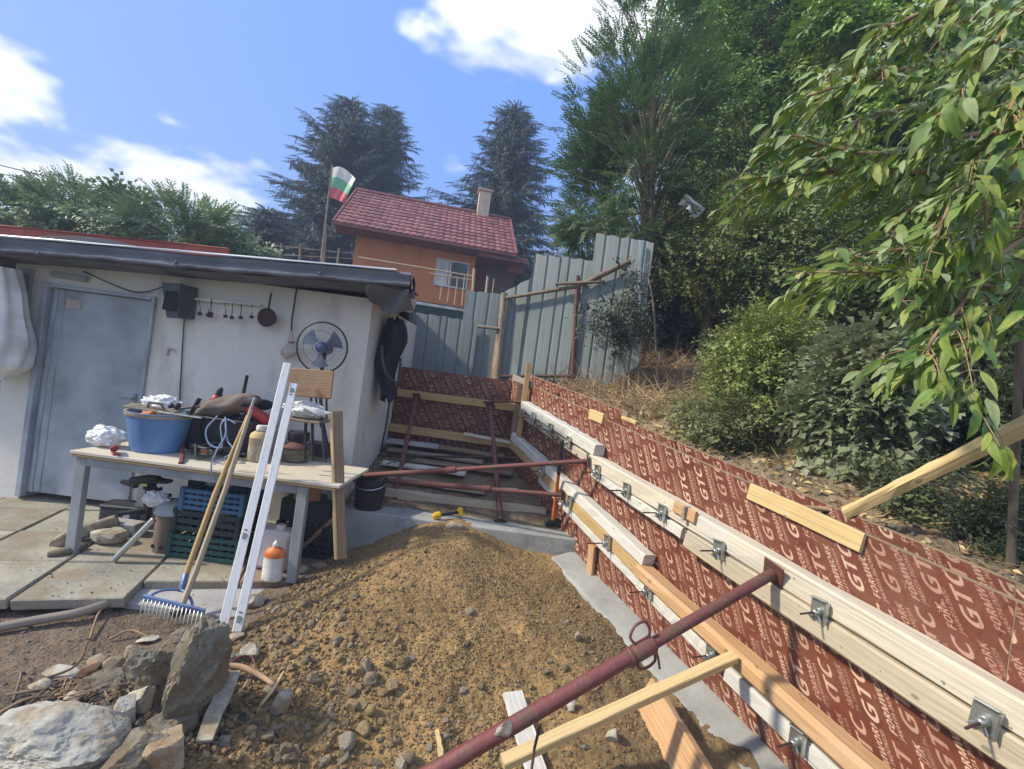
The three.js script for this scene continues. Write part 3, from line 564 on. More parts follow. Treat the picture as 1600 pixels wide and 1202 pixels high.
single('rod', 'brown rod lying on the upper timber beside the corner', 'rod', bar(at(755, 628, 5.3), at(828, 628, 5.0), 0.012), M.rust);
// the dark gap seen between the shed and the end sheet
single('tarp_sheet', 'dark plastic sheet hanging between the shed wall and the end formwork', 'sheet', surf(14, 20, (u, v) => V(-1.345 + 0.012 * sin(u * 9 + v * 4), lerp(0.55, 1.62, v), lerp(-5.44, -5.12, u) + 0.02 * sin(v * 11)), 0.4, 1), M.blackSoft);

// spring clamps with their tie rods
function clampThing(s, h, n, label, tilt = 0) {
  const o = F(s, h, n), t = thing('tie_clamp', label, 'clamp', o, 'tie rod clamps on the walers');
  const ang = Math.atan2(FN.x, FN.z);
  const L = (name, g, m) => { g.rotateZ(tilt); g.rotateY(ang); const me = shade(new THREE.Mesh(g, m)); me.name = name; t.add(me); return me; };
  // local x along the wall, y up, z out
  const prof = new THREE.Shape(); prof.moveTo(-0.034, -0.045); prof.lineTo(0.034, -0.045); prof.lineTo(0.034, 0.035); prof.quadraticCurveTo(0.03, 0.047, 0.018, 0.047); prof.lineTo(-0.034, 0.047); prof.closePath();
  L('plate', boxUV(new THREE.ExtrudeGeometry(prof, { depth: 0.006, bevelEnabled: true, bevelSize: 0.0015, bevelThickness: 0.0015, bevelSegments: 1 })), M.galv);
  L('flange', merge(box(V(0.037, 0, 0.016), 0.005, 0.088, 0.026), box(V(0, 0.049, 0.014), 0.066, 0.005, 0.022)), M.galv);
  L('wing_nut', merge(lathe([[0, 0], [0.018, 0], [0.016, 0.022], [0.009, 0.03], [0.009, 0.036], [0, 0.036]], V(0, 0, 0), 12).rotateX(PI / 2).translate(0.002, -0.006, 0.008), box(V(-0.018, -0.026, 0.022), 0.03, 0.012, 0.01, { rot: [0, 0, 0.7] }), box(V(0.012, -0.032, 0.02), 0.012, 0.03, 0.01, { rot: [0, 0, 0.5] })), M.galv);
  L('tie_rod', bar(V(0.002, -0.006, -0.05), V(0.002, -0.006 + rr(-0.004, 0.004), 0.145 + rr(-0.02, 0.03)), 0.0045, 6), M.rustDark);
  return t;
}
[[0.60, -0.37, 'large galvanised clamp on the upper waler nearest the right edge'], [1.14, -0.36, 'galvanised clamp right of where the red steel prop meets the upper waler'], [1.68, -0.375, 'galvanised clamp left of the plate of the red steel prop'],
  [2.13, -0.37, 'galvanised clamp beside the patched joint of the upper waler'], [2.49, -0.372, 'clamp in the middle of the whitish thin timber'], [2.85, -0.372, 'clamp by the far end of the long upper waler'],
  [3.32, -0.285, 'clamp on the thick pale far timber near its end'], [3.66, -0.265, 'second clamp on the far upper timber from its blunt end'], [4.02, -0.25, 'farthest clamp on the upper timbers near the corner post']].forEach(([s, h, l], i) => clampThing(s, h, 0.118, l, (i % 3 - 1) * 0.08));
[[1.16, -0.935, 'clamp under the orange brown waler nearest the bottom edge'], [1.64, -0.905, 'clamp beside the upper end of the fresh yellow board'], [2.16, -0.875, 'clamp at the rounded far end of the orange brown waler'],
  [2.62, -0.80, 'clamp on the far lower waler near its cut end'], [3.18, -0.74, 'clamp on the far lower waler behind the orange hammer handle'], [3.7, -0.67, 'farthest clamp on the lower waler inside the excavation']].forEach(([s, h, l], i) => clampThing(s, h, 0.118, l, (i % 2) * 0.1));
// bent tie wire bundles on the far upper timbers
for (const [s, h, l] of [[3.5, -0.3, 'bent wire ties on the far upper timber, near bundle'], [3.86, -0.28, 'bent wire ties on the far upper timber, middle bundle'], [4.2, -0.26, 'bent wire ties on the far upper timber, far bundle']]) {
  const ws = []; for (let k = 0; k < 5; k++) { const a = F(s, h, 0.11); ws.push(tube([a, F(s + rr(-0.03, 0.03), h + rr(-0.05, 0.06), 0.15), F(s + rr(-0.08, 0.08), h + rr(-0.1, 0.08), rr(0.15, 0.22))], 0.003, 5, { smooth: 6 })); }
  single('wire_tie', l, 'wire', merge(ws), M.rustDark);
}
{ // crumbs and splashes of cement left on the timbers
  reseed(951); const cr = rockGeo(303, 1, 0.55, 0.9, 2, 0.08, 8);
  scatter('cement_crumbs', 'grey cement crumbs and splashes left on the upper walers', 'cement', 420, cr, () => { const top = rnd() < 0.6, s = rr(-1, 4.2), far = s > 2.95, h0 = far ? lerp(-0.185, -0.15, (s - 2.93) / 1.42) : lerp(-0.262, -0.281, (s + 1.4) / 4.4); return top ? F(s, h0 + 0.002, rr(0.035, 0.105)) : F(s, h0 - rr(0.01, 0.2), far ? 0.117 : 0.1185); }, () => 0.0015 + 0.006 * pow(rnd(), 4), [C(0.5, 0.49, 0.45), C(0.38, 0.36, 0.32), C(0.58, 0.57, 0.52)]);
}
{ // boards at the foot of the formwork
  single('board', 'orange brown board standing at the foot of the concrete footing', 'board', beam(at(1010, 1082, 2.42), at(1112, 1260, 1.86), 0.045, 0.17, { up: V(0.5, 1, 0.3), seg: 10 }), M.orange);
  single('board', 'small grey board end lying by the footing at the foot of the heap', 'board', beam(onY(862, 911, 0.12), onY(942, 924, 0.13), 0.09, 0.024), M.grey);
}
// ---------------------------------------------------------------- steel props
function plateEnd(p, dir, size, m, parent, name) {       // square end plate across an axis
  const g = box(V(0, 0, 0), size, size * 1.25, 0.008, { ch: 0.002 }); g.applyQuaternion(new THREE.Quaternion().setFromUnitVectors(V(0, 0, 1), dir)); g.translate(p.x, p.y, p.z); part(parent, name, g, m);
}
{
  const top = F(1.36, -0.325, 0.135), low = at(640, 1228, 1.62), dir = low.clone().sub(top).normalize(), L = top.distanceTo(low);
  const t = thing('steel_prop', 'long red steel prop slanting from the upper waler down to the bottom edge', 'steel prop', top.clone());
  const P = (f) => top.clone().addScaledVector(dir, f * L);
  part(t, 'inner_tube', bar(P(0.0), P(0.47), 0.0245, 18), M.rust);
  part(t, 'outer_tube', tube([P(0.41), P(0.415), P(0.99), P(1)], [0.029, 0.0305, 0.0305, 0.0305], 20), M.rustRed);
  part(t, 'collar', merge(tube([P(0.398), P(0.4), P(0.452), P(0.455)], [0.033, 0.036, 0.036, 0.033], 20), tube([P(0.46), P(0.462), P(0.468), P(0.47)], [0.033, 0.037, 0.037, 0.033], 20)), M.rustRed);
  const c = P(0.43), sd = dir.clone().cross(V(0, 1, 0)).normalize(), up = sd.clone().cross(dir).normalize(), q = (a, b, e) => c.clone().addScaledVector(dir, a).addScaledVector(up, b).addScaledVector(sd, e);
  part(t, 'handle', tube([q(0.02, 0.03, 0), q(0.035, 0.07, 0.01), q(-0.005, 0.105, 0.012), q(-0.05, 0.10, 0.01), q(-0.055, 0.06, 0), q(-0.04, 0.03, 0)].map((p) => p), 0.006, 7, { smooth: 26 }), M.rust); part(t, 'handle', tube([q(0.03, -0.03, 0), q(0.03, -0.08, 0.01), q(-0.01, -0.098, 0.012), q(-0.05, -0.085, 0.008), q(-0.05, -0.03, 0)], 0.006, 7, { smooth: 24 }), M.rust);
  part(t, 'locking_pin', tube([q(-0.05, -0.01, 0.05), q(-0.075, -0.03, 0.05), q(-0.085, -0.10, 0.04), q(-0.075, -0.155, 0.03)], 0.0055, 7, { smooth: 14 }), M.rustDark);
  plateEnd(P(-0.004), dir, 0.1, M.rust, t, 'end_plate');
  const cl = P(0.80); const blob = rockGeo(77, 0.05, 0.028, 0.036, 3, 0.1, 7); blob.applyQuaternion(new THREE.Quaternion().setFromUnitVectors(V(1, 0, 0), dir)); blob.translate(cl.x, cl.y + 0.012, cl.z + 0.012);
  part(t, 'cement_lump', blob, M.rockWhite);
}
function prop(label, a, b, r, m, split = 0.5, o = {}) {
  const t = thing('steel_prop', label, 'steel prop', a.clone()), d = b.clone().sub(a), L = d.length(); d.normalize(); const P = (f) => a.clone().addScaledVector(d, f * L);
  part(t, 'outer_tube', bar(P(0), P(split), r, 14), m);
  part(t, 'inner_tube', bar(P(split - 0.03), P(1), r * 0.78, 14), M.rust);
  part(t, 'collar', tube([P(split - 0.03), P(split - 0.028), P(split + 0.012), P(split + 0.015)], [r, r * 1.25, r * 1.25, r], 14), m);
  plateEnd(P(1.002), d, r * 3.4, M.rust, t, 'end_plate'); plateEnd(P(-0.002), d, r * 3.4, m, t, 'end_plate');
  return t;
}
prop('brown steel prop lying across the excavation up to the upper waler', at(556, 744, 4.14), F(2.98, -0.335, 0.135), 0.024, M.rust, 0.45);
prop('red steel prop lying level across the excavation to the lower waler', at(592, 750, 4.28), F(3.3, -0.735, 0.135), 0.025, M.rust, 0.62);
prop('left raking steel prop holding the upper timber of the end sheet', at(615, 782, 4.3), at(651, 620, 5.3), 0.024, M.rust, 0.55);
prop('right raking steel prop holding the upper timber of the end sheet', at(782, 815, 4.12), at(766, 634, 5.26), 0.026, M.rust, 0.55);
// ---------------------------------------------------------------- timber on the platform and in the excavation
single('timber', 'squared grey timber lying along the platform behind the black bucket', 'timber', beam(onY(600, 772, 0.44), onY(852, 803, 0.44), 0.10, 0.10, { seg: 10, rough: 0.004 }), M.paleDim);
reseed(931);
[[-1.2, -0.12, -4.55, 0, M.grey, 'dusty grey board nearest the squared timber inside the excavation'], [-1.22, -0.35, -4.78, 0.02, M.white, 'pale cement covered board second from the squared timber'], [-0.9, 0.12, -4.92, 0.02, M.brown, 'brown board third from the squared timber'],
  [-1.24, -0.2, -5.08, 0.03, M.grey, 'grey board fourth from the squared timber'], [-1.25, 0.02, -5.24, 0.05, M.brown, 'dark brown board closest to the end sheet'], [-1.28, -0.72, -5.15, 0.09, M.conc, 'pale concrete ledge stone in the far left corner of the excavation']].forEach(([a, b, z, dy, m, l]) =>
  single(m === M.conc ? 'ledge_stone' : 'board', l, m === M.conc ? 'stone' : 'board', beam(V(a, yardY(a, z) + 0.03 + dy, z + rr(-0.03, 0.03)), V(b, yardY(b, z) + 0.03 + dy, z + rr(-0.04, 0.04)), m === M.conc ? 0.2 : 0.13, 0.032, { seg: 8, rough: 0.003, ch: 0.005 }), m, m === M.conc ? undefined : 'boards on the floor of the excavation'));
single('lath', 'thin pale lath lying in front of the right raking prop', 'lath', beam(at(695, 762, 4.32), at(808, 766, 4.25), 0.03, 0.025), M.pale);
single('rebar', 'dark rod lying across the boards of the excavation', 'rod', bar(at(590, 712, 4.95), at(830, 716, 4.85), 0.012, 8), M.rustDark);
for (let k = 0; k < 3; k++) single('wire_tie', ['curled wire on the pale board by the shed wall, left one', 'curled wire on the pale board by the shed wall, middle one', 'curled wire on the pale board by the shed wall, right one'][k], 'wire', tube([0, 1, 2, 3, 4].map((i) => at(582 + k * 22 + i * 6 + rr(-4, 4), 728 - i * 4 + rr(-5, 5), 4.72)), 0.005, 5, { smooth: 14 }), M.rustDark);
{ // sledgehammer
  const t = thing('sledgehammer', 'sledgehammer with orange handle standing on its head by the walers', 'hammer', onY(863, 818, 0.39));
  const a = onY(864, 815, 0.44), b = at(879, 688, 3.84), d = b.clone().sub(a), P = (f) => a.clone().addScaledVector(d, f);
  part(t, 'handle', tube([P(0.0), P(0.3), P(0.62)], [0.018, 0.016, 0.015], 12), M.orangePl);
  part(t, 'grip', tube([P(0.6), P(0.62), P(0.97), P(1)], [0.015, 0.0175, 0.019, 0.016], 12), M.black);
  const hd = lathe([[0, -0.075], [0.03, -0.075], [0.036, -0.066], [0.036, -0.03], [0.03, -0.02], [0.03, 0.02], [0.036, 0.03], [0.036, 0.066], [0.03, 0.075], [0, 0.075]], V(0, 0, 0), 8); hd.rotateZ(PI / 2); hd.rotateY(0.25); hd.translate(a.x, a.y - 0.005, a.z);
  part(t, 'head', hd, mat({ color: C(0.04, 0.042, 0.045), roughness: 0.6, metalness: 0.4 }));
}
function bucketThing(name, label, p, rb, rt, h, m, inner) {
  const t = thing(name, label, 'bucket', p);
  const w = 0.004, prof = [[0, 0], [rb - 0.006, 0], [rb, 0.006], [lerp(rb, rt, 0.86), h * 0.86], [lerp(rb, rt, 0.86) + 0.006, h * 0.865], [lerp(rb, rt, 0.9) + 0.006, h * 0.9], [lerp(rb, rt, 0.9), h * 0.905], [rt - 0.002, h - 0.012], [rt + 0.008, h - 0.008], [rt + 0.009, h - 0.002], [rt + 0.004, h], [rt - w, h - 0.003], [rb - w, 0.008], [0, 0.008]];
  local(t, 'shell', lathe(prof, V(0, 0, 0), 40), m);
  if (inner) local(t, 'contents', lathe([[0, h * inner + 0.01], [lerp(rb, rt, inner) * 0.5, h * inner + 0.006], [lerp(rb, rt, inner) - w - 0.001, h * inner - 0.004], [0, h * inner - 0.02]], V(0, 0, 0), 28), M.rockDark);
  return t;
}
{
  const t = bucketThing('bucket', 'black rubber bucket on the platform at the shed corner', onY(575, 793, 0.388), 0.115, 0.135, 0.26, M.black);
  local(t, 'handle', tube([0, 1, 2, 3, 4, 5, 6, 7, 8].map((k) => { const a = k / 8 * PI; return V(cos(a) * 0.14, 0.235 - sin(a) * 0.05, 0.02 + sin(a) * 0.135); }), 0.004, 6), M.galv);
}
{ // yellow ended tool on the platform edge
  const t = thing('hand_tool', 'dark tool with two yellow grips lying on the platform edge', 'tool', onY(700, 812, 0.39));
  const a = onY(683, 806, 0.42), b = onY(719, 800, 0.44);
  part(t, 'yellow_grip', box(a, 0.075, 0.06, 0.05, { ch: 0.014, rot: [0.2, 0.5, 0.3] }), M.yellowPl);
  part(t, 'yellow_grip', box(b, 0.05, 0.075, 0.05, { ch: 0.014, rot: [0.1, -0.3, 0.25] }), M.yellowPl);
  part(t, 'bar', bar(a, b, 0.014, 10), M.blackSoft);
}
{ const g = rockGeo(81, 0.105, 0.035, 0.075, 3, 0.04, 9), p = onY(716, 822, 0.4); g.rotateZ(-0.2); g.rotateX(0.5); g.translate(p.x, p.y + 0.0, p.z + 0.04); single('flat_stone', 'flat grey stone on top of the heap below the yellow gripped tool', 'stone', g, M.rock); }
// ---------------------------------------------------------------- loose timber in the foreground
{
  const a = at(785, 1192, 1.84), b = F(1.47, -0.80, 0.2), d = b.clone().sub(a).normalize();
  single('board', 'fresh yellow board leaning from the earth up onto the orange waler', 'board', beam(a, b.clone().addScaledVector(d, 0.03), 0.05, 0.042, { up: V(-0.25, 1, 0.35), seg: 14, rough: 0.001 }), M.yellow);
  const c = onY(800, 1085, 0.06), e = onY(845, 1215, 0.02);
  single('plank', 'whitish plank piece stuck in the earth under the red prop', 'plank', beam(V(c.x, yardY(c.x, c.z) + 0.035, c.z), V(e.x, yardY(e.x, e.z) + 0.03, e.z), 0.105, 0.022, { seg: 8, rough: 0.004, w1: 0.085 }), M.white);
  const s1 = onY(684, 1135, 0.03), s2 = onY(696, 1190, 0.02);
  single('splinter', 'thin yellow wood splinter on the earth left of the red prop', 'splinter', beam(V(s1.x, yardY(s1.x, s1.z) + 0.03, s1.z), V(s2.x, yardY(s2.x, s2.z) + 0.015, s2.z), 0.018, 0.008, { w1: 0.026 }), M.yellow);
  single('stake', 'dark iron stake driven into the earth beside the yellow board', 'stake', tube([at(844, 1132, 1.82), at(835, 1170, 1.74), at(829, 1215, 1.66)], [0.006, 0.0055, 0.005], 7), M.rustDark);
  // pole propped from the hillside over the formwork
  const p0 = at(1322, 802, 2.32), p1 = at(1640, 648, 1.75);
  single('pole', 'yellow peeled timber pole slanting up from the formwork towards the birch', 'pole', beam(p0, p1, 0.046, 0.05, { up: V(-0.3, 1, 0.5), seg: 12, rough: 0.003, ch: 0.008, w1: 0.06, h1: 0.06 }), M.yellow);
  single('branch', 'brown stick hooked over the top of the formwork at the short batten', 'branch', tube([at(1205, 788, 2.42), at(1250, 793, 2.42), at(1300, 797, 2.4), at(1330, 802, 2.36)], [0.008, 0.013, 0.014, 0.012], 7, { smooth: 12 }), M.twig);
}
// ================================================================ the shed
reseed(1300);
const ZS = -4.2, XC = -1.337;
const onZ = (px, py, z) => at(px, py, -z);
{
  const t = thing('shed', 'low whitewashed shed with grey blue steel door and tar paper roof', 'shed', V(-3.2, 0, -5));
  // front wall with its door opening, and the right side wall, as solid blocks
  const dl = -4.27, dr = -3.265, dt = 1.955, top = 2.2;
  const front = merge(plainBox(V((dr + XC) / 2, (top - 0.3) / 2, ZS - 0.1), XC - dr, top + 0.3, 0.2), plainBox(V((dl + dr) / 2, (dt + top) / 2, ZS - 0.1), dr - dl, top - dt, 0.2), plainBox(V((dl - 4.56) / 2, (top - 0.3) / 2, ZS - 0.1), dl + 4.56, top + 0.3, 0.2));
  part(t, 'front_wall', front, M.plaster);
  part(t, 'side_wall', plainBox(V(XC - 0.1, (top - 0.3) / 2 + 0.001, -5.42), 0.196, top + 0.296, 2.04), M.plaster);
  part(t, 'back_wall', plainBox(V(-3.6, 1.0, -6.5), 4.4, 2.4, 0.14), M.plaster);
  part(t, 'left_wall', plainBox(V(-6.0, 1.0, -5.3), 0.14, 2.4, 2.6), M.plaster);
  part(t, 'wall_base', box(V(-2.3, 0.03, ZS + 0.012), 1.92, 0.14, 0.02), M.conc);
  // door
  const d = part(t, 'door', box(V((dl + dr) / 2, 1.0, ZS - 0.045), dr - dl - 0.09, 1.85, 0.045, { ch: 0.003 }), M.doorPaint);
  const dd = (n, g, m) => part(d, n, g, m);
  dd('door_edge', merge(box(V(dl + 0.085, 1.0, ZS - 0.018), 0.03, 1.86, 0.014), box(V(dl + 0.16, 1.0, ZS - 0.0195), 0.012, 1.84, 0.01)), M.doorPaint);
  dd('name_plate', box(V(-4.02, 1.80, ZS - 0.018), 0.14, 0.09, 0.008), M.beigeCloth);
  dd('handle', merge(box(V(-3.36, 1.0, ZS - 0.014), 0.03, 0.14, 0.012), bar(V(-3.36, 1.03, ZS - 0.01), V(-3.36, 1.03, ZS + 0.04), 0.008), bar(V(-3.36, 1.03, ZS + 0.036), V(-3.47, 1.03, ZS + 0.036), 0.009)), M.steelPaint);
  part(t, 'door_frame', merge(box(V(dl + 0.022, 1.0, ZS + 0.006), 0.05, 1.93, 0.06), box(V(dr - 0.012, 1.0, ZS + 0.004), 0.03, 1.93, 0.05), box(V((dl + dr) / 2, dt - 0.012, ZS + 0.005), dr - dl - 0.06, 0.03, 0.05)), M.doorPaint);
  part(t, 'gap_board', box(V(-4.44, 1.88, ZS + 0.015), 0.11, 0.36, 0.03), M.steelPaint);
  // roof: sagging tar paper deck with a rolled front edge
  const zf = (x) => -3.80, yTop = (x) => 2.25 + 0.045 * (x + 4.2) + 0.005 * sin(x * 3);
  const xr = -0.93;
  const roof = part(t, 'roof', surf(70, 14, (u, v) => {
    let x = lerp(-6.4, xr, u); const k = v * 14; let z, y = yTop(x);
    const w = 0.02 * (fbm(x * 5, 2, 1, 3) - 0.5);
    if (k < 1) { z = zf(x) - 0.42; y = yTop(x) - 0.11; }
    else if (k < 6) { const q = (k - 1) / 5; z = zf(x) + 0.012 * sin(q * 9) + w; y = lerp(y - 0.125 + 0.03 * (fbm(x * 7, 5, 2, 3) - 0.5), y, q); }
    else { const q = (k - 6) / 8; z = lerp(zf(x), -6.7, q); if (u > 0.8) { const e = (u - 0.8) / 0.2; x += -0.22 * (-3.8 - z) * e; } y += 0.03 * q + 0.012 * (fbm(x * 3, q * 12, 3, 3) - 0.5); }
    return V(x, y, z);
  }), M.tar);
  roof.geometry = boxUV(roof.geometry);
  part(roof, 'roof_underside', surf(30, 8, (u, v) => { const z = lerp(-3.81, -6.7, v), x = lerp(-6.4, xr + 0.015 - 0.22 * (-3.8 - z), u); return V(x, yTop(x) - 0.13 + 0.01 * (fbm(u * 20, v * 6, 2, 2) - 0.5), z); }, 5, 3), M.tar);
  part(roof, 'roof_side_edge', boxUV(surf(24, 6, (u, v) => V(xr + 0.012 - 0.22 * u * 2.9 + 0.035 * sin(v * PI) + 0.025 * (fbm(u * 9, v * 3, 5, 3) - 0.5), lerp(yTop(xr) - 0.2 + 0.05 * (fbm(u * 8, 4, 6, 3) - 0.5), yTop(xr) + 0.003, v), lerp(-3.79, -6.7, u)))), M.tar);
  part(roof, 'edge_strip', beam(V(-6.4, yTop(-6.4) + 0.006, -3.792), V(-1.05, yTop(-1.0) + 0.008, -3.792), 0.03, 0.012, { seg: 18, rough: 0.001, ch: 0.002 }), M.metalEdge);
  part(roof, 'fascia_board', beam(V(-6.3, yTop(-6.3) - 0.09, -3.86), V(-1.0, yTop(-1) - 0.09, -3.86), 0.03, 0.07), M.tar);
  for (const [px, py] of [[275, 410], [500, 427], [60, 396]]) part(roof, 'washer', lathe([[0, 0.012], [0.014, 0.01], [0.018, 0]], V(0, 0, 0), 12).rotateX(PI / 2).translate(...at(px, py, 3.775).toArray()), M.tar);
  // torn roofing felt hanging at the right corner
  part(roof, 'torn_felt', boxUV(surf(20, 14, (u, v) => { const p = V(lerp(XC + 0.03, xr + 0.0, u), lerp(2.26, 2.14 - 0.06 * sin(u * 2.6) + 0.05 * (fbm(u * 6, 1, 1, 3) - 0.5), v), lerp(-3.83, -4.02, v) + 0.05 * sin(u * 7 + v * 3)); return p; })), M.tar);
}
single('red_sheet', 'long red sheet metal ridge lying behind the shed roof edge', 'roof sheet', merge(beam(at(-120, 352, 5.0), at(357, 397, 5.3), 0.03, 0.12, { seg: 12 }), beam(at(-120, 341, 5.0), at(357, 389, 5.3), 0.05, 0.014, { seg: 12 })), M.red);
single('roof_cover', 'dark curved cover bulging above the left part of the shed roof', 'cover', surf(30, 10, (u, v) => { const h = pow(sin(u * PI), 0.7) * sin(v * PI), p = at(lerp(25, 255, u), lerp(376, 395, u), 4.75); return V(p.x, p.y - 0.05 + 0.14 * h, p.z + 0.3 - 0.6 * v); }, 2, 1), M.blackSoft);
single('roof_strip', 'thin bright strip lying on the dark roof cover', 'strip', beam(at(88, 376, 4.5), at(145, 383, 4.5), 0.012, 0.008), M.metalEdge);
{ // floodlight under the corner of the roof
  const c = at(629, 474, 4.02), t = thing('floodlight', 'flat cream floodlight under the right corner of the shed roof', 'lamp', c);
  const ln = at(629, 474, 4.0), rot = [0.35, 0.28, -0.22];
  part(t, 'housing', box(ln.clone().add(V(0, 0.012, -0.035)), 0.20, 0.12, 0.05, { ch: 0.02, rot }), M.beigeCloth);
  part(t, 'lens', box(ln.clone().add(V(-0.004, -0.008, -0.006)), 0.165, 0.09, 0.012, { ch: 0.012, rot }), M.cloth);
  part(t, 'bracket', bar(ln.clone().add(V(0, 0.02, -0.05)), ln.clone().add(V(-0.02, 0.16, -0.12)), 0.01), M.black);
}
single('hanging_coat', 'dark coat hanging on the side wall under the floodlight', 'coat', surf(44, 60, (u, v) => {
  const ph = u * 2 * PI, r = 0.72 * (0.12 + 0.09 * sin(v * PI) + 0.04 * sin(v * 7)) * (1 + 0.18 * sin(ph * 5 + v * 4)), c = V(XC + 0.11, lerp(2.1, 1.28, v), -4.62);
  const k = v < 0.04 || v > 0.97 ? 0.4 : 1; const w = 0.75 + 0.7 * fbm(cos(ph) * 1.6 + 4, v * 5, sin(ph) * 1.6, 4); return V(c.x + cos(ph) * r * 0.6 * k * w + 0.03 * sin(v * 8), c.y + 0.03 * sin(ph * 3 + v * 9), c.z + sin(ph) * r * 1.2 * k * w);
}, 1, 1), M.blackSoft);
single('hose', 'black hose loop hanging below the dark coat', 'hose', tube([at(596, 540, 4.35), at(600, 575, 4.35), at(610, 592, 4.4), at(622, 597, 4.5), at(626, 560, 4.6)], 0.013, 8, { smooth: 30 }), M.cable);
// things on the front wall
single('curtain', 'ribbed whitish cloth bundle hanging at the left edge beside the shed', 'cloth', surf(40, 44, (u, v) => {
  const ph = u * 2 * PI, wv = 0.10 + 0.055 * sin(v * PI * 0.9) + 0.05 * sstep(0.35, 0.75, v) - 0.09 * sstep(0.85, 1, v), f = 1 + 0.14 * sin(ph * 9 + 2 * sin(v * 4)) * (1 - 0.4 * v);
  const c = at(lerp(2, -8, v), lerp(418, 592, v), 4.0); return V(c.x + cos(ph) * wv * f * 1.25, c.y, c.z + sin(ph) * wv * f);
}, 1, 1.6), M.cloth);
single('dark_panel', 'dark board leaning in the recess left of the whitewashed pilaster', 'board', box(V(-4.9, 0.85, ZS - 0.1), 0.66, 1.9, 0.04), M.doorPaint);
single('shelf_board', 'narrow board fixed high on the wall above the door', 'board', box(at(108, 432, 4.17), 0.32, 0.05, 0.03, { rot: [0, 0, -0.02] }), M.steelPaint);
{
  const c = at(276, 473, 4.08), t = thing('speaker_box', 'dark tapered box hanging on the shed wall above the cable', 'speaker', c);
  const pts = []; for (const [x, y, z] of [[-0.085, 0.15, 0.09], [0.075, 0.16, 0.09], [0.075, -0.13, 0.07], [-0.02, -0.145, 0.07], [-0.105, 0.15, -0.1], [0.1, 0.16, -0.1], [0.1, -0.12, -0.1], [-0.03, -0.13, -0.1]]) pts.push(V(x, y, z).add(c));
  part(t, 'cabinet', boxUV(new ConvexGeometry(pts)), mat({ map: mottle, color: C(0.13, 0.15, 0.17), roughness: 0.8 }));
  part(t, 'grille', box(c.clone().add(V(0.01, 0.02, 0.084)), 0.12, 0.2, 0.012, { rot: [-0.07, 0, 0] }), M.blackSoft);
}
single('cable', 'thin dark cable running down the wall from the hanging box', 'cable', tube([at(288, 496, 4.18), at(285, 540, 4.185), at(283, 580, 4.185), at(281, 612, 4.185), at(280, 660, 4.185)], 0.006, 6, { smooth: 30 }), M.cable);
single('cable', 'slack cable sagging along the wall from the door top to the hanging box', 'cable', tube([at(130, 424, 4.18), at(170, 442, 4.17), at(205, 455, 4.17), at(228, 456, 4.17), at(255, 448, 4.15)], 0.006, 6, { smooth: 30 }), M.cable);
{
  const t = thing('utensil_rail', 'white rail on the shed wall with hooks for utensils', 'rail', at(345, 470, 4.17));
  part(t, 'rail', beam(at(290, 466, 4.165), at(408, 477, 4.165), 0.018, 0.022), M.whitePl);
  for (const px of [312, 331, 352, 364, 378, 394]) part(t, 'hook', tube([at(px, lerp(468, 477, (px - 290) / 118), 4.15), at(px - 1, lerp(475, 484, (px - 290) / 118), 4.14)], 0.003, 5), M.rustDark);
  [[313, 481, 490, 'small ladle hanging first from the left on the rail', 0], [326, 484, 492, 'small scoop hanging second from the left on the rail', 1], [330, 466, 492, 'long spatula hanging third on the rail', 2], [353, 482, 494, 'small ladle hanging fourth on the rail', 0], [363, 480, 496, 'small ladle hanging fifth on the rail', 0], [377, 478, 496, 'longer ladle hanging sixth on the rail', 0], [394, 488, 495, 'short skimmer hanging last on the rail by the pan', 1]].forEach(([px, y0, y1, l, k]) => {
    const a = at(px, y0, 4.14), b = at(px - 1, y1, 4.14), u = thing('utensil', l, 'utensil', b, 'utensils on the wall rail');
    part(u, 'handle', bar(a, b, 0.004, 6), M.rustDark);
    part(u, 'bowl', k === 2 ? box(b.clone(), 0.04, 0.05, 0.006) : new THREE.SphereGeometry(0.018, 10, 6, 0, 6.3, PI * 0.3, PI * 0.7).translate(b.x, b.y, b.z), M.rustDark);
  });
}
{
  const c = at(420, 497, 4.13), t = thing('frying_pan', 'dark frying pan hanging by its handle on the shed wall', 'pan', c);
  part(t, 'pan_body', lathe([[0, 0], [0.066, 0], [0.08, 0.034], [0.084, 0.036], [0.08, 0.03], [0.069, -0.004], [0, -0.004]], V(0, 0, 0), 32).rotateX(PI / 2).translate(c.x, c.y, c.z - 0.0), M.rustDark);
  part(t, 'handle', beam(at(420, 482, 4.13), at(424, 458, 4.13), 0.012, 0.018, { up: V(0, 0, 1) }), M.black);
}
{
  const t = thing('hanging_duster', 'beige woolly duster hanging on a cord beside the fan', 'duster', at(455, 540, 4.1));
  part(t, 'cord', tube([at(464, 448, 4.17), at(459, 480, 4.16), at(456, 500, 4.15), at(455, 530, 4.12)], 0.008, 6, { smooth: 16 }), M.rustDark);
  const g = rockGeo(91, 0.075, 0.085, 0.06, 4, 0.16, 4), p = at(452, 547, 4.1); g.translate(p.x, p.y, p.z); part(t, 'duster_head', g, M.beigeCloth);
  part(t, 'tassel', tube([at(455, 518, 4.12), at(455, 535, 4.1)], [0.014, 0.03], 8), M.beigeCloth);
}
single('socket_mark', 'small broken wall fitting left of the cable on the shed wall', 'fitting', merge(box(at(265, 545, 4.185), 0.05, 0.012, 0.02), box(at(262, 551, 4.185), 0.012, 0.06, 0.02), bar(at(272, 545, 4.185), at(275, 553, 4.185), 0.004)), M.beigeCloth);
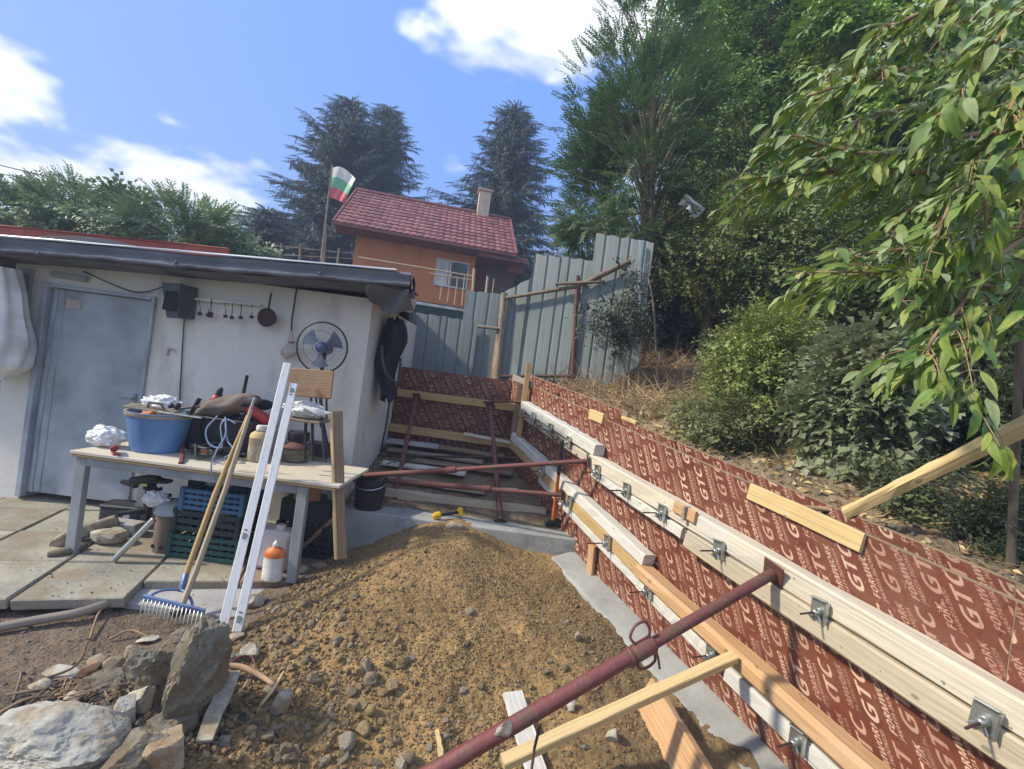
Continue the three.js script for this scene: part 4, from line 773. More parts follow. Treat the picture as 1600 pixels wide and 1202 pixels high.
// ---------------------------------------------------------------- work table
const YT = 0.735, ZT = -3.3;
const T = (px, py) => onY(px, py, YT);
{
  const t = thing('work_table', 'grey steel framed work table with pale boards in front of the shed', 'table', V(-2.05, 0, -3.62));
  const xl = -3.03, xr = -1.11;
  part(t, 'table_top', box(V((xl + xr) / 2, YT - 0.012, -3.63), xr - xl, 0.022, 0.68, { ch: 0.003 }), M.pale);
  part(t, 'lower_board', box(V((xl + xr) / 2 - 0.01, YT - 0.035, -3.625), xr - xl - 0.03, 0.016, 0.66, { ch: 0.003 }), M.tan);
  part(t, 'apron', merge(box(V(-2.17, YT - 0.075, -3.335), 1.64, 0.06, 0.04), box(V(-2.17, YT - 0.075, -3.93), 1.64, 0.06, 0.04)), M.steelPaint);
  for (const x of [-2.96, -1.375]) for (const z of [-3.335, -3.93]) part(t, 'leg', box(V(x, YT / 2 - 0.026, z), 0.072, YT - 0.046, 0.05, { ch: 0.004 }), M.steelPaint);
}
function crumple(c, sx, sy, sz, sd, m = M.bag, amp = 0.35) { // thin crumpled bag
  return surf(80, 50, (u, v) => { const th = v * PI, ph = u * 2 * PI, n = V(sin(th) * cos(ph), cos(th), sin(th) * sin(ph)); const r = 1 + amp * (fbm(n.x * 2.2 + sd, n.y * 2.2, n.z * 2.2, 4) - 0.5) * 2 + amp * 1.7 * (abs(fbm(n.x * 3.4 + sd, n.y * 3.4, n.z * 3.4, 3) - 0.5) - 0.1) + amp * 0.6 * (abs(fbm(n.x * 9 + sd, n.y * 9, n.z * 9, 2) - 0.5) - 0.1); return V(c.x + n.x * sx * r, max(c.y + n.y * sy * r, c.y - sy * 0.9), c.z + n.z * sz * r); });
}
{ const p = T(158, 697); single('plastic_bag', 'crumpled white plastic bag at the left end of the table', 'plastic bag', crumple(V(p.x + 0.02, p.y + 0.075, p.z), 0.13, 0.075, 0.09, 4), M.bag); }
single('red_tool', 'small red handled tool beside the foot of the blue bucket', 'tool', merge(bar(T(180, 706).add(V(0, 0.03, 0)), T(186, 711).add(V(0, 0.05, 0.05)), 0.022, 10), tube([T(172, 704).add(V(0, 0.02, 0)), T(176, 712).add(V(0, 0.01, 0)), T(188, 713).add(V(0, 0.01, 0))], 0.006, 6)), M.redPl);
{
  const p = T(228, 706).add(V(0, 0, -0.10));
  const t = bucketThing('bucket', 'blue mortar bucket full of tools on the table', p, 0.165, 0.218, 0.30, M.bluePl, 0.8);
  const w = (x, y, z) => p.clone().add(V(x, y, z));
  const rim = lathe([[0.208, 0.272], [0.223, 0.268], [0.226, 0.3], [0.212, 0.3]], V(0, 0, 0), 36); local(t, 'mortar_crust', rim, M.rock);
  single('trowel', 'plasterer trowel with grey blade lying across the blue bucket', 'trowel', merge(box(w(-0.02, 0.325, 0.08), 0.34, 0.006, 0.12, { rot: [0.2, 0.1, -0.06] }), tube([w(-0.05, 0.33, 0.08), w(-0.04, 0.37, 0.08), w(0.05, 0.37, 0.08), w(0.08, 0.33, 0.08)], 0.009, 7)), M.rockDark);
  single('brush', 'orange block brush lying on the rim of the blue bucket', 'brush', box(w(0.02, 0.29, 0.16), 0.09, 0.045, 0.05, { ch: 0.01, rot: [0.2, 0.3, 0.3] }), M.orangePl);
  const k = thing('drill_tool', 'dark hand tool with upright handle in the blue bucket', 'tool', w(0.2, 0.3, 0));
  part(k, 'handle', beam(w(0.235, 0.30, 0.02), w(0.285, 0.44, 0), 0.035, 0.03, { ch: 0.009 }), M.blackSoft);
  part(k, 'blade', box(w(0.2, 0.305, 0.05), 0.3, 0.012, 0.08, { rot: [0, 0.2, -0.05] }), M.galv);
  part(k, 'knobs', merge(new THREE.SphereGeometry(0.026, 10, 8).translate(...w(0.12, 0.36, 0.0).toArray()), new THREE.SphereGeometry(0.022, 10, 8).translate(...w(0.05, 0.35, -0.03).toArray()), bar(w(0.0, 0.31, 0), w(0.3, 0.38, 0.02), 0.009)), M.black);
  single('cement_bag', 'grey dusty plastic film standing in the back of the blue bucket', 'film', crumple(w(-0.06, 0.33, -0.08), 0.16, 0.09, 0.08, 9), M.bag);
  // second, black bucket close behind on the right
  bucketThing('bucket', 'black mortar bucket right behind the blue one on the table', T(272, 705).add(V(0.02, 0, -0.22)), 0.14, 0.19, 0.27, M.black, 0.7);
}
{ // black basket with cables and tools
  const p = T(340, 712).add(V(0, 0, -0.17)), t = thing('basket', 'big black ribbed basket full of tools in the middle of the table', 'basket', p);
  const w = (x, y, z) => p.clone().add(V(x, y, z));
  const sh = surf(48, 12, (u, v) => { const a = u * 2 * PI, k = v, r = lerp(0.20, 0.255, k) * (1 + 0.012 * sin(a * 30)), e = pow(pow(abs(cos(a)), 4) + pow(abs(sin(a)), 4), -0.25) * 0.92; return V(p.x + cos(a) * r * e * 1.05, p.y + 0.012 + k * 0.27, p.z + sin(a) * r * e * 0.72); });
  part(t, 'shell', sh, M.black);
  part(t, 'base', box(w(0, 0.012, 0), 0.38, 0.02, 0.27), M.black);
  part(t, 'rim', tube(Array.from({ length: 49 }, (_, i) => { const a = i / 48 * 2 * PI, e = pow(pow(abs(cos(a)), 4) + pow(abs(sin(a)), 4), -0.25) * 0.92; return w(cos(a) * 0.26 * e * 1.05, 0.285, sin(a) * 0.26 * e * 0.72); }), 0.011, 7), M.black);
  part(t, 'contents', rockGeo(95, 0.23, 0.07, 0.16, 3, 0.15, 8).translate(...w(0, 0.26, 0).toArray()), M.blackSoft);
  // tools piled on the basket
  const dr = (l, x, y, z, ry, rz, c) => { const d = thing('power_tool', l, 'power tool', w(x, y, z)); const Q = new THREE.Matrix4().compose(w(x, y, z), new THREE.Quaternion().setFromEuler(new THREE.Euler(0, ry, rz)), V(1, 1, 1)); const A = (n, g, m) => part(d, n, g.applyMatrix4(Q), m);
    A('motor_body', tube([V(-0.11, 0.02, 0), V(-0.09, 0.02, 0), V(0.06, 0.02, 0), V(0.1, 0.02, 0)], [0.03, 0.046, 0.046, 0.03], 14), c); A('chuck', tube([V(0.1, 0.02, 0), V(0.15, 0.02, 0), V(0.17, 0.02, 0)], [0.024, 0.022, 0.012], 10), M.black); A('handle', beam(V(-0.07, 0, 0), V(-0.11, -0.12, 0), 0.04, 0.034, { ch: 0.01 }), M.black); };
  dr('red power drill at the left top of the black basket', -0.13, 0.36, 0.06, 0.4, 1.35, M.redPl);
  dr('red and black grinder lying in the middle of the black basket', 0.0, 0.37, 0.08, -0.2, 0.25, M.redPl);
  dr('red power tool at the right end of the basket beside the levels', 0.21, 0.33, 0.06, 0.2, -0.5, M.redPl);
  dr('dark power tool with a red switch lying at the back right of the basket', 0.15, 0.40, -0.06, 0.1, 0.05, M.blackSoft);
  part(thing('metal_ring', 'metal ring handle standing up behind the red drill', 'ring', w(-0.13, 0.45, 0)), 'ring', tube([0, 1, 2, 3, 4, 5, 6].map((i) => w(-0.16 + 0.05 * i / 6, 0.43 + 0.06 * sin(i / 6 * PI), 0.02)), 0.007, 6, { smooth: 14 }), M.galv);
  const sk = surf(30, 20, (u, v) => { const th = v * PI, ph = u * 2 * PI, n = V(sin(th) * cos(ph), cos(th), sin(th) * sin(ph)), r = 1 + 0.35 * (fbm(n.x * 2 + 3, n.y * 2, n.z * 2, 4) - 0.5) + 0.1 * sin(ph * 7) * sin(th); const q = at(350, 635, 3.82); return V(q.x + n.x * 0.25 * r + 0.1 * n.y, q.y + n.y * 0.115 * r + 0.05 * n.x, q.z + n.z * 0.12 * r); });
  single('sack', 'grey brown sack slumped behind the tools against the wall', 'sack', sk, M.sack);
  single('broom_stub', 'short dark stick standing up behind the sack', 'stick', bar(at(379, 620, 3.85), at(386, 587, 3.9), 0.014, 8), M.blackSoft);
  const cab = (l, pts, r = 0.0055) => single('cable', l, 'cable', tube(pts.map(([a, b, d]) => at(a, b, d)), r, 6, { smooth: 50 }), M.cableBlue);
  cab('grey blue cable looping in front of the basket, left loop', [[340, 650, 3.35], [322, 672, 3.32], [328, 695, 3.3], [346, 699, 3.3], [345, 665, 3.32], [352, 655, 3.34], [368, 662, 3.34]]);
  cab('grey blue cable hanging down over the table edge to the crates', [[352, 652, 3.34], [352, 680, 3.3], [338, 705, 3.28], [330, 728, 3.27], [332, 744, 3.28], [342, 754, 3.3]]);
  cab('grey blue cable looping by the wooden handles', [[352, 662, 3.33], [356, 690, 3.3], [366, 704, 3.28], [350, 716, 3.29], [334, 726, 3.3]]);
  single('screwdriver', 'screwdriver with orange handle lying in front of the basket', 'screwdriver', merge(tube([T(313, 716).add(V(0, 0.055, 0.02)), T(316, 716).add(V(0, 0.055, 0.02)), T(330, 716).add(V(0, 0.055, 0.02))], [0.012, 0.018, 0.016], 10)), M.orangePl);
  single('hand_tool', 'rusty hand tool with dark handle hanging over the table edge', 'tool', beam(T(284, 704).add(V(0, 0.06, 0)), T(287, 724).add(V(0, 0.0, 0.03)), 0.03, 0.03, { ch: 0.008 }), M.rust);
  single('cable_mess', 'dark tangle of belts and cables in front of the basket', 'cables', merge([0, 1, 2, 3, 4, 5, 6].map((k) => tube([0, 1, 2, 3, 4].map((i) => T(298 + i * 18 + rr(-9, 9), 716 + rr(-8, 8)).add(V(0, rr(0.02, 0.12), rr(-0.03, 0.03)))), 0.009, 6, { smooth: 20 }))), M.cable);
}
{ // sprayer bottle
  const p = T(396, 722).add(V(0, 0, -0.05)), t = thing('canister', 'pale canister with amber shoulder and white cap on the table', 'canister', p);
  local(t, 'body', lathe([[0, 0], [0.068, 0], [0.074, 0.01], [0.074, 0.19], [0.066, 0.215], [0.04, 0.235], [0, 0.236]], V(0, 0, 0), 28), M.rock);
  local(t, 'shoulder', lathe([[0.0755, 0.188], [0.068, 0.216], [0.042, 0.238], [0.038, 0.236], [0.064, 0.2]], V(0, 0, 0), 28), M.yellow);
  local(t, 'cap', lathe([[0, 0.236], [0.034, 0.236], [0.036, 0.25], [0.036, 0.275], [0.028, 0.285], [0, 0.286]], V(0, 0, 0), 20), M.whitePl);
  local(t, 'carry_ring', new THREE.TorusGeometry(0.03, 0.006, 8, 20).rotateX(1.2).translate(0.055, 0.278, 0), M.whitePl);
}
{ // right end of the table: tin, dark box, fan stand with board and clear bag
  const p = T(455, 722).add(V(0, 0, -0.06)), t = thing('pot', 'round dark pot with rusty lid behind the spirit levels', 'pot', p);
  local(t, 'body', lathe([[0, 0], [0.10, 0], [0.11, 0.015], [0.115, 0.09], [0.108, 0.115], [0, 0.115]], V(0, 0, 0), 28), M.rockDark);
  local(t, 'lid', lathe([[0.116, 0.112], [0.114, 0.13], [0.06, 0.165], [0, 0.17]], V(0, 0, 0), 28), M.rust);
  local(t, 'upper_tin', lathe([[0.0, 0.25], [0.075, 0.245], [0.085, 0.23], [0.085, 0.17], [0.06, 0.165]], V(0, 0, -0.02), 24), M.blackSoft);
}
{
  const b = T(487, 712).add(V(0, 0, -0.22)), t = thing('pedestal_fan', 'round pedestal fan with blue hub standing against the shed wall', 'fan', b);
  const c = at(503, 543, 3.78);
  const ring = (R, r, z, n = 44) => new THREE.TorusGeometry(R, r, 8, n).translate(c.x, c.y, c.z + z);
  part(t, 'guard_ring', ring(0.205, 0.0075, 0), M.black);
  const wires = []; for (let i = 0; i < 48; i++) { const a = i / 48 * 2 * PI; wires.push(tube([0.05, 0.13, 0.205].map((R, k) => V(c.x + cos(a + 0.25 * (1 - k / 2)) * R, c.y + sin(a + 0.25 * (1 - k / 2)) * R, c.z + [0.06, 0.05, 0.004][k])), 0.0013, 3)); }
  part(t, 'guard_wires', merge(wires, ring(0.05, 0.002, 0.06), ring(0.13, 0.0014, 0.05)), M.black);
  const bl = []; for (let i = 0; i < 3; i++) { const a0 = i * 2 * PI / 3 + 0.5; const g = surf(8, 6, (u, v) => { const R = lerp(0.03, 0.165, u), a = a0 + lerp(-0.42, 0.5, v) * (0.6 + 0.5 * u); return V(c.x + cos(a) * R, c.y + sin(a) * R, c.z + 0.005 + 0.03 * (v - 0.5)); }); bl.push(g); }
  const bm = new THREE.MeshPhysicalMaterial({ color: C(0.16, 0.19, 0.27), roughness: 0.3, transmission: 0.25, thickness: 0, side: THREE.DoubleSide });
  for (const g of bl) part(t, 'blade', g, bm);
  part(t, 'hub', lathe([[0, 0.06], [0.035, 0.055], [0.045, 0.03], [0.045, -0.02], [0.05, -0.12], [0.03, -0.15], [0, -0.15]], V(0, 0, 0), 20).rotateX(PI / 2).translate(c.x, c.y, c.z), mat({ color: C(0.08, 0.1, 0.2), roughness: 0.4 }));
  part(t, 'pole', tube([V(c.x, c.y - 0.03, c.z - 0.07), V(c.x - 0.01, c.y - 0.25, c.z - 0.07), V(b.x, b.y + 0.02, b.z)], [0.02, 0.014, 0.014], 10), M.black);
  part(t, 'base', lathe([[0, 0.03], [0.1, 0.022], [0.13, 0.006], [0.13, 0], [0, 0]], V(b.x, b.y, b.z), 24), M.black);
}
{
  const d = 3.5, t = thing('stool', 'small dark stool with slatted back carrying a plank on the table', 'stool', T(492, 725));
  const b = merge(bar(at(476, 720, d), at(478, 655, d), 0.012), bar(at(488, 720, d + 0.15), at(488, 655, d + 0.12), 0.012), bar(at(515, 715, d), at(503, 652, d), 0.012), bar(at(507, 722, d - 0.15), at(503, 660, d - 0.1), 0.01));
  part(t, 'legs', b, M.black);
  part(t, 'seat', box(at(482, 656, d), 0.27, 0.02, 0.24, { ch: 0.006 }), M.brown);
  for (const px of [486, 494, 502, 510]) part(t, 'back_slat', bar(at(px, 655, d + 0.1), at(px, 618, d + 0.1), 0.009, 8), M.black);
  single('clear_bag', 'clear plastic bag with sticks lying on the dark stool', 'plastic bag', crumple(at(478, 641, d).add(V(0, 0, 0.02)), 0.145, 0.06, 0.1, 14), M.bag);
  const st = []; for (let k = 0; k < 5; k++) st.push(bar(at(470 + k * 6, 634 + k * 1, d - 0.12), at(500 + k * 4, 650 - k, d - 0.14), 0.0045, 5)); single('sticks', 'bundle of pale sticks in the clear bag on the stool', 'sticks', merge(st), M.alu);
  single('board', 'reddish brown board leaning upright on the stool behind the levels', 'board', beam(at(451, 597, d - 0.07), at(519, 602, d - 0.07), 0.022, 0.205, { up: V(-0.02, 1, -0.12), seg: 6 }), wood(woodOrange, new THREE.Color(0.62, 0.62, 0.66)));
  single('toolbox', 'small black box behind the stool legs on the table', 'box', box(T(487, 716).add(V(0.03, 0.07, -0.1)), 0.2, 0.13, 0.12, { ch: 0.012 }), M.black);
}
// ---------------------------------------------------------------- long tools leaning on the table
function level(label, a, b, vials) {
  const t = thing('spirit_level', label, 'spirit level', b), d = b.clone().sub(a), L = d.length(); d.normalize(); const sd = V(1, 0, 0), up = V(0, 1, 0);
  const bd = beam(a, b, 0.05, 0.024, { up: V(0.35, 0.3, 1), seg: 4, rough: 0, bow: 0, ch: 0.003 });
  part(t, 'profile', bd, M.alu);
  const n = d.clone().cross(V(1, 0, 0)).normalize(); if (n.z < 0) n.negate();
  const q = new THREE.Quaternion().setFromUnitVectors(V(0, 1, 0), n);
  for (const f of vials) { const c = a.clone().addScaledVector(d, f * L).addScaledVector(n, 0.0135); part(t, 'vial', new THREE.CylinderGeometry(0.0185, 0.0185, 0.004, 20).applyQuaternion(q).translate(c.x, c.y, c.z), M.vial); }
  for (const f of vials) { const c = a.clone().addScaledVector(d, f * L + (f > 0.5 ? -0.035 : 0.035)).addScaledVector(n, 0.0135); part(t, 'slot', box(c, 0.024, 0.007, 0.003), M.dark); }
}
{
  const a1 = onY(347, 984, 0.0), b1 = at(449, 568, 3.36), a2 = onY(370, 987, 0.0), b2 = at(459, 600, 3.33);
  level('longer left aluminium spirit level leaning in front of the table', a1, b1, [0.3]);
  level('shorter right aluminium spirit level leaning in front of the table', a2, b2, [0.04, 0.965]);
}
{ // blue rake
  const hd = onY(272, 958, 0.02), neck = at(285, 915, 2.88), top = at(383, 640, 3.26), t = thing('rake', 'blue garden rake standing head down, wooden handle leaning on the table', 'rake', hd);
  part(t, 'handle', tube([at(289, 902, 2.92), at(336, 772, 3.08), at(388, 650, 3.25)], [0.017, 0.0165, 0.015], 10), wood(woodYellow, new THREE.Color(0.78, 0.72, 0.62)));
  part(t, 'socket', tube([at(283, 925, 2.86), at(286, 912, 2.885), at(290, 898, 2.92)], [0.016, 0.02, 0.02], 10), M.blueMet);
  const L = at(222, 945, 2.72), R = at(318, 968, 2.72);
  part(t, 'bow', merge(tube([at(283, 922, 2.86), at(258, 922, 2.82), at(240, 928, 2.78), at(228, 940, 2.74)], 0.008, 7, { smooth: 14 }), tube([at(283, 922, 2.86), at(292, 928, 2.82), at(300, 942, 2.78), at(299, 958, 2.74)], 0.008, 7, { smooth: 14 })), M.blueMet);
  part(t, 'head_bar', beam(L.clone().add(V(0, 0.045, 0)), R.clone().add(V(0, 0.045, 0)), 0.016, 0.03, { seg: 4 }), M.blueMet);
  for (let i = 0; i < 16; i++) { const p = L.clone().lerp(R, (i + 0.5) / 16); part(t, 'tine', tube([p.clone().add(V(0, 0.04, 0.002)), p.clone().add(V(0.012, 0.02, 0.03)), p.clone().add(V(0.02, -0.022, 0.05))], [0.0055, 0.005, 0.003], 6), M.galv); }
}
{
  const t = thing('shovel', 'hoe with long grey brown wooden handle beside the rake', 'hoe', onY(290, 945, 0.0));
  part(t, 'handle', tube([at(283, 950, 2.74), at(305, 895, 2.86), at(352, 765, 3.05), at(392, 640, 3.22)], [0.017, 0.0175, 0.0165, 0.013], 10), wood(woodGrey, new THREE.Color(1.35, 1.3, 1.15)));
  part(t, 'tip', bar(at(391, 641, 3.22), at(398, 622, 3.26), 0.010, 8), M.steelPaint);
  part(t, 'blade', box(at(282, 958, 2.73), 0.10, 0.05, 0.012, { rot: [0.5, 0.3, 0.4] }), M.rustDark);
}
{ const t = thing('plank', 'tall narrow plank with bright edge leaning at the right end of the table', 'plank', onY(528, 872, 0.02));
  const g = beam(at(534, 873, 3.33), at(527, 643, 3.42), 0.072, 0.024, { up: V(0.35, 0, 1), seg: 8 }); part(t, 'plank_face', g, M.brown); part(t, 'cut_edge', beam(at(525, 874, 3.31), at(518, 644, 3.40), 0.022, 0.018, { up: V(0, 0, 1), seg: 8 }), M.yellow); }
// ---------------------------------------------------------------- under the table
function crate(label, c, sx, sy, sz, m, ry = 0, rows = 4) {
  const t = thing('crate', label, 'crate', V(c.x, c.y, c.z)); t.rotation.y = ry;
  const L = (n, g) => { const o = shade(new THREE.Mesh(g, m)); o.name = n; t.add(o); };
  const w = 0.012;
  for (const s of [-1, 1]) {
    const f = [], e = [];
    for (let r = 0; r < rows; r++) { const y = sy * (r + 0.5) / rows; f.push(box(V(0, y, s * sz / 2), sx, sy / rows * 0.66, w, { ch: 0.002 })); e.push(box(V(s * sx / 2, y, 0), w, sy / rows * 0.66, sz - 0.02, { ch: 0.002 })); }
    for (let k = 0; k < 9; k++) f.push(box(V(lerp(-sx / 2, sx / 2, k / 8), sy / 2, s * (sz / 2 - 0.004)), 0.012, sy, 0.014, { ch: 0.002 }));
    L(s > 0 ? 'front_slats' : 'back_slats', merge(f)); L('end_slats', merge(e));
  }
  for (const x of [-1, 1]) for (const z of [-1, 1]) L('corner_post', box(V(x * sx / 2, sy / 2, z * sz / 2), 0.035, sy + 0.01, 0.035, { ch: 0.006 }));
  L('bottom', box(V(0, 0.012, 0), sx - 0.02, 0.014, sz - 0.02));
  return t;
}
const UG = (px, py, dz = 0) => onY(px, py, 0).add(V(0, 0, dz));
{
  const p = UG(313, 878, -0.17);
  crate('dark green crate at the bottom of the stack under the table', V(p.x, 0, p.z), 0.50, 0.185, 0.32, M.greenCr, 0.02, 4);
  crate('blackish crate in the middle of the stack under the table', V(p.x - 0.005, 0.19, p.z - 0.01), 0.48, 0.17, 0.31, M.darkCr, -0.02, 3);
  crate('blue crate on top of the stack under the table', V(p.x + 0.015, 0.363, p.z), 0.44, 0.165, 0.31, M.blueCr, 0.03, 4);
  reseed(1411);
  [['dark jar in the green crate', -0.1, 0.03], ['rusty tin in the green crate', 0.05, 0.03], ['brown jar in the middle crate', -0.08, 0.22], ['tin with pale rim in the middle crate', 0.06, 0.22]].forEach(([l, dx, y], i) => single('jar', l, 'jar', lathe([[0, 0], [0.045, 0], [0.05, 0.01], [0.05, 0.1], [0.035, 0.12], [0.035, 0.135], [0, 0.135]], V(p.x + dx, y, p.z + 0.04), 16), [M.blackSoft, M.rust, M.brown, M.galv][i]));
  single('paint_tin', 'white square tin on the blue crate under the table', 'tin', box(V(p.x + 0.06, 0.595, p.z + 0.06), 0.10, 0.085, 0.09, { ch: 0.012, rot: [0, 0.3, 0] }), M.rock);
  single('glass_jar', 'round glass jar lid on the blue crate', 'jar', new THREE.SphereGeometry(0.055, 18, 10).scale(1, 0.75, 1).translate(p.x - 0.05, 0.57, p.z + 0.05), M.steelPaint);
  single('rag_pile', 'dark rags heaped between the crates and the table top', 'rags', rockGeo(120, 0.22, 0.06, 0.12, 3, 0.2, 5).translate(p.x + 0.05, 0.58, p.z - 0.1), M.blackSoft);
}
{
  const p = UG(440, 880, -0.30);
  crate('black crate behind the white canister under the table', V(p.x + 0.08, 0.0, p.z), 0.42, 0.27, 0.3, M.darkCr, 0.0, 5);
  single('box', 'dark cardboard box on the black crate under the table', 'box', box(V(p.x + 0.06, 0.36, p.z), 0.40, 0.18, 0.28, { ch: 0.006 }), M.black);
  single('can', 'orange brown can on the dark box under the table', 'can', lathe([[0, 0], [0.05, 0], [0.053, 0.01], [0.053, 0.17], [0.045, 0.18], [0, 0.18]], V(p.x + 0.10, 0.452, p.z + 0.1), 20), M.terracotta);
  single('bottle', 'grey bottle between the levels under the table', 'bottle', lathe([[0, 0], [0.04, 0], [0.042, 0.1], [0.02, 0.13], [0.018, 0.16], [0, 0.16]], V(p.x - 0.02, 0.452, p.z + 0.1), 16), M.rock);
  const q = UG(418, 893, -0.08), t = thing('canister', 'big white plastic canister behind the beige jerrycan', 'canister', V(q.x, 0, q.z));
  part(t, 'body', box(V(q.x, 0.15, q.z), 0.29, 0.29, 0.17, { ch: 0.03 }), mat({ map: mottle, color: C(0.85, 0.78, 0.74), roughness: 0.6 }));
  part(t, 'neck', lathe([[0.035, 0], [0.035, 0.03], [0.028, 0.035], [0, 0.035]], V(q.x + 0.02, 0.293, q.z), 16), M.whitePl);
}
{
  const p = UG(424, 906), t = thing('jerrycan', 'beige ribbed bottle with orange shoulder standing in front of the table', 'jerrycan', p);
  const prof = [[0, 0], [0.062, 0], [0.068, 0.008]]; for (let i = 0; i <= 10; i++) { prof.push([0.0685 - 0.003 * (i % 2), 0.015 + i * 0.015]); } 
  local(t, 'body', lathe([...prof, [0.069, 0.17]], V(0, 0, 0), 32, 1.05, 0.8), M.whitePl);
  local(t, 'shoulder', lathe([[0.0695, 0.169], [0.067, 0.195], [0.05, 0.222], [0.024, 0.236], [0.022, 0.245]], V(0, 0, 0), 32, 1.05, 0.8), M.orangePl);
  local(t, 'cap', lathe([[0.022, 0.243], [0.022, 0.262], [0.012, 0.268], [0.01, 0.28], [0, 0.28]], V(0, 0, 0), 18), M.whitePl);
}
{ // metal pot and pipe, drum, machine
  const p = UG(240, 868, -0.12), t = thing('drum', 'brown rusty metal drum with holes at its foot under the table', 'drum', p);
  local(t, 'body', lathe([[0, 0.0], [0.085, 0], [0.088, 0.006], [0.09, 0.29], [0.094, 0.295], [0.09, 0.3], [0.084, 0.295], [0.082, 0.02], [0, 0.02]], V(0, 0, 0), 28), mat({ map: mottle, color: C(0.27, 0.2, 0.15), roughness: 0.85 }));
  for (const x of [-0.045, 0.02]) local(t, 'hole', new THREE.CylinderGeometry(0.014, 0.014, 0.012, 12).rotateX(PI / 2).translate(x, 0.05, sqrt(0.0089 ** 1 - x * x) - 0.004), M.dark);
  single('pan', 'grey dented pan upside down on the brown drum', 'pan', lathe([[0.0, 0.1], [0.05, 0.096], [0.105, 0.06], [0.12, 0.0], [0.116, 0.0], [0, 0.09]], V(p.x + 0.03, 0.30, p.z + 0.02), 26), M.steelPaint);
  single('pipe', 'grey steel pipe leaning from the paving to the pan under the table', 'pipe', tube([onY(177, 876, 0.012), at(240, 812, 3.35)], 0.021, 14, { cap: true }), M.galv);
  single('plastic_bag', 'torn white plastic bag among the scrap under the table', 'plastic bag', crumple(at(242, 780, 3.5), 0.09, 0.055, 0.06, 24), M.bag);
  reseed(1501); const scr = []; for (let k = 0; k < 16; k++) { const a = at(rr(212, 262), rr(745, 815), 3.6); scr.push(beam(a, a.clone().add(V(rr(-0.13, 0.13), rr(-0.06, 0.08), rr(-0.08, 0.08))), rr(0.015, 0.05), rr(0.01, 0.03))); }
  single('scrap_pile', 'dark scrap metal and tools piled under the left half of the table', 'scrap', merge(scr), M.blackSoft);
  single('grinder', 'black angle grinder lying on the scrap under the table', 'grinder', merge(tube([at(205, 752, 3.55), at(225, 750, 3.55), at(248, 748, 3.55)], [0.03, 0.035, 0.03], 12), new THREE.CylinderGeometry(0.06, 0.06, 0.012, 20).translate(...at(255, 752, 3.5).toArray())), M.black);
  single('label_tag', 'small yellow green tag on the scrap under the table', 'tag', box(at(225, 758, 3.48), 0.045, 0.018, 0.01), mat({ color: C(0.45, 0.6, 0.12) }));
  single('cardboard', 'grey panel standing behind the scrap under the table', 'panel', box(V(-2.35, 0.3, -3.98), 0.55, 0.6, 0.02), M.blackSoft);
}
{
  const p = UG(176, 826, -0.12), t = thing('toolbox', 'dark grey toolbox with wire handle and white label under the table', 'toolbox', V(p.x, 0, p.z));
  part(t, 'body', box(V(p.x, 0.09, p.z), 0.30, 0.13, 0.2, { ch: 0.012, rot: [0, 0.12, 0] }), mat({ map: mottle, color: C(0.07, 0.073, 0.08), roughness: 0.6 }));
  part(t, 'lid', box(V(p.x, 0.165, p.z), 0.31, 0.03, 0.21, { ch: 0.01, rot: [0, 0.12, 0] }), M.black);
  part(t, 'white_label', box(V(p.x + 0.075, 0.1, p.z + 0.094), 0.05, 0.035, 0.004, { rot: [0, 0.12, 0] }), M.whitePl);
  part(t, 'wire_handle', tube([V(p.x - 0.14, 0.18, p.z + 0.05), V(p.x - 0.05, 0.225, p.z + 0.08), V(p.x + 0.08, 0.23, p.z + 0.08), V(p.x + 0.14, 0.19, p.z)], 0.005, 6, { smooth: 16 }), M.black);
  const q = UG(185, 838, -0.02); single('concrete_block', 'grey concrete block under the dark toolbox', 'block', box(V(q.x - 0.02, 0.05, q.z - 0.06), 0.26, 0.09, 0.13, { ch: 0.008, jit: 0.004 }), M.conc);
}
{ // rubber boot lying on its side
  const a = UG(64, 868), t = thing('rubber_boot', 'pale rubber boot lying on the paving at the left table leg', 'boot', V(a.x, 0, a.z));
  const pts = [[62, 866, 0.05], [80, 862, 0.055], [100, 853, 0.06], [120, 848, 0.065], [145, 843, 0.075], [168, 838, 0.085]].map(([x, y, h]) => onY(x, y, 0).add(V(0, h, -0.06)));
  part(t, 'boot_body', tube(pts, [0.018, 0.048, 0.055, 0.056, 0.062, 0.07], 16, { smooth: 26, flat: 0.75 }), M.rock);
  part(t, 'sole', tube([[64, 874], [85, 871], [110, 864], [122, 860]].map(([x, y]) => onY(x, y, 0).add(V(0, 0.018, -0.04))), [0.016, 0.03, 0.03, 0.026], 12, { smooth: 16, flat: 1.5 }), M.rockDark);
  single('white_sack', 'crumpled whitish sack on the paving beside the boot', 'sack', rockGeo(140, 0.13, 0.07, 0.09, 3, 0.16, 6).translate(...onY(158, 852, 0).add(V(0, 0.06, -0.06)).toArray()), M.rockWhite);
}
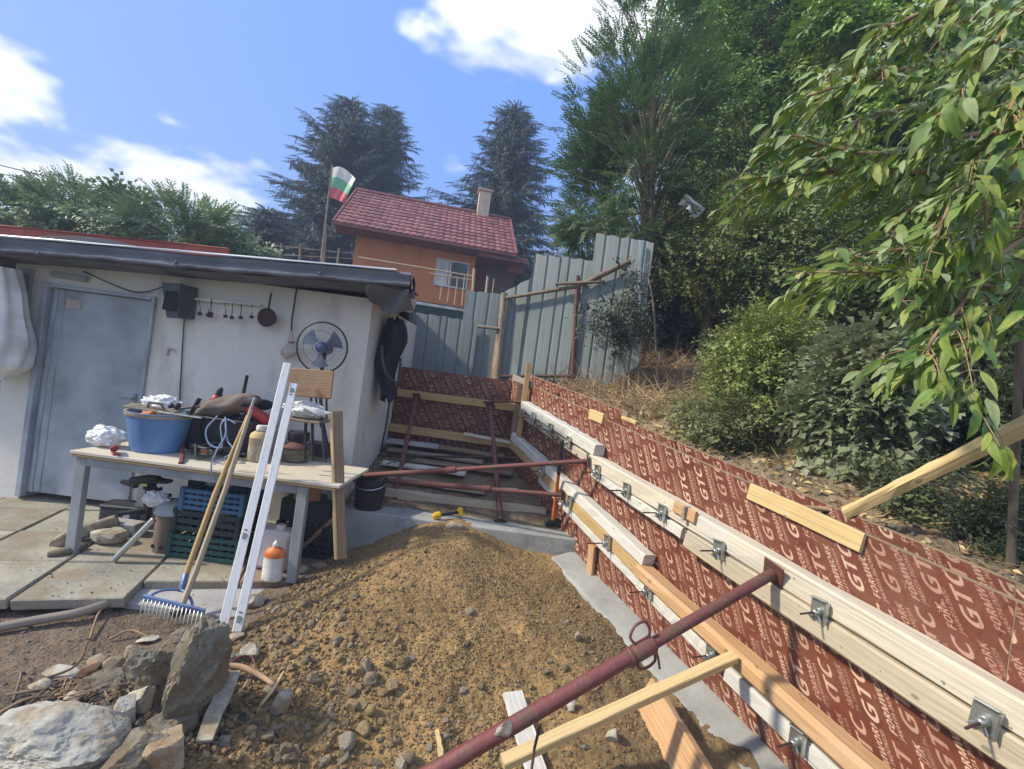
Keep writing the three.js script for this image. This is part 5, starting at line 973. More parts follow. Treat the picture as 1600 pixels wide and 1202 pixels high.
{ const p = UG(507, 868, -0.1), t = thing('hollow_brick', 'reddish hollow brick standing under the right end of the table', 'brick', V(p.x, 0, p.z)); 
  part(t, 'brick_body', merge(box(V(p.x, 0.03, p.z), 0.11, 0.02, 0.12), box(V(p.x, 0.075, p.z), 0.11, 0.014, 0.12), box(V(p.x, 0.12, p.z), 0.11, 0.02, 0.12), ...[-0.048, 0, 0.048].map((x) => box(V(p.x + x, 0.075, p.z + 0.0), 0.014, 0.072, 0.118))), M.terracotta);
  single('plank', 'grey plank leaning in the shadow under the right end of the table', 'plank', beam(at(470, 855, 3.75), at(540, 790, 3.85), 0.09, 0.03), M.brown);
  for (const [px, py, r, l] of [[462, 893, 0.085, 'grey lump of concrete right of the jerrycan'], [500, 888, 0.07, 'second grey concrete lump at the foot of the heap by the brick'], [480, 905, 0.045, 'small grey lump below the two concrete lumps']]) { const g = rockGeo(px, r, r * 0.55, r * 0.7, 3, 0.07); const q = onY(px, py, 0); g.translate(q.x, 0.0 + r * 0.3, q.z); single('concrete_lump', l, 'concrete', g, M.rock); } }
// ================================================================ fence of profiled sheets
reseed(1700);
function profSheet(parent, a, b, yb0, yb1, yt0, yt1, ph = 0) {   // one profiled steel sheet between two upright edges
  const d = b.clone().sub(a), L = hypot(d.x, d.z), n = V(-d.z / L, 0, d.x / L), P = 0.175, N = max(10, Math.round(L / 0.0085));
  const off = (x) => { const k = (((x + ph) / P) % 1 + 1) % 1; return k < 0.05 ? -0.017 * k / 0.05 : k < 0.1 ? -0.017 : k < 0.15 ? -0.017 * (0.15 - k) / 0.05 : 0.0005 * sin(k * 20); };
  const g = surf(N, 6, (u, v) => { const x = u * L, p = a.clone().addScaledVector(d, u); const yb = lerp(yb0, yb1, u), yt = lerp(yt0, yt1, u) + 0.006 * sin(x * 36); return V(p.x + n.x * off(x), lerp(yb, yt, v), p.z + n.z * off(x)).addScaledVector(n, 0.003 * sin(v * 5 + u * 3 + ph * 20)); }, L, 2);
  // second skin a hair behind so that the sheet has thickness
  const g2 = g.clone(); g2.translate(-n.x * 0.002, 0, -n.z * 0.002);
  part(parent, 'sheet', merge(boxUV(g), boxUV(g2)), M.sheet);
}
{
  const A = at(610, 500, 6.15), B = at(783, 500, 6.05), Cn = at(1010, 500, 5.35);
  const on = (P, Q, px) => { // point of the fence line under a pixel column
    let lo = 0, hi = 1; for (let i = 0; i < 40; i++) { const m = (lo + hi) / 2, p = P.clone().lerp(Q, m); const c = cos(ROLL), s = sin(ROLL), X = p.x, Y = p.y - 1.6, D = -p.z; const sx = 800 + FPX * (X * c + Y * s) / D; sx < px ? lo = m : hi = m; } return P.clone().lerp(Q, lo); };
  const yAt = (px, py, p) => at(px, py, -p.z).y;
  const t = thing('sheet_metal_fence', 'grey profiled sheet metal fence stepping up the slope behind the excavation', 'fence', A.clone().setY(1));
  const seg = (P, Q, x0, x1, top0, top1, yb0, yb1, ph) => { const a = on(P, Q, x0), b = on(P, Q, x1); profSheet(t, a, b, yb0, yb1, yAt(x0, top0, a), yAt(x1, top1, b), ph); };
  // left stretch, square to the view
  seg(A, B, 628, 690, 486, 494, 0.7, 0.7, 0.02); seg(A, B, 690, 748, 494, 505, 0.7, 0.7, 0.11);
  { const a = on(A, B, 722).add(V(0, 0, -0.05)), b = on(A, B, 778).add(V(0, 0, -0.05)); profSheet(t, a, b, 0.7, 0.7, yAt(722, 453, a), yAt(778, 459, b), 0.05); }
  // right stretch, climbing the bank
  seg(B, Cn, 781, 822, 455, 433, 0.8, 1.0, 0.03); seg(B, Cn, 822, 868, 395, 401, 1.0, 1.2, 0.0); seg(B, Cn, 868, 914, 400, 406, 1.2, 1.5, 0.1); seg(B, Cn, 914, 960, 362, 370, 1.5, 1.75, 0.06); seg(B, Cn, 960, 1006, 369, 377, 1.7, 2.0, 0.12);
  const post = (a, b, r, m) => part(t, 'post', tube([a, b], [r, r * 0.92], 9), m);
  post(at(776, 592, 5.98), at(788, 458, 5.98), 0.045, M.barkGrey);
  post(at(893, 612, 5.62), at(903, 431, 5.62), 0.028, M.rust);
  part(t, 'rail', tube([at(790, 466, 5.95), at(900, 448, 5.62), at(925, 437, 5.55), at(985, 408, 5.35)], [0.024, 0.024, 0.034, 0.036], 8), M.bark);
  part(t, 'rail', tube([at(784, 588, 5.95), at(892, 588, 5.6)], 0.02, 7), M.rustDark);
  part(t, 'rail', tube([at(746, 510, 5.95), at(778, 514, 5.95)], 0.02, 7), M.barkGrey);
  part(t, 'rail', tube([at(868, 444, 5.66), at(945, 440, 5.5)], 0.02, 7), M.bark);
  part(t, 'edge_post', beam(at(998, 470, 5.36), at(1001, 376, 5.36), 0.03, 0.03, { up: V(0, 0, 1) }), M.galv);
}
// ================================================================ the house up the slope
{
  const A = at(522, 344, 13.0), Bp = at(806, 393, 13.9); const dx = Bp.x - A.x, dz = Bp.z - A.z, L = hypot(dx, dz), yaw = Math.atan2(-dz, dx);
  const t = thing('house', 'orange rendered house with a dark red tiled roof above the fence', 'house', V(A.x, A.y, A.z)); t.rotation.y = yaw;
  const eave = 0, rise = 1.86, run = 2.55;
  const L_ = (par, n, g, m, pos) => { const o = shade(new THREE.Mesh(g, m)); o.name = n; if (pos) o.position.copy(pos); par.add(o); return o; };
  const render = mat({ map: plasterTex, color: C(1.0, 0.38, 0.16), roughness: 0.92 }), renderDark = mat({ map: plasterTex, color: C(0.5, 0.15, 0.11), roughness: 0.9 });
  const red = mat({ map: mottle, color: C(0.34, 0.11, 0.10), roughness: 0.45 });
  const wz = -0.62, wy0 = -5.2;
  // gable ended body
  const side = new THREE.Shape(); side.moveTo(0, wy0); side.lineTo(0, eave - 0.02 + 0.62 / run * rise * 0.8); side.lineTo(-(run - 0.62), rise - 0.12); side.lineTo(-(2 * run - 1.24), eave + 0.3); side.lineTo(-(2 * run - 1.24), wy0); side.closePath();
  const body = boxUV(new THREE.ExtrudeGeometry(side, { depth: 3.55, bevelEnabled: false })); body.rotateY(PI / 2); // shape x -> -z
  body.translate(0.52, 0, 0); body.rotateY(0); 
  // after the turn the section runs along +z for negative shape x; mirror it to run away from the view
  { const p = body.attributes.position; for (let i = 0; i < p.count; i++) p.setZ(i, -abs(p.getZ(i)) + wz); body.computeVertexNormals(); }
  L_(t, 'wall', body, render);
  L_(t, 'porch_wall', plainBox(V(L - 0.55, wy0 / 2 + 0.1, wz - 2.0), 1.7, -wy0, 2.2), renderDark);
  L_(t, 'porch_roof', box(V(L - 0.35, -0.18, -0.75), 1.5, 0.16, 1.4, { ch: 0.02 }), red);
  L_(t, 'porch_fascia', box(V(L + 0.16, -0.28, -0.55), 0.5, 0.34, 0.05), red);
  const roof = L_(t, 'roof', merge(
    box(V(L / 2, rise / 2 - 0.07, -run / 2), L, 0.05, hypot(run, rise), { ch: 0.01, rot: [Math.atan2(rise, run), 0, 0] }),
    box(V(L / 2, rise / 2 - 0.07, -run * 1.5), L, 0.05, hypot(run, rise), { ch: 0.01, rot: [-Math.atan2(rise, run), 0, 0] })), red);
  // roof tiles: pressed tiles in courses, each its own piece
  const cols = 27, rows = 11, tw = L / cols, tl = hypot(run, rise) / rows, sl = Math.atan2(rise, run);
  const tile = surf(5, 3, (u, v) => V((u - 0.5) * tw * 1.02, 0.022 * (0.5 - 0.5 * cos(u * 2 * PI)) + 0.03 * (1 - v), (0.5 - v) * tl * 1.12));
  const skirt = surf(5, 1, (u, v) => V((u - 0.5) * tw * 1.02, lerp(0.0, 0.022 * (0.5 - 0.5 * cos(u * 2 * PI)) + 0.03, v), 0.5 * tl * 1.12));
  const tg = boxUV(merge(tile, skirt)); const tints = [0, 1, 2].map((k) => mat({ map: mottle, color: C(0.29 + 0.08 * k, 0.10 + 0.035 * k, 0.085 + 0.03 * k), roughness: 0.5, side: THREE.DoubleSide }));
  for (let r = 0; r < rows; r++) for (let c = 0; c < cols; c++) { const f = (r + 0.5) / rows, o = L_(roof, 'roof_tile', tg, tints[floor(rnd() * 3)], V((c + 0.5) * tw, f * rise - 0.035, -f * run)); o.rotation.x = sl; o.rotation.z = rr(-0.006, 0.006); }
  L_(roof, 'ridge_cap', tube([V(-0.03, rise - 0.01, -run), V(L + 0.03, rise - 0.01, -run)], 0.075, 10), red);
  L_(roof, 'verge', merge(beam(V(-0.02, -0.05, 0.03), V(-0.02, rise - 0.02, -run), 0.05, 0.09), beam(V(L + 0.02, -0.05, 0.03), V(L + 0.02, rise - 0.02, -run), 0.07, 0.12)), red);
  L_(roof, 'gutter', beam(V(-0.05, -0.1, 0.05), V(L + 0.05, -0.1, 0.05), 0.09, 0.07), red);
  const ch = L_(roof, 'chimney', box(V(4.22, rise + 0.24, -run - 0.05), 0.40, 1.0, 0.40, { ch: 0.01 }), mat({ map: plasterTex, color: C(0.95, 0.78, 0.64) }));
  ch.userData.label = 'pale rendered chimney'; L_(roof, 'chimney_cap', box(V(4.22, rise + 0.77, -run - 0.05), 0.52, 0.07, 0.52, { ch: 0.01 }), mat({ map: plasterTex, color: C(0.8, 0.6, 0.5) }));
  L_(t, 'eave_board', box(V(L / 2, -0.14, -0.32), L - 0.1, 0.03, 0.62), red);
  // window with its open white sash and dark pane
  const onW = (px, py, z) => { // pixel to the plane z = const of the house frame
    const r = ray(px, py), o = EYE.clone().sub(t.position), c = cos(-yaw), s = sin(-yaw), rot = (v) => V(v.x * c + v.z * s, v.y, -v.x * s + v.z * c), R = rot(r), O = rot(o), k = (z - O.z) / R.z; return O.addScaledVector(R, k); };
  const w0 = onW(683, 407, wz + 0.02), w1 = onW(728, 450, wz + 0.02);
  const wcx = (w0.x + w1.x) / 2, wcy = (w0.y + w1.y) / 2, ww = abs(w1.x - w0.x), wh = abs(w0.y - w1.y) + 0.1;
  const win = L_(t, 'window', merge(box(V(wcx, wcy + wh / 2, wz + 0.02), ww + 0.05, 0.05, 0.06), box(V(wcx, wcy - wh / 2, wz + 0.02), ww + 0.05, 0.05, 0.06), box(V(wcx - ww / 2, wcy, wz + 0.02), 0.05, wh, 0.06), box(V(wcx + ww / 2, wcy, wz + 0.02), 0.05, wh, 0.06), box(V(wcx - 0.06, wcy, wz + 0.02), 0.05, wh, 0.05)), M.whitePl);
  L_(win, 'pane', plainBox(V(wcx + ww * 0.2, wcy, wz + 0.012), ww * 0.56, wh - 0.05, 0.012), mat({ color: C(0.03, 0.04, 0.04), roughness: 0.06 }));
  L_(win, 'white_blind', plainBox(V(wcx - ww * 0.3, wcy, wz + 0.012), ww * 0.36, wh - 0.05, 0.012), M.whitePl);
  const d0 = onW(762, 408, -0.9 - 0.02), d1 = onW(800, 450, -0.9 - 0.02); L_(t, 'door', box(V((d0.x + d1.x) / 2, d0.y - 0.9, -0.88), abs(d1.x - d0.x), 1.9, 0.06), mat({ map: mottle, color: C(0.16, 0.09, 0.08), roughness: 0.6 }));
  L_(t, 'plinth', plainBox(V(L / 2, onW(700, 478, wz).y - 1.2, wz + 0.5), L + 1.5, 2.0, 1.9), mat({ map: mottle, color: C(0.03, 0.07, 0.07) }));
  L_(t, 'terrace_edge', box(V(L / 2, onW(700, 474, wz + 1.5).y - 0.12, wz + 1.46), L + 1.5, 0.07, 0.06), M.whitePl);
  // railing of the terrace
  const rl = thing('terrace_railing', 'tan steel railing along the terrace of the orange house', 'railing', at(700, 450, 12.4));
  const Rm = mat({ color: C(0.5, 0.36, 0.22), roughness: 0.5 });
  part(rl, 'top_rail', bar(at(560, 402, 12.4), at(740, 432, 12.7), 0.02), Rm); part(rl, 'middle_rail', bar(at(670, 427, 12.4), at(737, 438, 12.6), 0.016), Rm);
  for (const [x0, y0, x1, y1, r] of [[741, 420, 737, 478, 0.035], [726, 432, 721, 478, 0.014], [715, 434, 710, 476, 0.014], [705, 427, 699, 472, 0.014], [693, 429, 687, 468, 0.014], [762, 432, 758, 470, 0.03], [772, 436, 768, 470, 0.014]]) part(rl, r > 0.02 ? 'post' : 'baluster', bar(at(x0, y0, 12.5), at(x1, y1, 12.5), r), Rm);
}
{ // flag on its pole
  const base = at(500, 420, 11.5), top = at(519, 258, 11.5), t = thing('flag', 'white green and red flag flying from a tall thin pole beside the tiled roof', 'flag', V(base.x, base.y - 2, base.z));
  part(t, 'pole', tube([V(base.x - 0.1, base.y - 2.2, base.z), base, top], [0.026, 0.024, 0.017], 9), M.barkGrey);
  const hoist0 = at(519, 262, 11.5), hoist1 = at(512, 308, 11.5), names = ['white_stripe', 'green_stripe', 'red_stripe'];
  const cols = [C(0.9, 0.88, 0.8), C(0.25, 0.6, 0.36), C(0.8, 0.2, 0.2)];
  const fly = (u, v) => { const p = hoist0.clone().lerp(hoist1, v); const f0 = at(557, 282, 11.4), f1 = at(540, 322, 11.6); const q = f0.clone().lerp(f1, v); const w = p.clone().lerp(q, u); w.y += 0.13 * sin(u * PI) * (1 - 0.6 * v); w.z += 0.12 * sin(u * 7 + v * 2) * u; return w; };
  for (let k = 0; k < 3; k++) part(t, names[k], surf(18, 5, (u, v) => fly(u, (k + v) / 3)), new THREE.MeshPhysicalMaterial({ color: cols[k], roughness: 0.9, transmission: 0.35, thickness: 0, side: THREE.DoubleSide }));
}
single('utility_post', 'grey wooden post standing near the flagpole in front of the spruce', 'post', tube([at(509, 350, 12.2), at(504, 430, 12.2)], 0.04, 8), M.barkGrey);
single('wire_fence', 'thin wires and stakes of a garden fence left of the orange house', 'fence', merge([[430, 398, 560, 405], [430, 384, 545, 396]].map(([a, b, c, d]) => bar(at(a, b, 12.6), at(c, d, 12.6), 0.012, 5)), [[440, 380, 437, 412], [470, 382, 467, 414], [530, 388, 527, 412]].map(([a, b, c, d]) => bar(at(a, b, 12.6), at(c, d, 12.6), 0.03, 6))), M.barkGrey);
single('power_line', 'dark overhead wire crossing the clouds at the upper left', 'wire', tube([at(-60, 244, 10), at(150, 293, 10), at(300, 320, 10.2), at(450, 343, 10.5)], 0.012, 5, { smooth: 20 }), M.cable);
single('power_line', 'second thin overhead wire just under the first at the left', 'wire', tube([at(-60, 259, 11), at(150, 301, 11), at(300, 326, 11.2), at(450, 347, 11.5)], 0.008, 5, { smooth: 20 }), M.cable);
// ================================================================ rubble at the lower left
{
  const R = (name, px, py, sx, sy, sz, m, l, sd, d = 10, rough = 0.07, rot = [0, 0, 0], lift = 0.3, cat = 'rock') => {
    let p = onY(px, py, 0.05); p = onY(px, py, yardY(p.x, p.z)); const g = rockGeo(sd, sx, sy, sz, d, rough, 10); g.applyMatrix4(new THREE.Matrix4().makeRotationFromEuler(new THREE.Euler(...rot)));
    g.translate(p.x, yardY(p.x, p.z) + sy * lift, p.z); return single(name, l, cat, g, m);
  };
  R('rock', 66, 1188, 0.255, 0.115, 0.17, M.rockWhite, 'big pale rock in the bottom left corner', 41, 36, 0.11, [0.1, 0.3, -0.06], 0.45);
  R('rubble_lump', 300, 1125, 0.135, 0.245, 0.14, M.rockDark, 'upright dark grey lump of old mortar left of the levels', 42, 30, 0.13, [0, 0.5, -0.1], 0.62);
  R('rubble_lump', 232, 1085, 0.17, 0.19, 0.15, M.rockDark, 'rough dark mortar lump joined to the upright one', 43, 26, 0.16, [0.2, 0.2, 0.3], 0.4);
  R('rock', 214, 1120, 0.075, 0.085, 0.07, M.rock, 'grey rock between the dark lump and the big pale rock', 44, 16, 0.08, [0, 0.4, 0], 0.7);
  R('rock', 192, 1132, 0.055, 0.075, 0.05, M.rockWhite, 'whitish edge of stone above the big pale rock', 45, 16, 0.07, [0, 0, 0.3], 0.7);
  R('rock', 215, 1190, 0.15, 0.085, 0.11, M.rockDark, 'dark flat rock at the bottom edge right of the big pale rock', 46, 20, 0.1, [0.1, 0.2, 0.3], 0.5);
  R('rock', 262, 1200, 0.085, 0.095, 0.09, M.rockBrown, 'brownish rock at the bottom edge below the upright dark lump', 47, 16, 0.08, [0, 0.2, 0], 0.5);
  R('rubble', 100, 1045, 0.11, 0.02, 0.06, M.rockWhite, 'flat white shard lying on the earth left of the brick bit', 48, 9, 0.05, [0.1, -0.2, 0.05], 0.8, 'shard');
  R('brick_bit', 136, 1052, 0.06, 0.03, 0.035, M.terracotta, 'pale reddish brick bit on the rubble', 49, 9, 0.04, [0.2, 0.5, 0.3], 1.3, 'brick');
  R('rubble', 155, 1035, 0.055, 0.03, 0.04, M.rock, 'pale rubble piece beside the brick bit', 50, 9, 0.06, [0, 0.3, 0.2], 1.2, 'rubble');
  R('rubble', 178, 1042, 0.055, 0.035, 0.04, M.rock, 'grey rubble piece right of the brick bit', 51, 9, 0.06, [0, 0.3, 0], 1.0, 'rubble');
  R('rubble', 205, 1020, 0.05, 0.028, 0.04, M.rockBrown, 'tan rubble piece below the rake', 52, 9, 0.06, [0, 1, 0], 1.0, 'rubble');
  R('rubble', 228, 1000, 0.06, 0.02, 0.04, M.rockWhite, 'thin pale rubble slab nearest the rake head', 53, 9, 0.06, [0, 0.5, 0.1], 0.9, 'rubble');
  R('rock', 348, 1010, 0.05, 0.035, 0.045, M.rockWhite, 'pale block directly under the levels', 54, 9, 0.06, [0, 0, 0], 0.7);
  R('rock', 366, 998, 0.05, 0.025, 0.035, M.rockWhite, 'pale stone under the foot of the right level', 55, 9, 0.06, [0, 0.5, 0.2], 0.7);
  R('rock', 350, 1036, 0.05, 0.04, 0.045, M.rock, 'grey block below the pale block under the levels', 56, 9, 0.06, [0, 0, 0], 0.6);
  R('rock', 384, 1030, 0.06, 0.045, 0.05, M.rock, 'rough grey clod right of the block under the levels', 57, 9, 0.1, [0, 0, 0], 0.6);
  R('rock', 440, 1120, 0.045, 0.075, 0.035, M.rockWhite, 'upright pale pointed stone below the crossed roots', 58, 9, 0.06, [0.2, 0.3, -0.3], 0.7);
  R('rock', 402, 940, 0.09, 0.05, 0.06, M.rock, 'grey rubble right of the levels below the jerrycan', 59, 9, 0.1, [0, 0.4, 0], 0.6);
  R('rubble_lump', 175, 1078, 0.14, 0.075, 0.1, M.rockDark, 'dark earth clod beside the dry roots', 60, 14, 0.13, [0, 0.4, 0], 0.5);
  R('rubble_lump', 262, 1150, 0.10, 0.07, 0.08, M.rockDark, 'dark mortar lump at the foot of the upright grey lump', 64, 14, 0.13, [0, 0.4, 0.2], 0.6);
  R('rubble', 60, 1070, 0.05, 0.025, 0.04, M.rock, 'small grey concrete chip beside the dry twigs at the left edge', 65, 9, 0.08, [0, 0.2, 0], 0.8, 'rubble');
  R('rubble', 120, 1095, 0.06, 0.03, 0.05, M.rock, 'grey concrete chip above the big pale rock', 66, 9, 0.08, [0, 0.8, 0.1], 0.8, 'rubble');
  R('rubble', 282, 1000, 0.055, 0.04, 0.05, M.rockDark, 'dark clod below the right end of the rake', 67, 9, 0.1, [0, 0.8, 0.1], 0.8, 'rubble');
  R('rock', 956, 1160, 0.035, 0.035, 0.035, M.rockWhite, 'round pale stone right of the yellow board foot', 61, 9, 0.06, [0, 0, 0], 0.7);
  R('rock', 902, 1000, 0.022, 0.035, 0.022, M.rockWhite, 'pinkish pale stone upright between heap and footing', 62, 9, 0.06, [0, 0, 0.1], 0.8);
  R('rock', 893, 1110, 0.03, 0.028, 0.03, M.rockWhite, 'pale stone between the red prop and the yellow board', 63, 9, 0.06, [0, 0, 0], 0.7);
  const Y = (px, py, k = 0) => { let p = onY(px, py, 0); p = onY(px, py, yardY(p.x, p.z)); return V(p.x, yardY(p.x, p.z) + k, p.z); };
  single('handle', 'old grey wooden handle lying on the earth below the paving', 'handle', tube([Y(-40, 994, 0.03), Y(60, 980, 0.04), Y(120, 970, 0.05), Y(168, 955, 0.05)], [0.024, 0.025, 0.026, 0.028], 9, { smooth: 12 }), M.grey);
  single('stone_stub', 'small upright board stub at the end of the old handle', 'board', beam(Y(166, 972, -0.02), Y(172, 935, 0.02), 0.04, 0.02), M.grey);
  single('root', 'long peeled root lying over the gravel right of the dark lump', 'root', tube([Y(336, 1062, 0.05), Y(372, 1062, 0.055), Y(405, 1075, 0.05), Y(432, 1088, 0.045), Y(458, 1104, 0.02)], [0.013, 0.014, 0.012, 0.010, 0.006], 8, { smooth: 20 }), M.twig);
  single('root', 'short yellowish root piece crossing the long peeled root', 'root', tube([Y(406, 1106, 0.02), Y(424, 1092, 0.06), Y(440, 1074, 0.07)], [0.006, 0.008, 0.005], 7, { smooth: 10 }), M.yellow);
  single('root', 'curved reddish root above the long peeled root', 'root', tube([Y(355, 1055, 0.03), Y(372, 1045, 0.06), Y(390, 1046, 0.06), Y(398, 1056, 0.02)], [0.006, 0.007, 0.006, 0.004], 6, { smooth: 14 }), M.rust);
  single('slate_shard', 'long grey slate like shard leaning at the right of the dark lump', 'shard', beam(Y(318, 1175, 0.03), Y(356, 1090, 0.10), 0.055, 0.014, { seg: 6, rough: 0.005, w1: 0.075, w: 0.04 }), M.rock);
  const tw = [[[44, 1110], [80, 1085], [150, 1060], [210, 1030]], [[0, 1120], [40, 1112], [78, 1100]], [[60, 1060], [110, 1055], [136, 1010]], [[140, 1000], [150, 975], [160, 955]], [[20, 1100], [30, 1070], [32, 1055]], [[170, 1000], [200, 995], [230, 1000]], [[10, 1090], [60, 1092], [120, 1078]]];
  ['thin dark twig running from the dry roots up to the rake', 'thick dry twig at the left edge above the big pale rock', 'forked twig beside the white shard', 'short twig standing at the end of the old handle', 'dry stalk sticking up at the left edge', 'straw lying below the paving edge', 'dry twig between the left edge and the brick bit'].forEach((l, i) => single('twig', l, 'twig', tube(tw[i].map(([a, b], k) => Y(a, b, 0.015 + 0.03 * sin(k * 1.3))), [0.007, 0.006, 0.005, 0.003].slice(0, tw[i].length), 6, { smooth: 14 }), i & 1 ? M.twig : M.bark));
  reseed(1801); const rt = []; for (let k = 0; k < 46; k++) { const a = Y(rr(70, 215), rr(1075, 1105), 0.02); rt.push(tube([a, a.clone().add(V(rr(-0.05, 0.05), rr(0.0, 0.05), rr(-0.04, 0.04))), a.clone().add(V(rr(-0.09, 0.09), rr(-0.01, 0.04), rr(-0.06, 0.06)))], [0.004, 0.0035, 0.002], 5, { smooth: 7 })); }
  const dr = single('dry_roots', 'tangle of pale dry roots above the big pale rock', 'roots', merge(rt), M.twig); dr.userData.kind = 'stuff';
}
// ================================================================ vegetation
const leafMat = (c, t = 0.3) => new THREE.MeshPhysicalMaterial({ color: c, roughness: 0.62, transmission: t, thickness: 0, side: THREE.DoubleSide });
function leafG(L, W, curl = 0.15, n = 1) { // folded pointed leaf along +z, midrib low
  const pos = [], uv = [], idx = [], prof = n === 1 ? [[0, 0], [0.45, 1], [1, 0]] : Array.from({ length: n + 1 }, (_, i) => { const t = i / n; return [t, pow(t, 0.75) * pow(1 - t, 0.95) / 0.312]; });
  prof.forEach(([t, w]) => { const y = -curl * L * t * t; for (const s of [-1, 0, 1]) { pos.push(s * w * W / 2, y + abs(s) * w * W * 0.16, t * L); uv.push(s * 0.5 + 0.5, t); } });
  for (let i = 0; i < prof.length - 1; i++) for (let k = 0; k < 2; k++) { const a = i * 3 + k, b = a + 3; idx.push(a, b, a + 1, a + 1, b, b + 1); }
  return build(pos, uv, idx);
}
const place = (g, p, rx, ry, rz) => g.clone().applyMatrix4(new THREE.Matrix4().compose(p, new THREE.Quaternion().setFromEuler(new THREE.Euler(rx, ry, rz, 'YXZ')), V(1, 1, 1)));
// sprays: small twigs with leaves, along +z
function sprayBroad(n, L, leafL, leafW, sd) { reseed(sd); const gs = []; for (let i = 0; i < n; i++) { const t = (i + 0.5) / n; gs.push(place(leafG(leafL * rr(0.7, 1.15), leafW * rr(0.8, 1.1), 0.2), V(rr(-0.04, 0.04), rr(-0.05, 0.05) - 0.15 * t * t * L, t * L), rr(-0.3, 0.7), (i & 1 ? 1 : -1) * rr(0.5, 1.3), rr(-0.6, 0.6))); } return merge(gs); }
function sprayPinnate(n, L, leafL, leafW, sd) { reseed(sd); const gs = []; for (let i = 0; i < n; i++) { const t = (i + 1) / n; for (const s of [-1, 1]) gs.push(place(leafG(leafL * (1 - 0.35 * t), leafW, 0.1), V(0, -0.12 * t * t * L, t * L), rr(-0.1, 0.25), s * rr(0.65, 0.95), s * rr(-0.2, 0.2))); } return merge(gs); }
function sprayNeedle(n, L, sd) { reseed(sd); const gs = []; for (let i = 0; i < n; i++) { const t = i / n; for (const s of [-1, 1]) gs.push(place(leafG(0.2 * L * (1.15 - t) + 0.05, 0.05, 0.35), V(0, -0.16 * t * t * L, t * L), rr(0.05, 0.5), s * rr(0.5, 1.0), 0)); gs.push(place(leafG(0.2, 0.055, 0.5), V(0, -0.1 * t * L, t * L), 0.9, rr(-1, 1), 0)); } gs.push(place(leafG(0.2, 0.04, 0.2), V(0, -0.16 * L, L * 0.95), 0.1, 0, 0)); return merge(gs); }
const mBroad = leafMat(0xffffff, 0.5), mDark = leafMat(0xffffff, 0.25), mLit = leafMat(0xffffff, 0.5);
function instances(parent, name, geo, m, list) { // list of [pos, dir, scale, colour, roll]
  const im = new THREE.InstancedMesh(geo, m, list.length), M4 = new THREE.Matrix4(), z = V(0, 0, 1), w = worldOf(parent), B = new THREE.Matrix4();
  list.forEach(([p, d, s, c, roll = 0], i) => {
    const f = d.clone().normalize(), r = V(0, 1, 0).cross(f); if (r.lengthSq() < 1e-4) r.set(1, 0, 0); r.normalize(); const u = f.clone().cross(r);
    B.makeBasis(r, u, f); const q = new THREE.Quaternion().setFromRotationMatrix(B).multiply(new THREE.Quaternion().setFromAxisAngle(z, roll));
    im.setMatrixAt(i, M4.compose(p.clone().sub(w), q, V(s, s, s))); im.setColorAt(i, c);
  });
  im.name = name; shade(im); parent.add(im); return im;
}
const hsl = (a, b, t, k) => C(lerp(a[0], b[0], t) * k, lerp(a[1], b[1], t) * k, lerp(a[2], b[2], t) * k);
// a broadleaf or feathery tree: trunk, limbs to clumps spread through the crown, sprays in every clump
function leafyTree({ name, label, cat = 'tree', base, lean = V(0, 0, 0), H, cc, cr, clumps, per, spread, geo, size, c0, c1, m = mBroad, rt = 0.14, sd, shell = 0.35, droop = 0.2, bark = M.bark, group, flatTop, cut }) {
  reseed(sd); const t = thing(name, label, cat, base, group), top = cc.clone().add(V(0, cr.y * 0.75, 0));
  const P = (f) => base.clone().lerp(top, f).addScaledVector(lean, sin(f * PI)).add(V(0.12 * sin(f * 7 + sd), 0, 0.12 * cos(f * 5 + sd)).multiplyScalar(f * (1 - f) * 2));
  part(t, 'trunk', tube([0, 0.12, 0.25, 0.4, 0.55, 0.7, 0.85, 1].map(P), [rt * 1.25, rt, rt * 0.92, rt * 0.8, rt * 0.62, rt * 0.45, rt * 0.28, rt * 0.1], 10), bark);
  const list = [], limbs = [];
  for (let i = 0; i < clumps; i++) {
    let d; do { d = V(gauss(), gauss(), gauss()); } while (d.lengthSq() < 0.02); d.normalize();
    const k = pow(rnd(), shell), cp = cc.clone().add(V(d.x * cr.x * k, d.y * cr.y * k, d.z * cr.z * k));
    if (cut && cut(cp)) continue;
    const f = clamp((cp.y - base.y) / (top.y - base.y) - 0.22, 0.15, 0.92), a = P(f);
    limbs.push(tube([a, a.clone().lerp(cp, 0.5).add(V(0, 0.12 * a.distanceTo(cp), 0)), cp], [rt * 0.3 * (1.1 - f) + 0.006, rt * 0.16, 0.006], 5, { smooth: 5, cap: false }));
    const tone = rnd(), kk = 0.72 + 0.5 * rnd(), out = cp.clone().sub(cc).divide(cr).normalize();
    for (let j = 0; j < per; j++) {
      const o = V(gauss(), gauss() * 0.75, gauss()).multiplyScalar(spread * (0.6 + 0.5 * tone)), p = cp.clone().add(o);
      const dir = out.clone().multiplyScalar(0.8).add(o.multiplyScalar(0.7 / spread)).add(V(rr(-0.5, 0.5), rr(-0.5, 0.5) - droop, rr(-0.5, 0.5)));
      list.push([p, dir, size * rr(0.7, 1.25), hsl(c0, c1, clamp(tone * 0.7 + rnd() * 0.4), kk * rr(0.8, 1.2)), rr(-0.8, 0.8)]);
    }
  }
  part(t, 'branches', merge(limbs), bark);
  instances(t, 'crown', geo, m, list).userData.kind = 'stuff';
  return t;
}
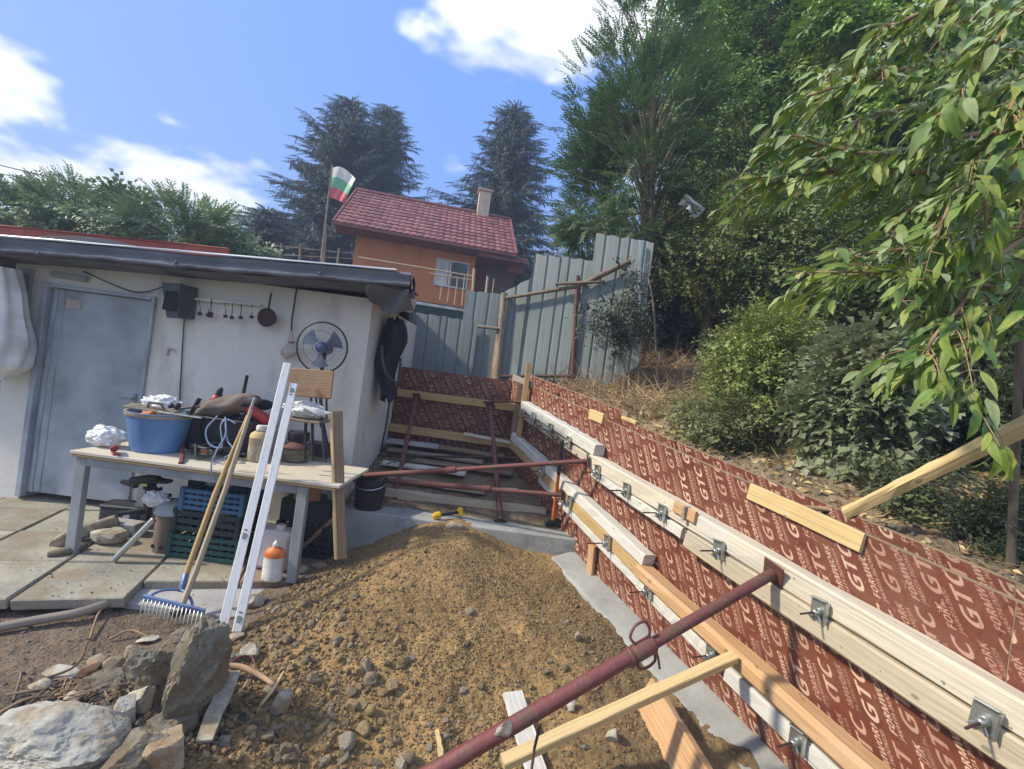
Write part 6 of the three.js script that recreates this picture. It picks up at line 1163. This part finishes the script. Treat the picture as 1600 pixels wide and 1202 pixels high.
const spBroad = sprayBroad(12, 0.34, 0.10, 0.055, 21), spSmall = sprayBroad(14, 0.3, 0.055, 0.03, 22), spPin = sprayPinnate(9, 0.4, 0.12, 0.03, 23), spNeedle = sprayNeedle(12, 1, 24), spLance = sprayBroad(15, 0.36, 0.10, 0.028, 26), spBig = sprayBroad(9, 0.36, 0.13, 0.08, 25);
function spruce(label, base, H, R, sd, c0, c1, bare = 0.1, ragged = 0.25) {
  reseed(sd); const t = thing('spruce_tree', label, 'spruce', base); part(t, 'trunk', tube([base, base.clone().add(V(0, H * 0.5, 0)), base.clone().add(V(0, H, 0))], [0.24, 0.13, 0.015], 9), M.bark);
  const list = [], lb = [];
  const N = floor(H * 6.0);
  for (let w = 0; w < N; w++) {
    const f = bare + (1 - bare) * (w + rnd() * 0.6) / N, y = f * H, len0 = R * pow(1 - f, 0.56) * (0.88 + 0.16 * sin(w * 0.9 + sd) + 0.08 * sin(w * 2.3)) + 0.12, nb = 5 + floor(rnd() * 3), a0 = rnd() * 6.3;
    for (let b = 0; b < nb; b++) {
      const a = a0 + b / nb * 2 * PI + rr(-0.3, 0.3), len = len0 * (1 - ragged + 2 * ragged * rnd()), up = 0.32 * f - 0.12, d = V(cos(a), up, sin(a));
      const pts = [0, 0.35, 0.7, 1].map((k) => base.clone().add(V(0, y, 0)).addScaledVector(d, len * k).add(V(0, -0.26 * len * k * (1.35 - k), 0)));
      lb.push(tube(pts, [0.03 * (1.2 - f), 0.02 * (1.2 - f), 0.012, 0.005], 4, { cap: false }));
      const ns = max(4, Math.round(len * 7));
      for (let s = 0; s < ns; s++) { const k = (s + 0.6) / ns, x = k * 3, i = min(2, floor(x)), p = pts[i].clone().lerp(pts[i + 1], x - i); const sd2 = (s & 1) ? 1 : -1; const dir = V(cos(a + sd2 * rr(0.3, 1.0) * (1.1 - k)), rr(-0.55, 0.0) + 0.25 * f, sin(a + sd2 * rr(0.3, 1.0) * (1.1 - k))); list.push([p, dir, (0.5 + 0.5 * (1 - k)) * rr(0.75, 1.25) * (0.65 + 0.35 * (1 - f)), hsl(c0, c1, rnd(), rr(0.75, 1.2)), rr(-0.5, 0.5)]); if (rnd() < 0.5) list.push([p, V(cos(a) * 0.3, -1, sin(a) * 0.3), rr(0.22, 0.42), hsl(c0, c1, rnd(), rr(0.6, 1)), rnd() * 6]); }
    }
  }
  part(t, 'branches', merge(lb), M.bark); instances(t, 'crown', spNeedle, mDark, list).userData.kind = 'stuff'; return t;
}
const SP0 = [0.022, 0.052, 0.042], SP1 = [0.04, 0.082, 0.06];
const footAt = (px, py, d) => { const p = at(px, py, d); p.y = landY(p.x, p.z) - 0.1; return p; };
{
  const s1 = footAt(530, 300, 21), t1 = at(528, 152, 21); spruce('broad dense spruce behind the flag', s1, t1.y - s1.y, 4.3, 71, SP0, SP1, 0.04, 0.22);
  const s2 = footAt(592, 300, 23), t2 = at(596, 165, 23); spruce('slimmer spruce close on the right of the broad dense one', s2, t2.y - s2.y, 3.4, 72, SP0, SP1, 0.05, 0.3);
  const s3 = footAt(790, 300, 20), t3 = at(802, 166, 20); spruce('open pointed spruce behind the chimney', s3, t3.y - s3.y, 3.6, 73, SP0, SP1, 0.04, 0.35);
  const s4 = footAt(412, 380, 17), t4 = at(418, 322, 17); spruce('small spruce left of the broad dense one at the roof line', s4, t4.y - s4.y, 1.5, 74, SP0, SP1, 0.05, 0.3);
}
// hedge of garden trees behind the shed
[[20, 330, 9.5, 1.25, 1.0, 'broad leaved garden tree at the left edge behind the shed', spBig], [110, 322, 10.2, 1.15, 1.1, 'garden tree with loose top shoots behind the red ridge sheet', spPin], [205, 325, 10.0, 1.2, 1.05, 'third garden tree from the left behind the shed', spBig], [290, 342, 9.6, 1.1, 0.9, 'rounded garden tree in the middle of the hedge behind the shed', spPin], [352, 372, 10.5, 0.9, 0.75, 'lower garden tree at the right end of the hedge behind the shed', spBig]].forEach(([px, py, d, rx, ry, l, g], i) => {
  const c = at(px, py + 46, d), b = footAt(px, py + 60, d); leafyTree({ name: 'garden_tree', label: l, base: b, H: 4, cc: c, cr: V(rx, ry * 0.95, rx * 0.8), clumps: 46, per: 26, spread: 0.2, geo: g, size: 1.0, c0: [0.150, 0.222, 0.113], c1: [0.273, 0.354, 0.161], sd: 300 + i, rt: 0.09, shell: 0.3 });
});
// trees on the bank behind and right of the fence
const bank = (px, py, d) => { const p = at(px, py, d); p.y = hillY(p.x, p.z) - 0.08; return p; };
const onHill = (px, py) => { for (let d = 1.6; d < 12; d += 0.02) { const p = at(px, py, d); if (-wallN(p.x, p.z) > 0.36 && p.y <= hillY(p.x, p.z)) return p; } return bank(px, py, 5); };
const DK0 = [0.08, 0.155, 0.06], DK1 = [0.15, 0.25, 0.085];
leafyTree({ name: 'feathery_tree', label: 'dark feathery tree standing directly behind the right end of the fence', base: bank(1012, 470, 6.3), H: 6, cc: at(1000, 215, 6.6), cr: V(0.95, 2.3, 0.9), clumps: 120, per: 22, spread: 0.2, geo: spPin, size: 0.6, c0: DK0, c1: DK1, sd: 401, rt: 0.075, shell: 0.36, droop: -0.5 });
leafyTree({ name: 'feathery_tree', label: 'lower feathery tree leaning over the top of the fence', base: bank(975, 430, 7.2), H: 4, cc: at(940, 300, 7.4), cr: V(0.62, 1.25, 0.6), clumps: 60, per: 24, spread: 0.18, geo: spPin, size: 0.74, c0: DK0, c1: DK1, sd: 402, rt: 0.06, shell: 0.36, droop: -0.3 });
leafyTree({ name: 'feathery_tree', label: 'tall dense feathery tree rising out of the top edge in the middle of the bank', base: bank(1130, 480, 7.6), H: 9, cc: at(1235, 90, 7.9), cr: V(1.35, 3.0, 1.3), clumps: 220, per: 28, spread: 0.27, geo: spLance, size: 1.0, c0: [0.124, 0.237, 0.054], c1: [0.269, 0.431, 0.078], sd: 403, rt: 0.12, shell: 0.4, droop: 0.1 });
leafyTree({ name: 'bank_tree', label: 'broad leafy tree filling the upper right behind the cherry branches', base: bank(1370, 520, 6.6), H: 8, cc: at(1390, 120, 7.0), cr: V(1.75, 2.7, 1.4), clumps: 210, per: 24, spread: 0.26, geo: spBig, size: 1.0, c0: [0.166, 0.302, 0.043], c1: [0.356, 0.507, 0.065], sd: 404, rt: 0.12, shell: 0.42 });
leafyTree({ name: 'bank_tree', label: 'leafy tree at the right edge behind the birch trunk', base: bank(1600, 520, 5.6), H: 7, cc: at(1610, 210, 5.6), cr: V(1.3, 2.2, 1.0), clumps: 150, per: 24, spread: 0.24, geo: spBroad, size: 0.95, c0: [0.166, 0.302, 0.043], c1: [0.356, 0.507, 0.065], sd: 405, rt: 0.1, shell: 0.42 });
leafyTree({ name: 'bank_tree', label: 'low bushy tree under the feathery trees with yellowing top leaves', base: bank(1110, 470, 6.3), H: 3, cc: at(1110, 395, 6.3), cr: V(0.95, 0.62, 0.6), clumps: 80, per: 24, spread: 0.2, geo: spSmall, size: 1.0, c0: [0.113, 0.168, 0.024], c1: [0.323, 0.337, 0.054], sd: 406, rt: 0.05, shell: 0.4 });
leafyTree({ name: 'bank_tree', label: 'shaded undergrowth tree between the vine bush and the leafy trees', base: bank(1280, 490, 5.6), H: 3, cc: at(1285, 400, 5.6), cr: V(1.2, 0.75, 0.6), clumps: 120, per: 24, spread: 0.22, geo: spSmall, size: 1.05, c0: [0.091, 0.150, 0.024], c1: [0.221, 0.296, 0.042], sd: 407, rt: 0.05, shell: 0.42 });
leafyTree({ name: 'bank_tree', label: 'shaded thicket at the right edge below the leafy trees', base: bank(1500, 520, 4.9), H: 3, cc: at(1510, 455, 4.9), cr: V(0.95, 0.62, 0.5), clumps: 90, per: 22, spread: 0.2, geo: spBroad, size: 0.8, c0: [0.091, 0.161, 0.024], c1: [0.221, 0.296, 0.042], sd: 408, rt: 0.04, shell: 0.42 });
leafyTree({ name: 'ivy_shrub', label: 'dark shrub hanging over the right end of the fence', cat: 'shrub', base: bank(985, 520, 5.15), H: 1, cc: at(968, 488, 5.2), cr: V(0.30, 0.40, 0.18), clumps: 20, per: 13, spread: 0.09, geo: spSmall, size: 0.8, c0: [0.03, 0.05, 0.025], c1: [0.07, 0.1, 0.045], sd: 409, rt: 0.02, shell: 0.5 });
// shrubs on the bank
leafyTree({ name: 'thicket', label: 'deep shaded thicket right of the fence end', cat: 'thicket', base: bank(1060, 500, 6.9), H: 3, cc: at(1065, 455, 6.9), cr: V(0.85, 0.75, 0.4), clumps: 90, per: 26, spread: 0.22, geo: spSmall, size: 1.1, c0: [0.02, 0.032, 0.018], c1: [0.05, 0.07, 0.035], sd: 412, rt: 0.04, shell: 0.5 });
leafyTree({ name: 'bank_tree', label: 'soft green tree far back between the two tall feathery trees', base: bank(1110, 440, 9), H: 9, cc: at(1105, 170, 9.2), cr: V(1.2, 2.9, 1.0), clumps: 190, per: 24, spread: 0.28, geo: spSmall, size: 1.2, c0: [0.124, 0.237, 0.054], c1: [0.248, 0.398, 0.078], sd: 411, rt: 0.12, shell: 0.42 });
const SH = (label, px, py, d, rx, ry, clumps, geo, size, c0, c1, sd, m = mBroad, spread = 0.12) => { const b = onHill(px, py), c = b.clone().add(V(0, ry * 0.95, 0)); return leafyTree({ name: 'shrub', label, cat: 'shrub', base: b, H: 1, cc: c, cr: V(rx, ry, rx * 0.75), clumps, per: 26, spread, geo, size, c0, c1, m, sd, rt: 0.018, shell: 0.5 }); };
SH('bright green weedy shrub in the sun in the middle of the bank', 1185, 672, 4.7, 0.4, 0.46, 110, spSmall, 0.62, [0.2, 0.28, 0.05], [0.36, 0.42, 0.11], 501, mLit);
SH('low sunlit weeds at the left foot of the bright green shrub', 1120, 692, 4.5, 0.2, 0.14, 40, spSmall, 0.55, [0.15, 0.18, 0.05], [0.28, 0.3, 0.1], 502, mLit);
SH('grey green shrub left of the bright weedy shrub near the fence', 1105, 545, 5.6, 0.28, 0.34, 40, spSmall, 0.72, [0.08, 0.10, 0.055], [0.17, 0.19, 0.11], 503);
SH('vine bush with large pale leaves in the middle of the bank', 1335, 735, 3.75, 0.2, 0.42, 44, spBig, 0.55, [0.16, 0.21, 0.09], [0.36, 0.4, 0.24], 504, mLit, 0.11);
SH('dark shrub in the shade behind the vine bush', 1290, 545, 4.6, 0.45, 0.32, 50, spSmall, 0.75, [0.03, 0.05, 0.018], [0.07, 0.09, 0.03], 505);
SH('small green shrub beside the vine bush foot', 1420, 790, 3.15, 0.1, 0.07, 12, spSmall, 0.5, [0.09, 0.13, 0.03], [0.15, 0.18, 0.06], 506, mLit, 0.07);
SH('leafy weeds under the timber pole at the right edge', 1575, 720, 2.75, 0.26, 0.22, 34, spBroad, 0.5, [0.06, 0.10, 0.03], [0.14, 0.17, 0.06], 507, mLit, 0.1);
SH('grassy weeds at the right edge on the top of the formwork', 1555, 855, 2.15, 0.16, 0.1, 26, spSmall, 0.4, [0.09, 0.13, 0.03], [0.17, 0.2, 0.08], 508, mLit, 0.05);
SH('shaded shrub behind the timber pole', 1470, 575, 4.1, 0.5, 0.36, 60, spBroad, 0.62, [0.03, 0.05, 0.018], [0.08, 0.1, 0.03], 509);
{ // dry brush, leaves and stalks on the bank
  reseed(601); const dryM = new THREE.MeshPhysicalMaterial({ roughness: 0.95, side: THREE.DoubleSide, transmission: 0.15, thickness: 0 });
  const hp = (s, q) => { const x = 2 + s * -0.4066 + (-0.36 - q) * -0.9136, z = -1 + s * -0.9136 + (-0.36 - q) * 0.4066; return V(x, hillY(x, z), z); };
  const mk = (name, label, cat, n, geo, fs, cols, sz, flat) => { const l = []; for (let i = 0; i < n; i++) { const [s, q] = fs(), p = hp(s, q); l.push([p.add(V(0, rr(0.0, flat), 0)), V(gauss(), rr(-0.3, 0.5) * (flat > 0.05 ? 1.5 : 0.6), gauss()), sz * rr(0.6, 1.3), cols[floor(rnd() * cols.length)].clone().multiplyScalar(rr(0.7, 1.2)), rnd() * 6]); } const im = instances(scene, name, geo, dryM, l); im.userData = { label, category: cat, kind: 'stuff' }; };
  const stalk = tube([V(0, 0, 0), V(0.01, 0.02, 0.18), V(-0.02, 0.01, 0.36)], [0.004, 0.003, 0.0015], 4);
  mk('dry_brush', 'brown dry stalks and brush heaped on the bank by the fence', 'brush', 2600, stalk, () => [rr(3.2, 6.2), 0.1 + pow(rnd(), 1.2) * 2.0], [C(0.36, 0.24, 0.12), C(0.27, 0.17, 0.09), C(0.52, 0.38, 0.2)], 0.8, 0.08);
  mk('dry_stalks', 'scattered dry stalks on the bank behind the formwork', 'brush', 420, stalk, () => [rr(-1, 3.4), 0.08 + pow(rnd(), 1.4) * 1.8], [C(0.42, 0.33, 0.2), C(0.3, 0.21, 0.12)], 0.6, 0.04);
  mk('fallen_leaves', 'fallen dry leaves littering the bank', 'leaves', 4200, leafG(0.06, 0.032, 0.35), () => [rr(-1.5, 5), 0.05 + pow(rnd(), 1.2) * 3], [C(0.48, 0.32, 0.14), C(0.64, 0.48, 0.22), C(0.34, 0.22, 0.1), C(0.75, 0.62, 0.36)], 0.85, 0.02);
  const blade = leafG(0.2, 0.012, 0.5);
  mk('grass', 'tufts of green grass and weeds on the bank', 'grass', 5200, blade, () => { const s = rr(-1.2, 3.6), q = 0.15 + pow(rnd(), 1.1) * 2.4; return fbm(s * 2.2, q * 2.2, 5, 3) > 0.5 ? [s, q] : [rr(1.5, 3.2), rr(0.5, 1.6)]; }, [C(0.12, 0.16, 0.04), C(0.19, 0.22, 0.07), C(0.25, 0.25, 0.1)], 0.75, 0.07);
}
single('plastic_rag', 'torn piece of white plastic caught in the dark feathery tree', 'plastic', surf(10, 10, (u, v) => { const p = at(lerp(1068, 1092, u) + 6 * sin(v * 5), lerp(330, 303, v * (0.6 + 0.4 * sin(u * 3))) + 8 * u, 6.0); p.z += 0.06 * sin(u * 6 + v * 5); p.y += 0.025 * sin(u * 13 + v * 4); return p; }), M.bag);
single('branch', 'thin dead branch on which the torn white plastic hangs', 'branch', tube([at(1030, 352, 6.2), at(1062, 330, 6.02), at(1090, 306, 6.0), at(1112, 285, 6.1)], [0.012, 0.009, 0.007, 0.004], 6, { smooth: 12 }), M.bark);
single('bare_stick', 'bare brown stick leaning beside the fence end', 'stick', tube([bank(1040, 545, 5.0), at(1020, 470, 5.1), at(1012, 430, 5.2)], [0.014, 0.011, 0.006], 6, { smooth: 8 }), M.bark);
// birch like trunk at the right edge
{ const b = bank(1588, 840, 1.95), t = thing('birch_tree', 'pale slim trunk at the right edge with foliage above', 'tree', b); part(t, 'trunk', tube([b, at(1590, 640, 1.95), at(1596, 430, 1.95), at(1606, 200, 2.0), at(1612, 20, 2.05)], [0.016, 0.015, 0.014, 0.012, 0.01], 10, { smooth: 24 }), M.bark); }
// ---------------------------------------------------------------- cherry branches reaching in from the right, near the camera
{
  const base = V(2.6, hillY(2.6, -1.55) - 0.05, -1.55), t = thing('cherry_tree', 'cherry tree reaching in from the right edge with large drooping green leaves', 'tree', base);
  part(t, 'trunk', tube([base, V(2.55, 2.4, -1.6), V(2.5, 3.4, -1.7), V(2.45, 4.2, -1.75)], [0.07, 0.06, 0.05, 0.035], 10, { smooth: 12 }), M.bark);
  reseed(801);
  const leaves = [1, 2, 3, 4].map((k) => { const g = leafG(0.112, 0.025 + 0.0045 * k, [0, 0.05, 0.28, 0.55, 0.8][k], 6), p = g.attributes.position; for (let i = 0; i < p.count; i++) { const z = p.getZ(i) / 0.112, x = p.getX(i); p.setXYZ(i, x + 0.012 * (k - 2.5) * z * z, p.getY(i) + 0.0035 * sin(z * 14 + k) * abs(x) / 0.02 + (k - 2.5) * 0.5 * x * z, p.getZ(i)); } g.computeVertexNormals(); return g; });
  const cols = [[0.14, 0.23, 0.028], [0.19, 0.28, 0.042], [0.105, 0.19, 0.028], [0.23, 0.30, 0.12], [0.27, 0.33, 0.055]];
  const mats = cols.map(([r, g, b]) => new THREE.MeshPhysicalMaterial({ map: mottle, color: C(r * 2.1, g * 2.1, b * 2.0), roughness: 0.5, transmission: 0.42, thickness: 0, side: THREE.DoubleSide, bumpMap: fineBump, bumpScale: 0.0008 }));
  const B = (pts, r0, r1) => [pts.map(([x, y, d]) => at(x, y, d)), r0, r1];
  const brs = [
    B([[1760, 20, 2.1], [1600, 70, 1.9], [1480, 95, 1.8], [1360, 120, 1.75], [1262, 150, 1.7]], 0.014, 0.004), B([[1760, 150, 2.0], [1620, 190, 1.85], [1500, 215, 1.8], [1350, 240, 1.75], [1235, 210, 1.7]], 0.014, 0.004),
    B([[1760, 270, 2.0], [1600, 285, 1.9], [1450, 268, 1.85], [1300, 270, 1.8], [1185, 282, 1.8]], 0.016, 0.004), B([[1760, 430, 1.9], [1600, 452, 1.75], [1480, 438, 1.7], [1370, 426, 1.7], [1240, 426, 1.72]], 0.012, 0.003),
    B([[1700, 330, 1.7], [1560, 400, 1.6], [1500, 480, 1.55], [1450, 550, 1.52], [1475, 600, 1.52]], 0.011, 0.003), B([[1760, -60, 1.9], [1620, -30, 1.75], [1500, 0, 1.7], [1400, 40, 1.7], [1345, 90, 1.7]], 0.014, 0.004),
    B([[1740, 480, 1.75], [1620, 500, 1.6], [1540, 520, 1.55], [1480, 545, 1.55], [1420, 560, 1.55]], 0.01, 0.003), B([[1720, 180, 1.6], [1590, 160, 1.5], [1540, 230, 1.5], [1480, 330, 1.52], [1450, 420, 1.55]], 0.012, 0.003),
    B([[1720, 60, 1.55], [1600, 130, 1.45], [1570, 200, 1.45], [1545, 300, 1.45], [1540, 380, 1.46]], 0.01, 0.003), B([[1760, -20, 2.3], [1600, 10, 2.1], [1480, 40, 2.0], [1380, 80, 2.0], [1290, 120, 2.0]], 0.014, 0.004), B([[1740, 110, 2.4], [1600, 120, 2.2], [1460, 160, 2.15], [1340, 190, 2.1], [1260, 260, 2.1]], 0.012, 0.003), B([[1720, 220, 1.75], [1610, 250, 1.65], [1520, 290, 1.65], [1450, 315, 1.7], [1400, 340, 1.7]], 0.010, 0.003), B([[1720, -80, 1.6], [1620, 0, 1.5], [1560, 60, 1.48], [1500, 150, 1.5], [1440, 200, 1.5]], 0.010, 0.003), B([[1740, 350, 2.2], [1600, 360, 2.1], [1480, 380, 2.1], [1380, 395, 2.1], [1300, 440, 2.1]], 0.01, 0.003),
  ];
  const cand = [], spurs = [];
  for (const [pts, r0, r1] of brs) {
    part(t, 'branch', tube(pts, [r0, (r0 * 2 + r1) / 3, (r0 + r1) / 2, (r0 + 2 * r1) / 3, r1], 7, { smooth: 20 }), M.twig);
    const main = new THREE.CatmullRomCurve3(pts), ML = main.getLength(), runs = [main];
    for (let x = 0.10; x < ML - 0.05; x += rr(0.05, 0.10)) { const f = x / ML, p = main.getPoint(f), tg = main.getTangent(f), sd = rnd() < 0.5 ? 1 : -1, lat = V(0, 1, 0).cross(tg).normalize(), l = rr(0.10, 0.26), dir = tg.clone().multiplyScalar(0.8).addScaledVector(lat, sd * rr(0.3, 1.0)).add(V(0, rr(-0.5, 0.45), 0)).normalize();
      const q = [p, p.clone().addScaledVector(dir, l * 0.5).add(V(0, 0.01, 0)), p.clone().addScaledVector(dir, l).add(V(0, -0.02 - 0.15 * l, 0))]; spurs.push(tube(q, [0.003, 0.0022, 0.0012], 4, { smooth: 5, cap: false })); runs.push(new THREE.CatmullRomCurve3(q)); }
    for (const cv of runs) { const L = cv.getLength(), n = floor(L / 0.026);
    for (let i = 1; i <= n; i++) {
      const f = i / (n + 0.01), p = cv.getPoint(f), tg = cv.getTangent(f), sd = (i & 1) ? 1 : -1, lat = V(0, 1, 0).cross(tg).normalize();
      const reps = 1 + floor(rnd() * 1.5);
      for (let k = 0; k < reps; k++) {
        const spur = rr(0.0, 0.03), q = p.clone().addScaledVector(lat, sd * spur).add(V(rr(-0.012, 0.012), rr(-0.02, 0.01), rr(-0.012, 0.012)));
        spurs.push(tube([p, q], [0.0014, 0.001], 3, { cap: false }));
        cand.push([q, tg.clone().multiplyScalar(rr(0.6, 1.1)).addScaledVector(lat, sd * rr(0.0, 1.0)).add(V(rr(-0.6, 0.1), -rr(-0.25, 0.7), rr(-0.4, 0.5))), rr(0.42, 0.98), floor(rnd() * 4), rnd() < 0.012 ? -1 : floor(rnd() * 5), rr(-0.9, 0.9)]);
      }
    }
    }
  }
  // the leaves that show largest are single leaves, the rest one mass
  const yel = new THREE.MeshPhysicalMaterial({ color: C(0.6, 0.3, 0.05), roughness: 0.6, transmission: 0.3, thickness: 0, side: THREE.DoubleSide });
  const inView = ([p]) => { const v = p.clone().sub(EYE), X = v.x * cos(ROLL) + v.y * sin(ROLL), Y = -v.x * sin(ROLL) + v.y * cos(ROLL); return v.z < 0 && 800 + FPX * X / -v.z < 1640 && 601 - FPX * Y / -v.z > -20; };
  const vis = cand.filter(inView).sort((a, b) => b[0].z - a[0].z), rest = cand.filter((c) => !inView(c)).concat(vis.slice(298));
  const z = V(0, 0, 1), BM = new THREE.Matrix4();
  for (const [p, d, s, g, c, roll] of vis.slice(0, 298)) {
    const o = shade(new THREE.Mesh(leaves[g], c < 0 ? yel : mats[c])); o.name = 'leaf'; o.position.copy(p).sub(base); const f = d.clone().normalize(), r = V(0, 1, 0).cross(f).normalize(), u = f.clone().cross(r); BM.makeBasis(r, u, f);
    o.quaternion.setFromRotationMatrix(BM).multiply(new THREE.Quaternion().setFromAxisAngle(z, roll)); o.scale.setScalar(s); t.add(o);
  }
  part(t, 'twigs', merge(spurs), M.twig).userData.kind = 'stuff';
  instances(t, 'foliage', leaves[1], mLit, rest.map(([p, d, s, g, c, roll]) => [p, d, s, hsl(cols[max(0, c)], cols[max(0, c)], 0, 1.3), roll])).userData.kind = 'stuff';
}
renderer.render(scene, camera);
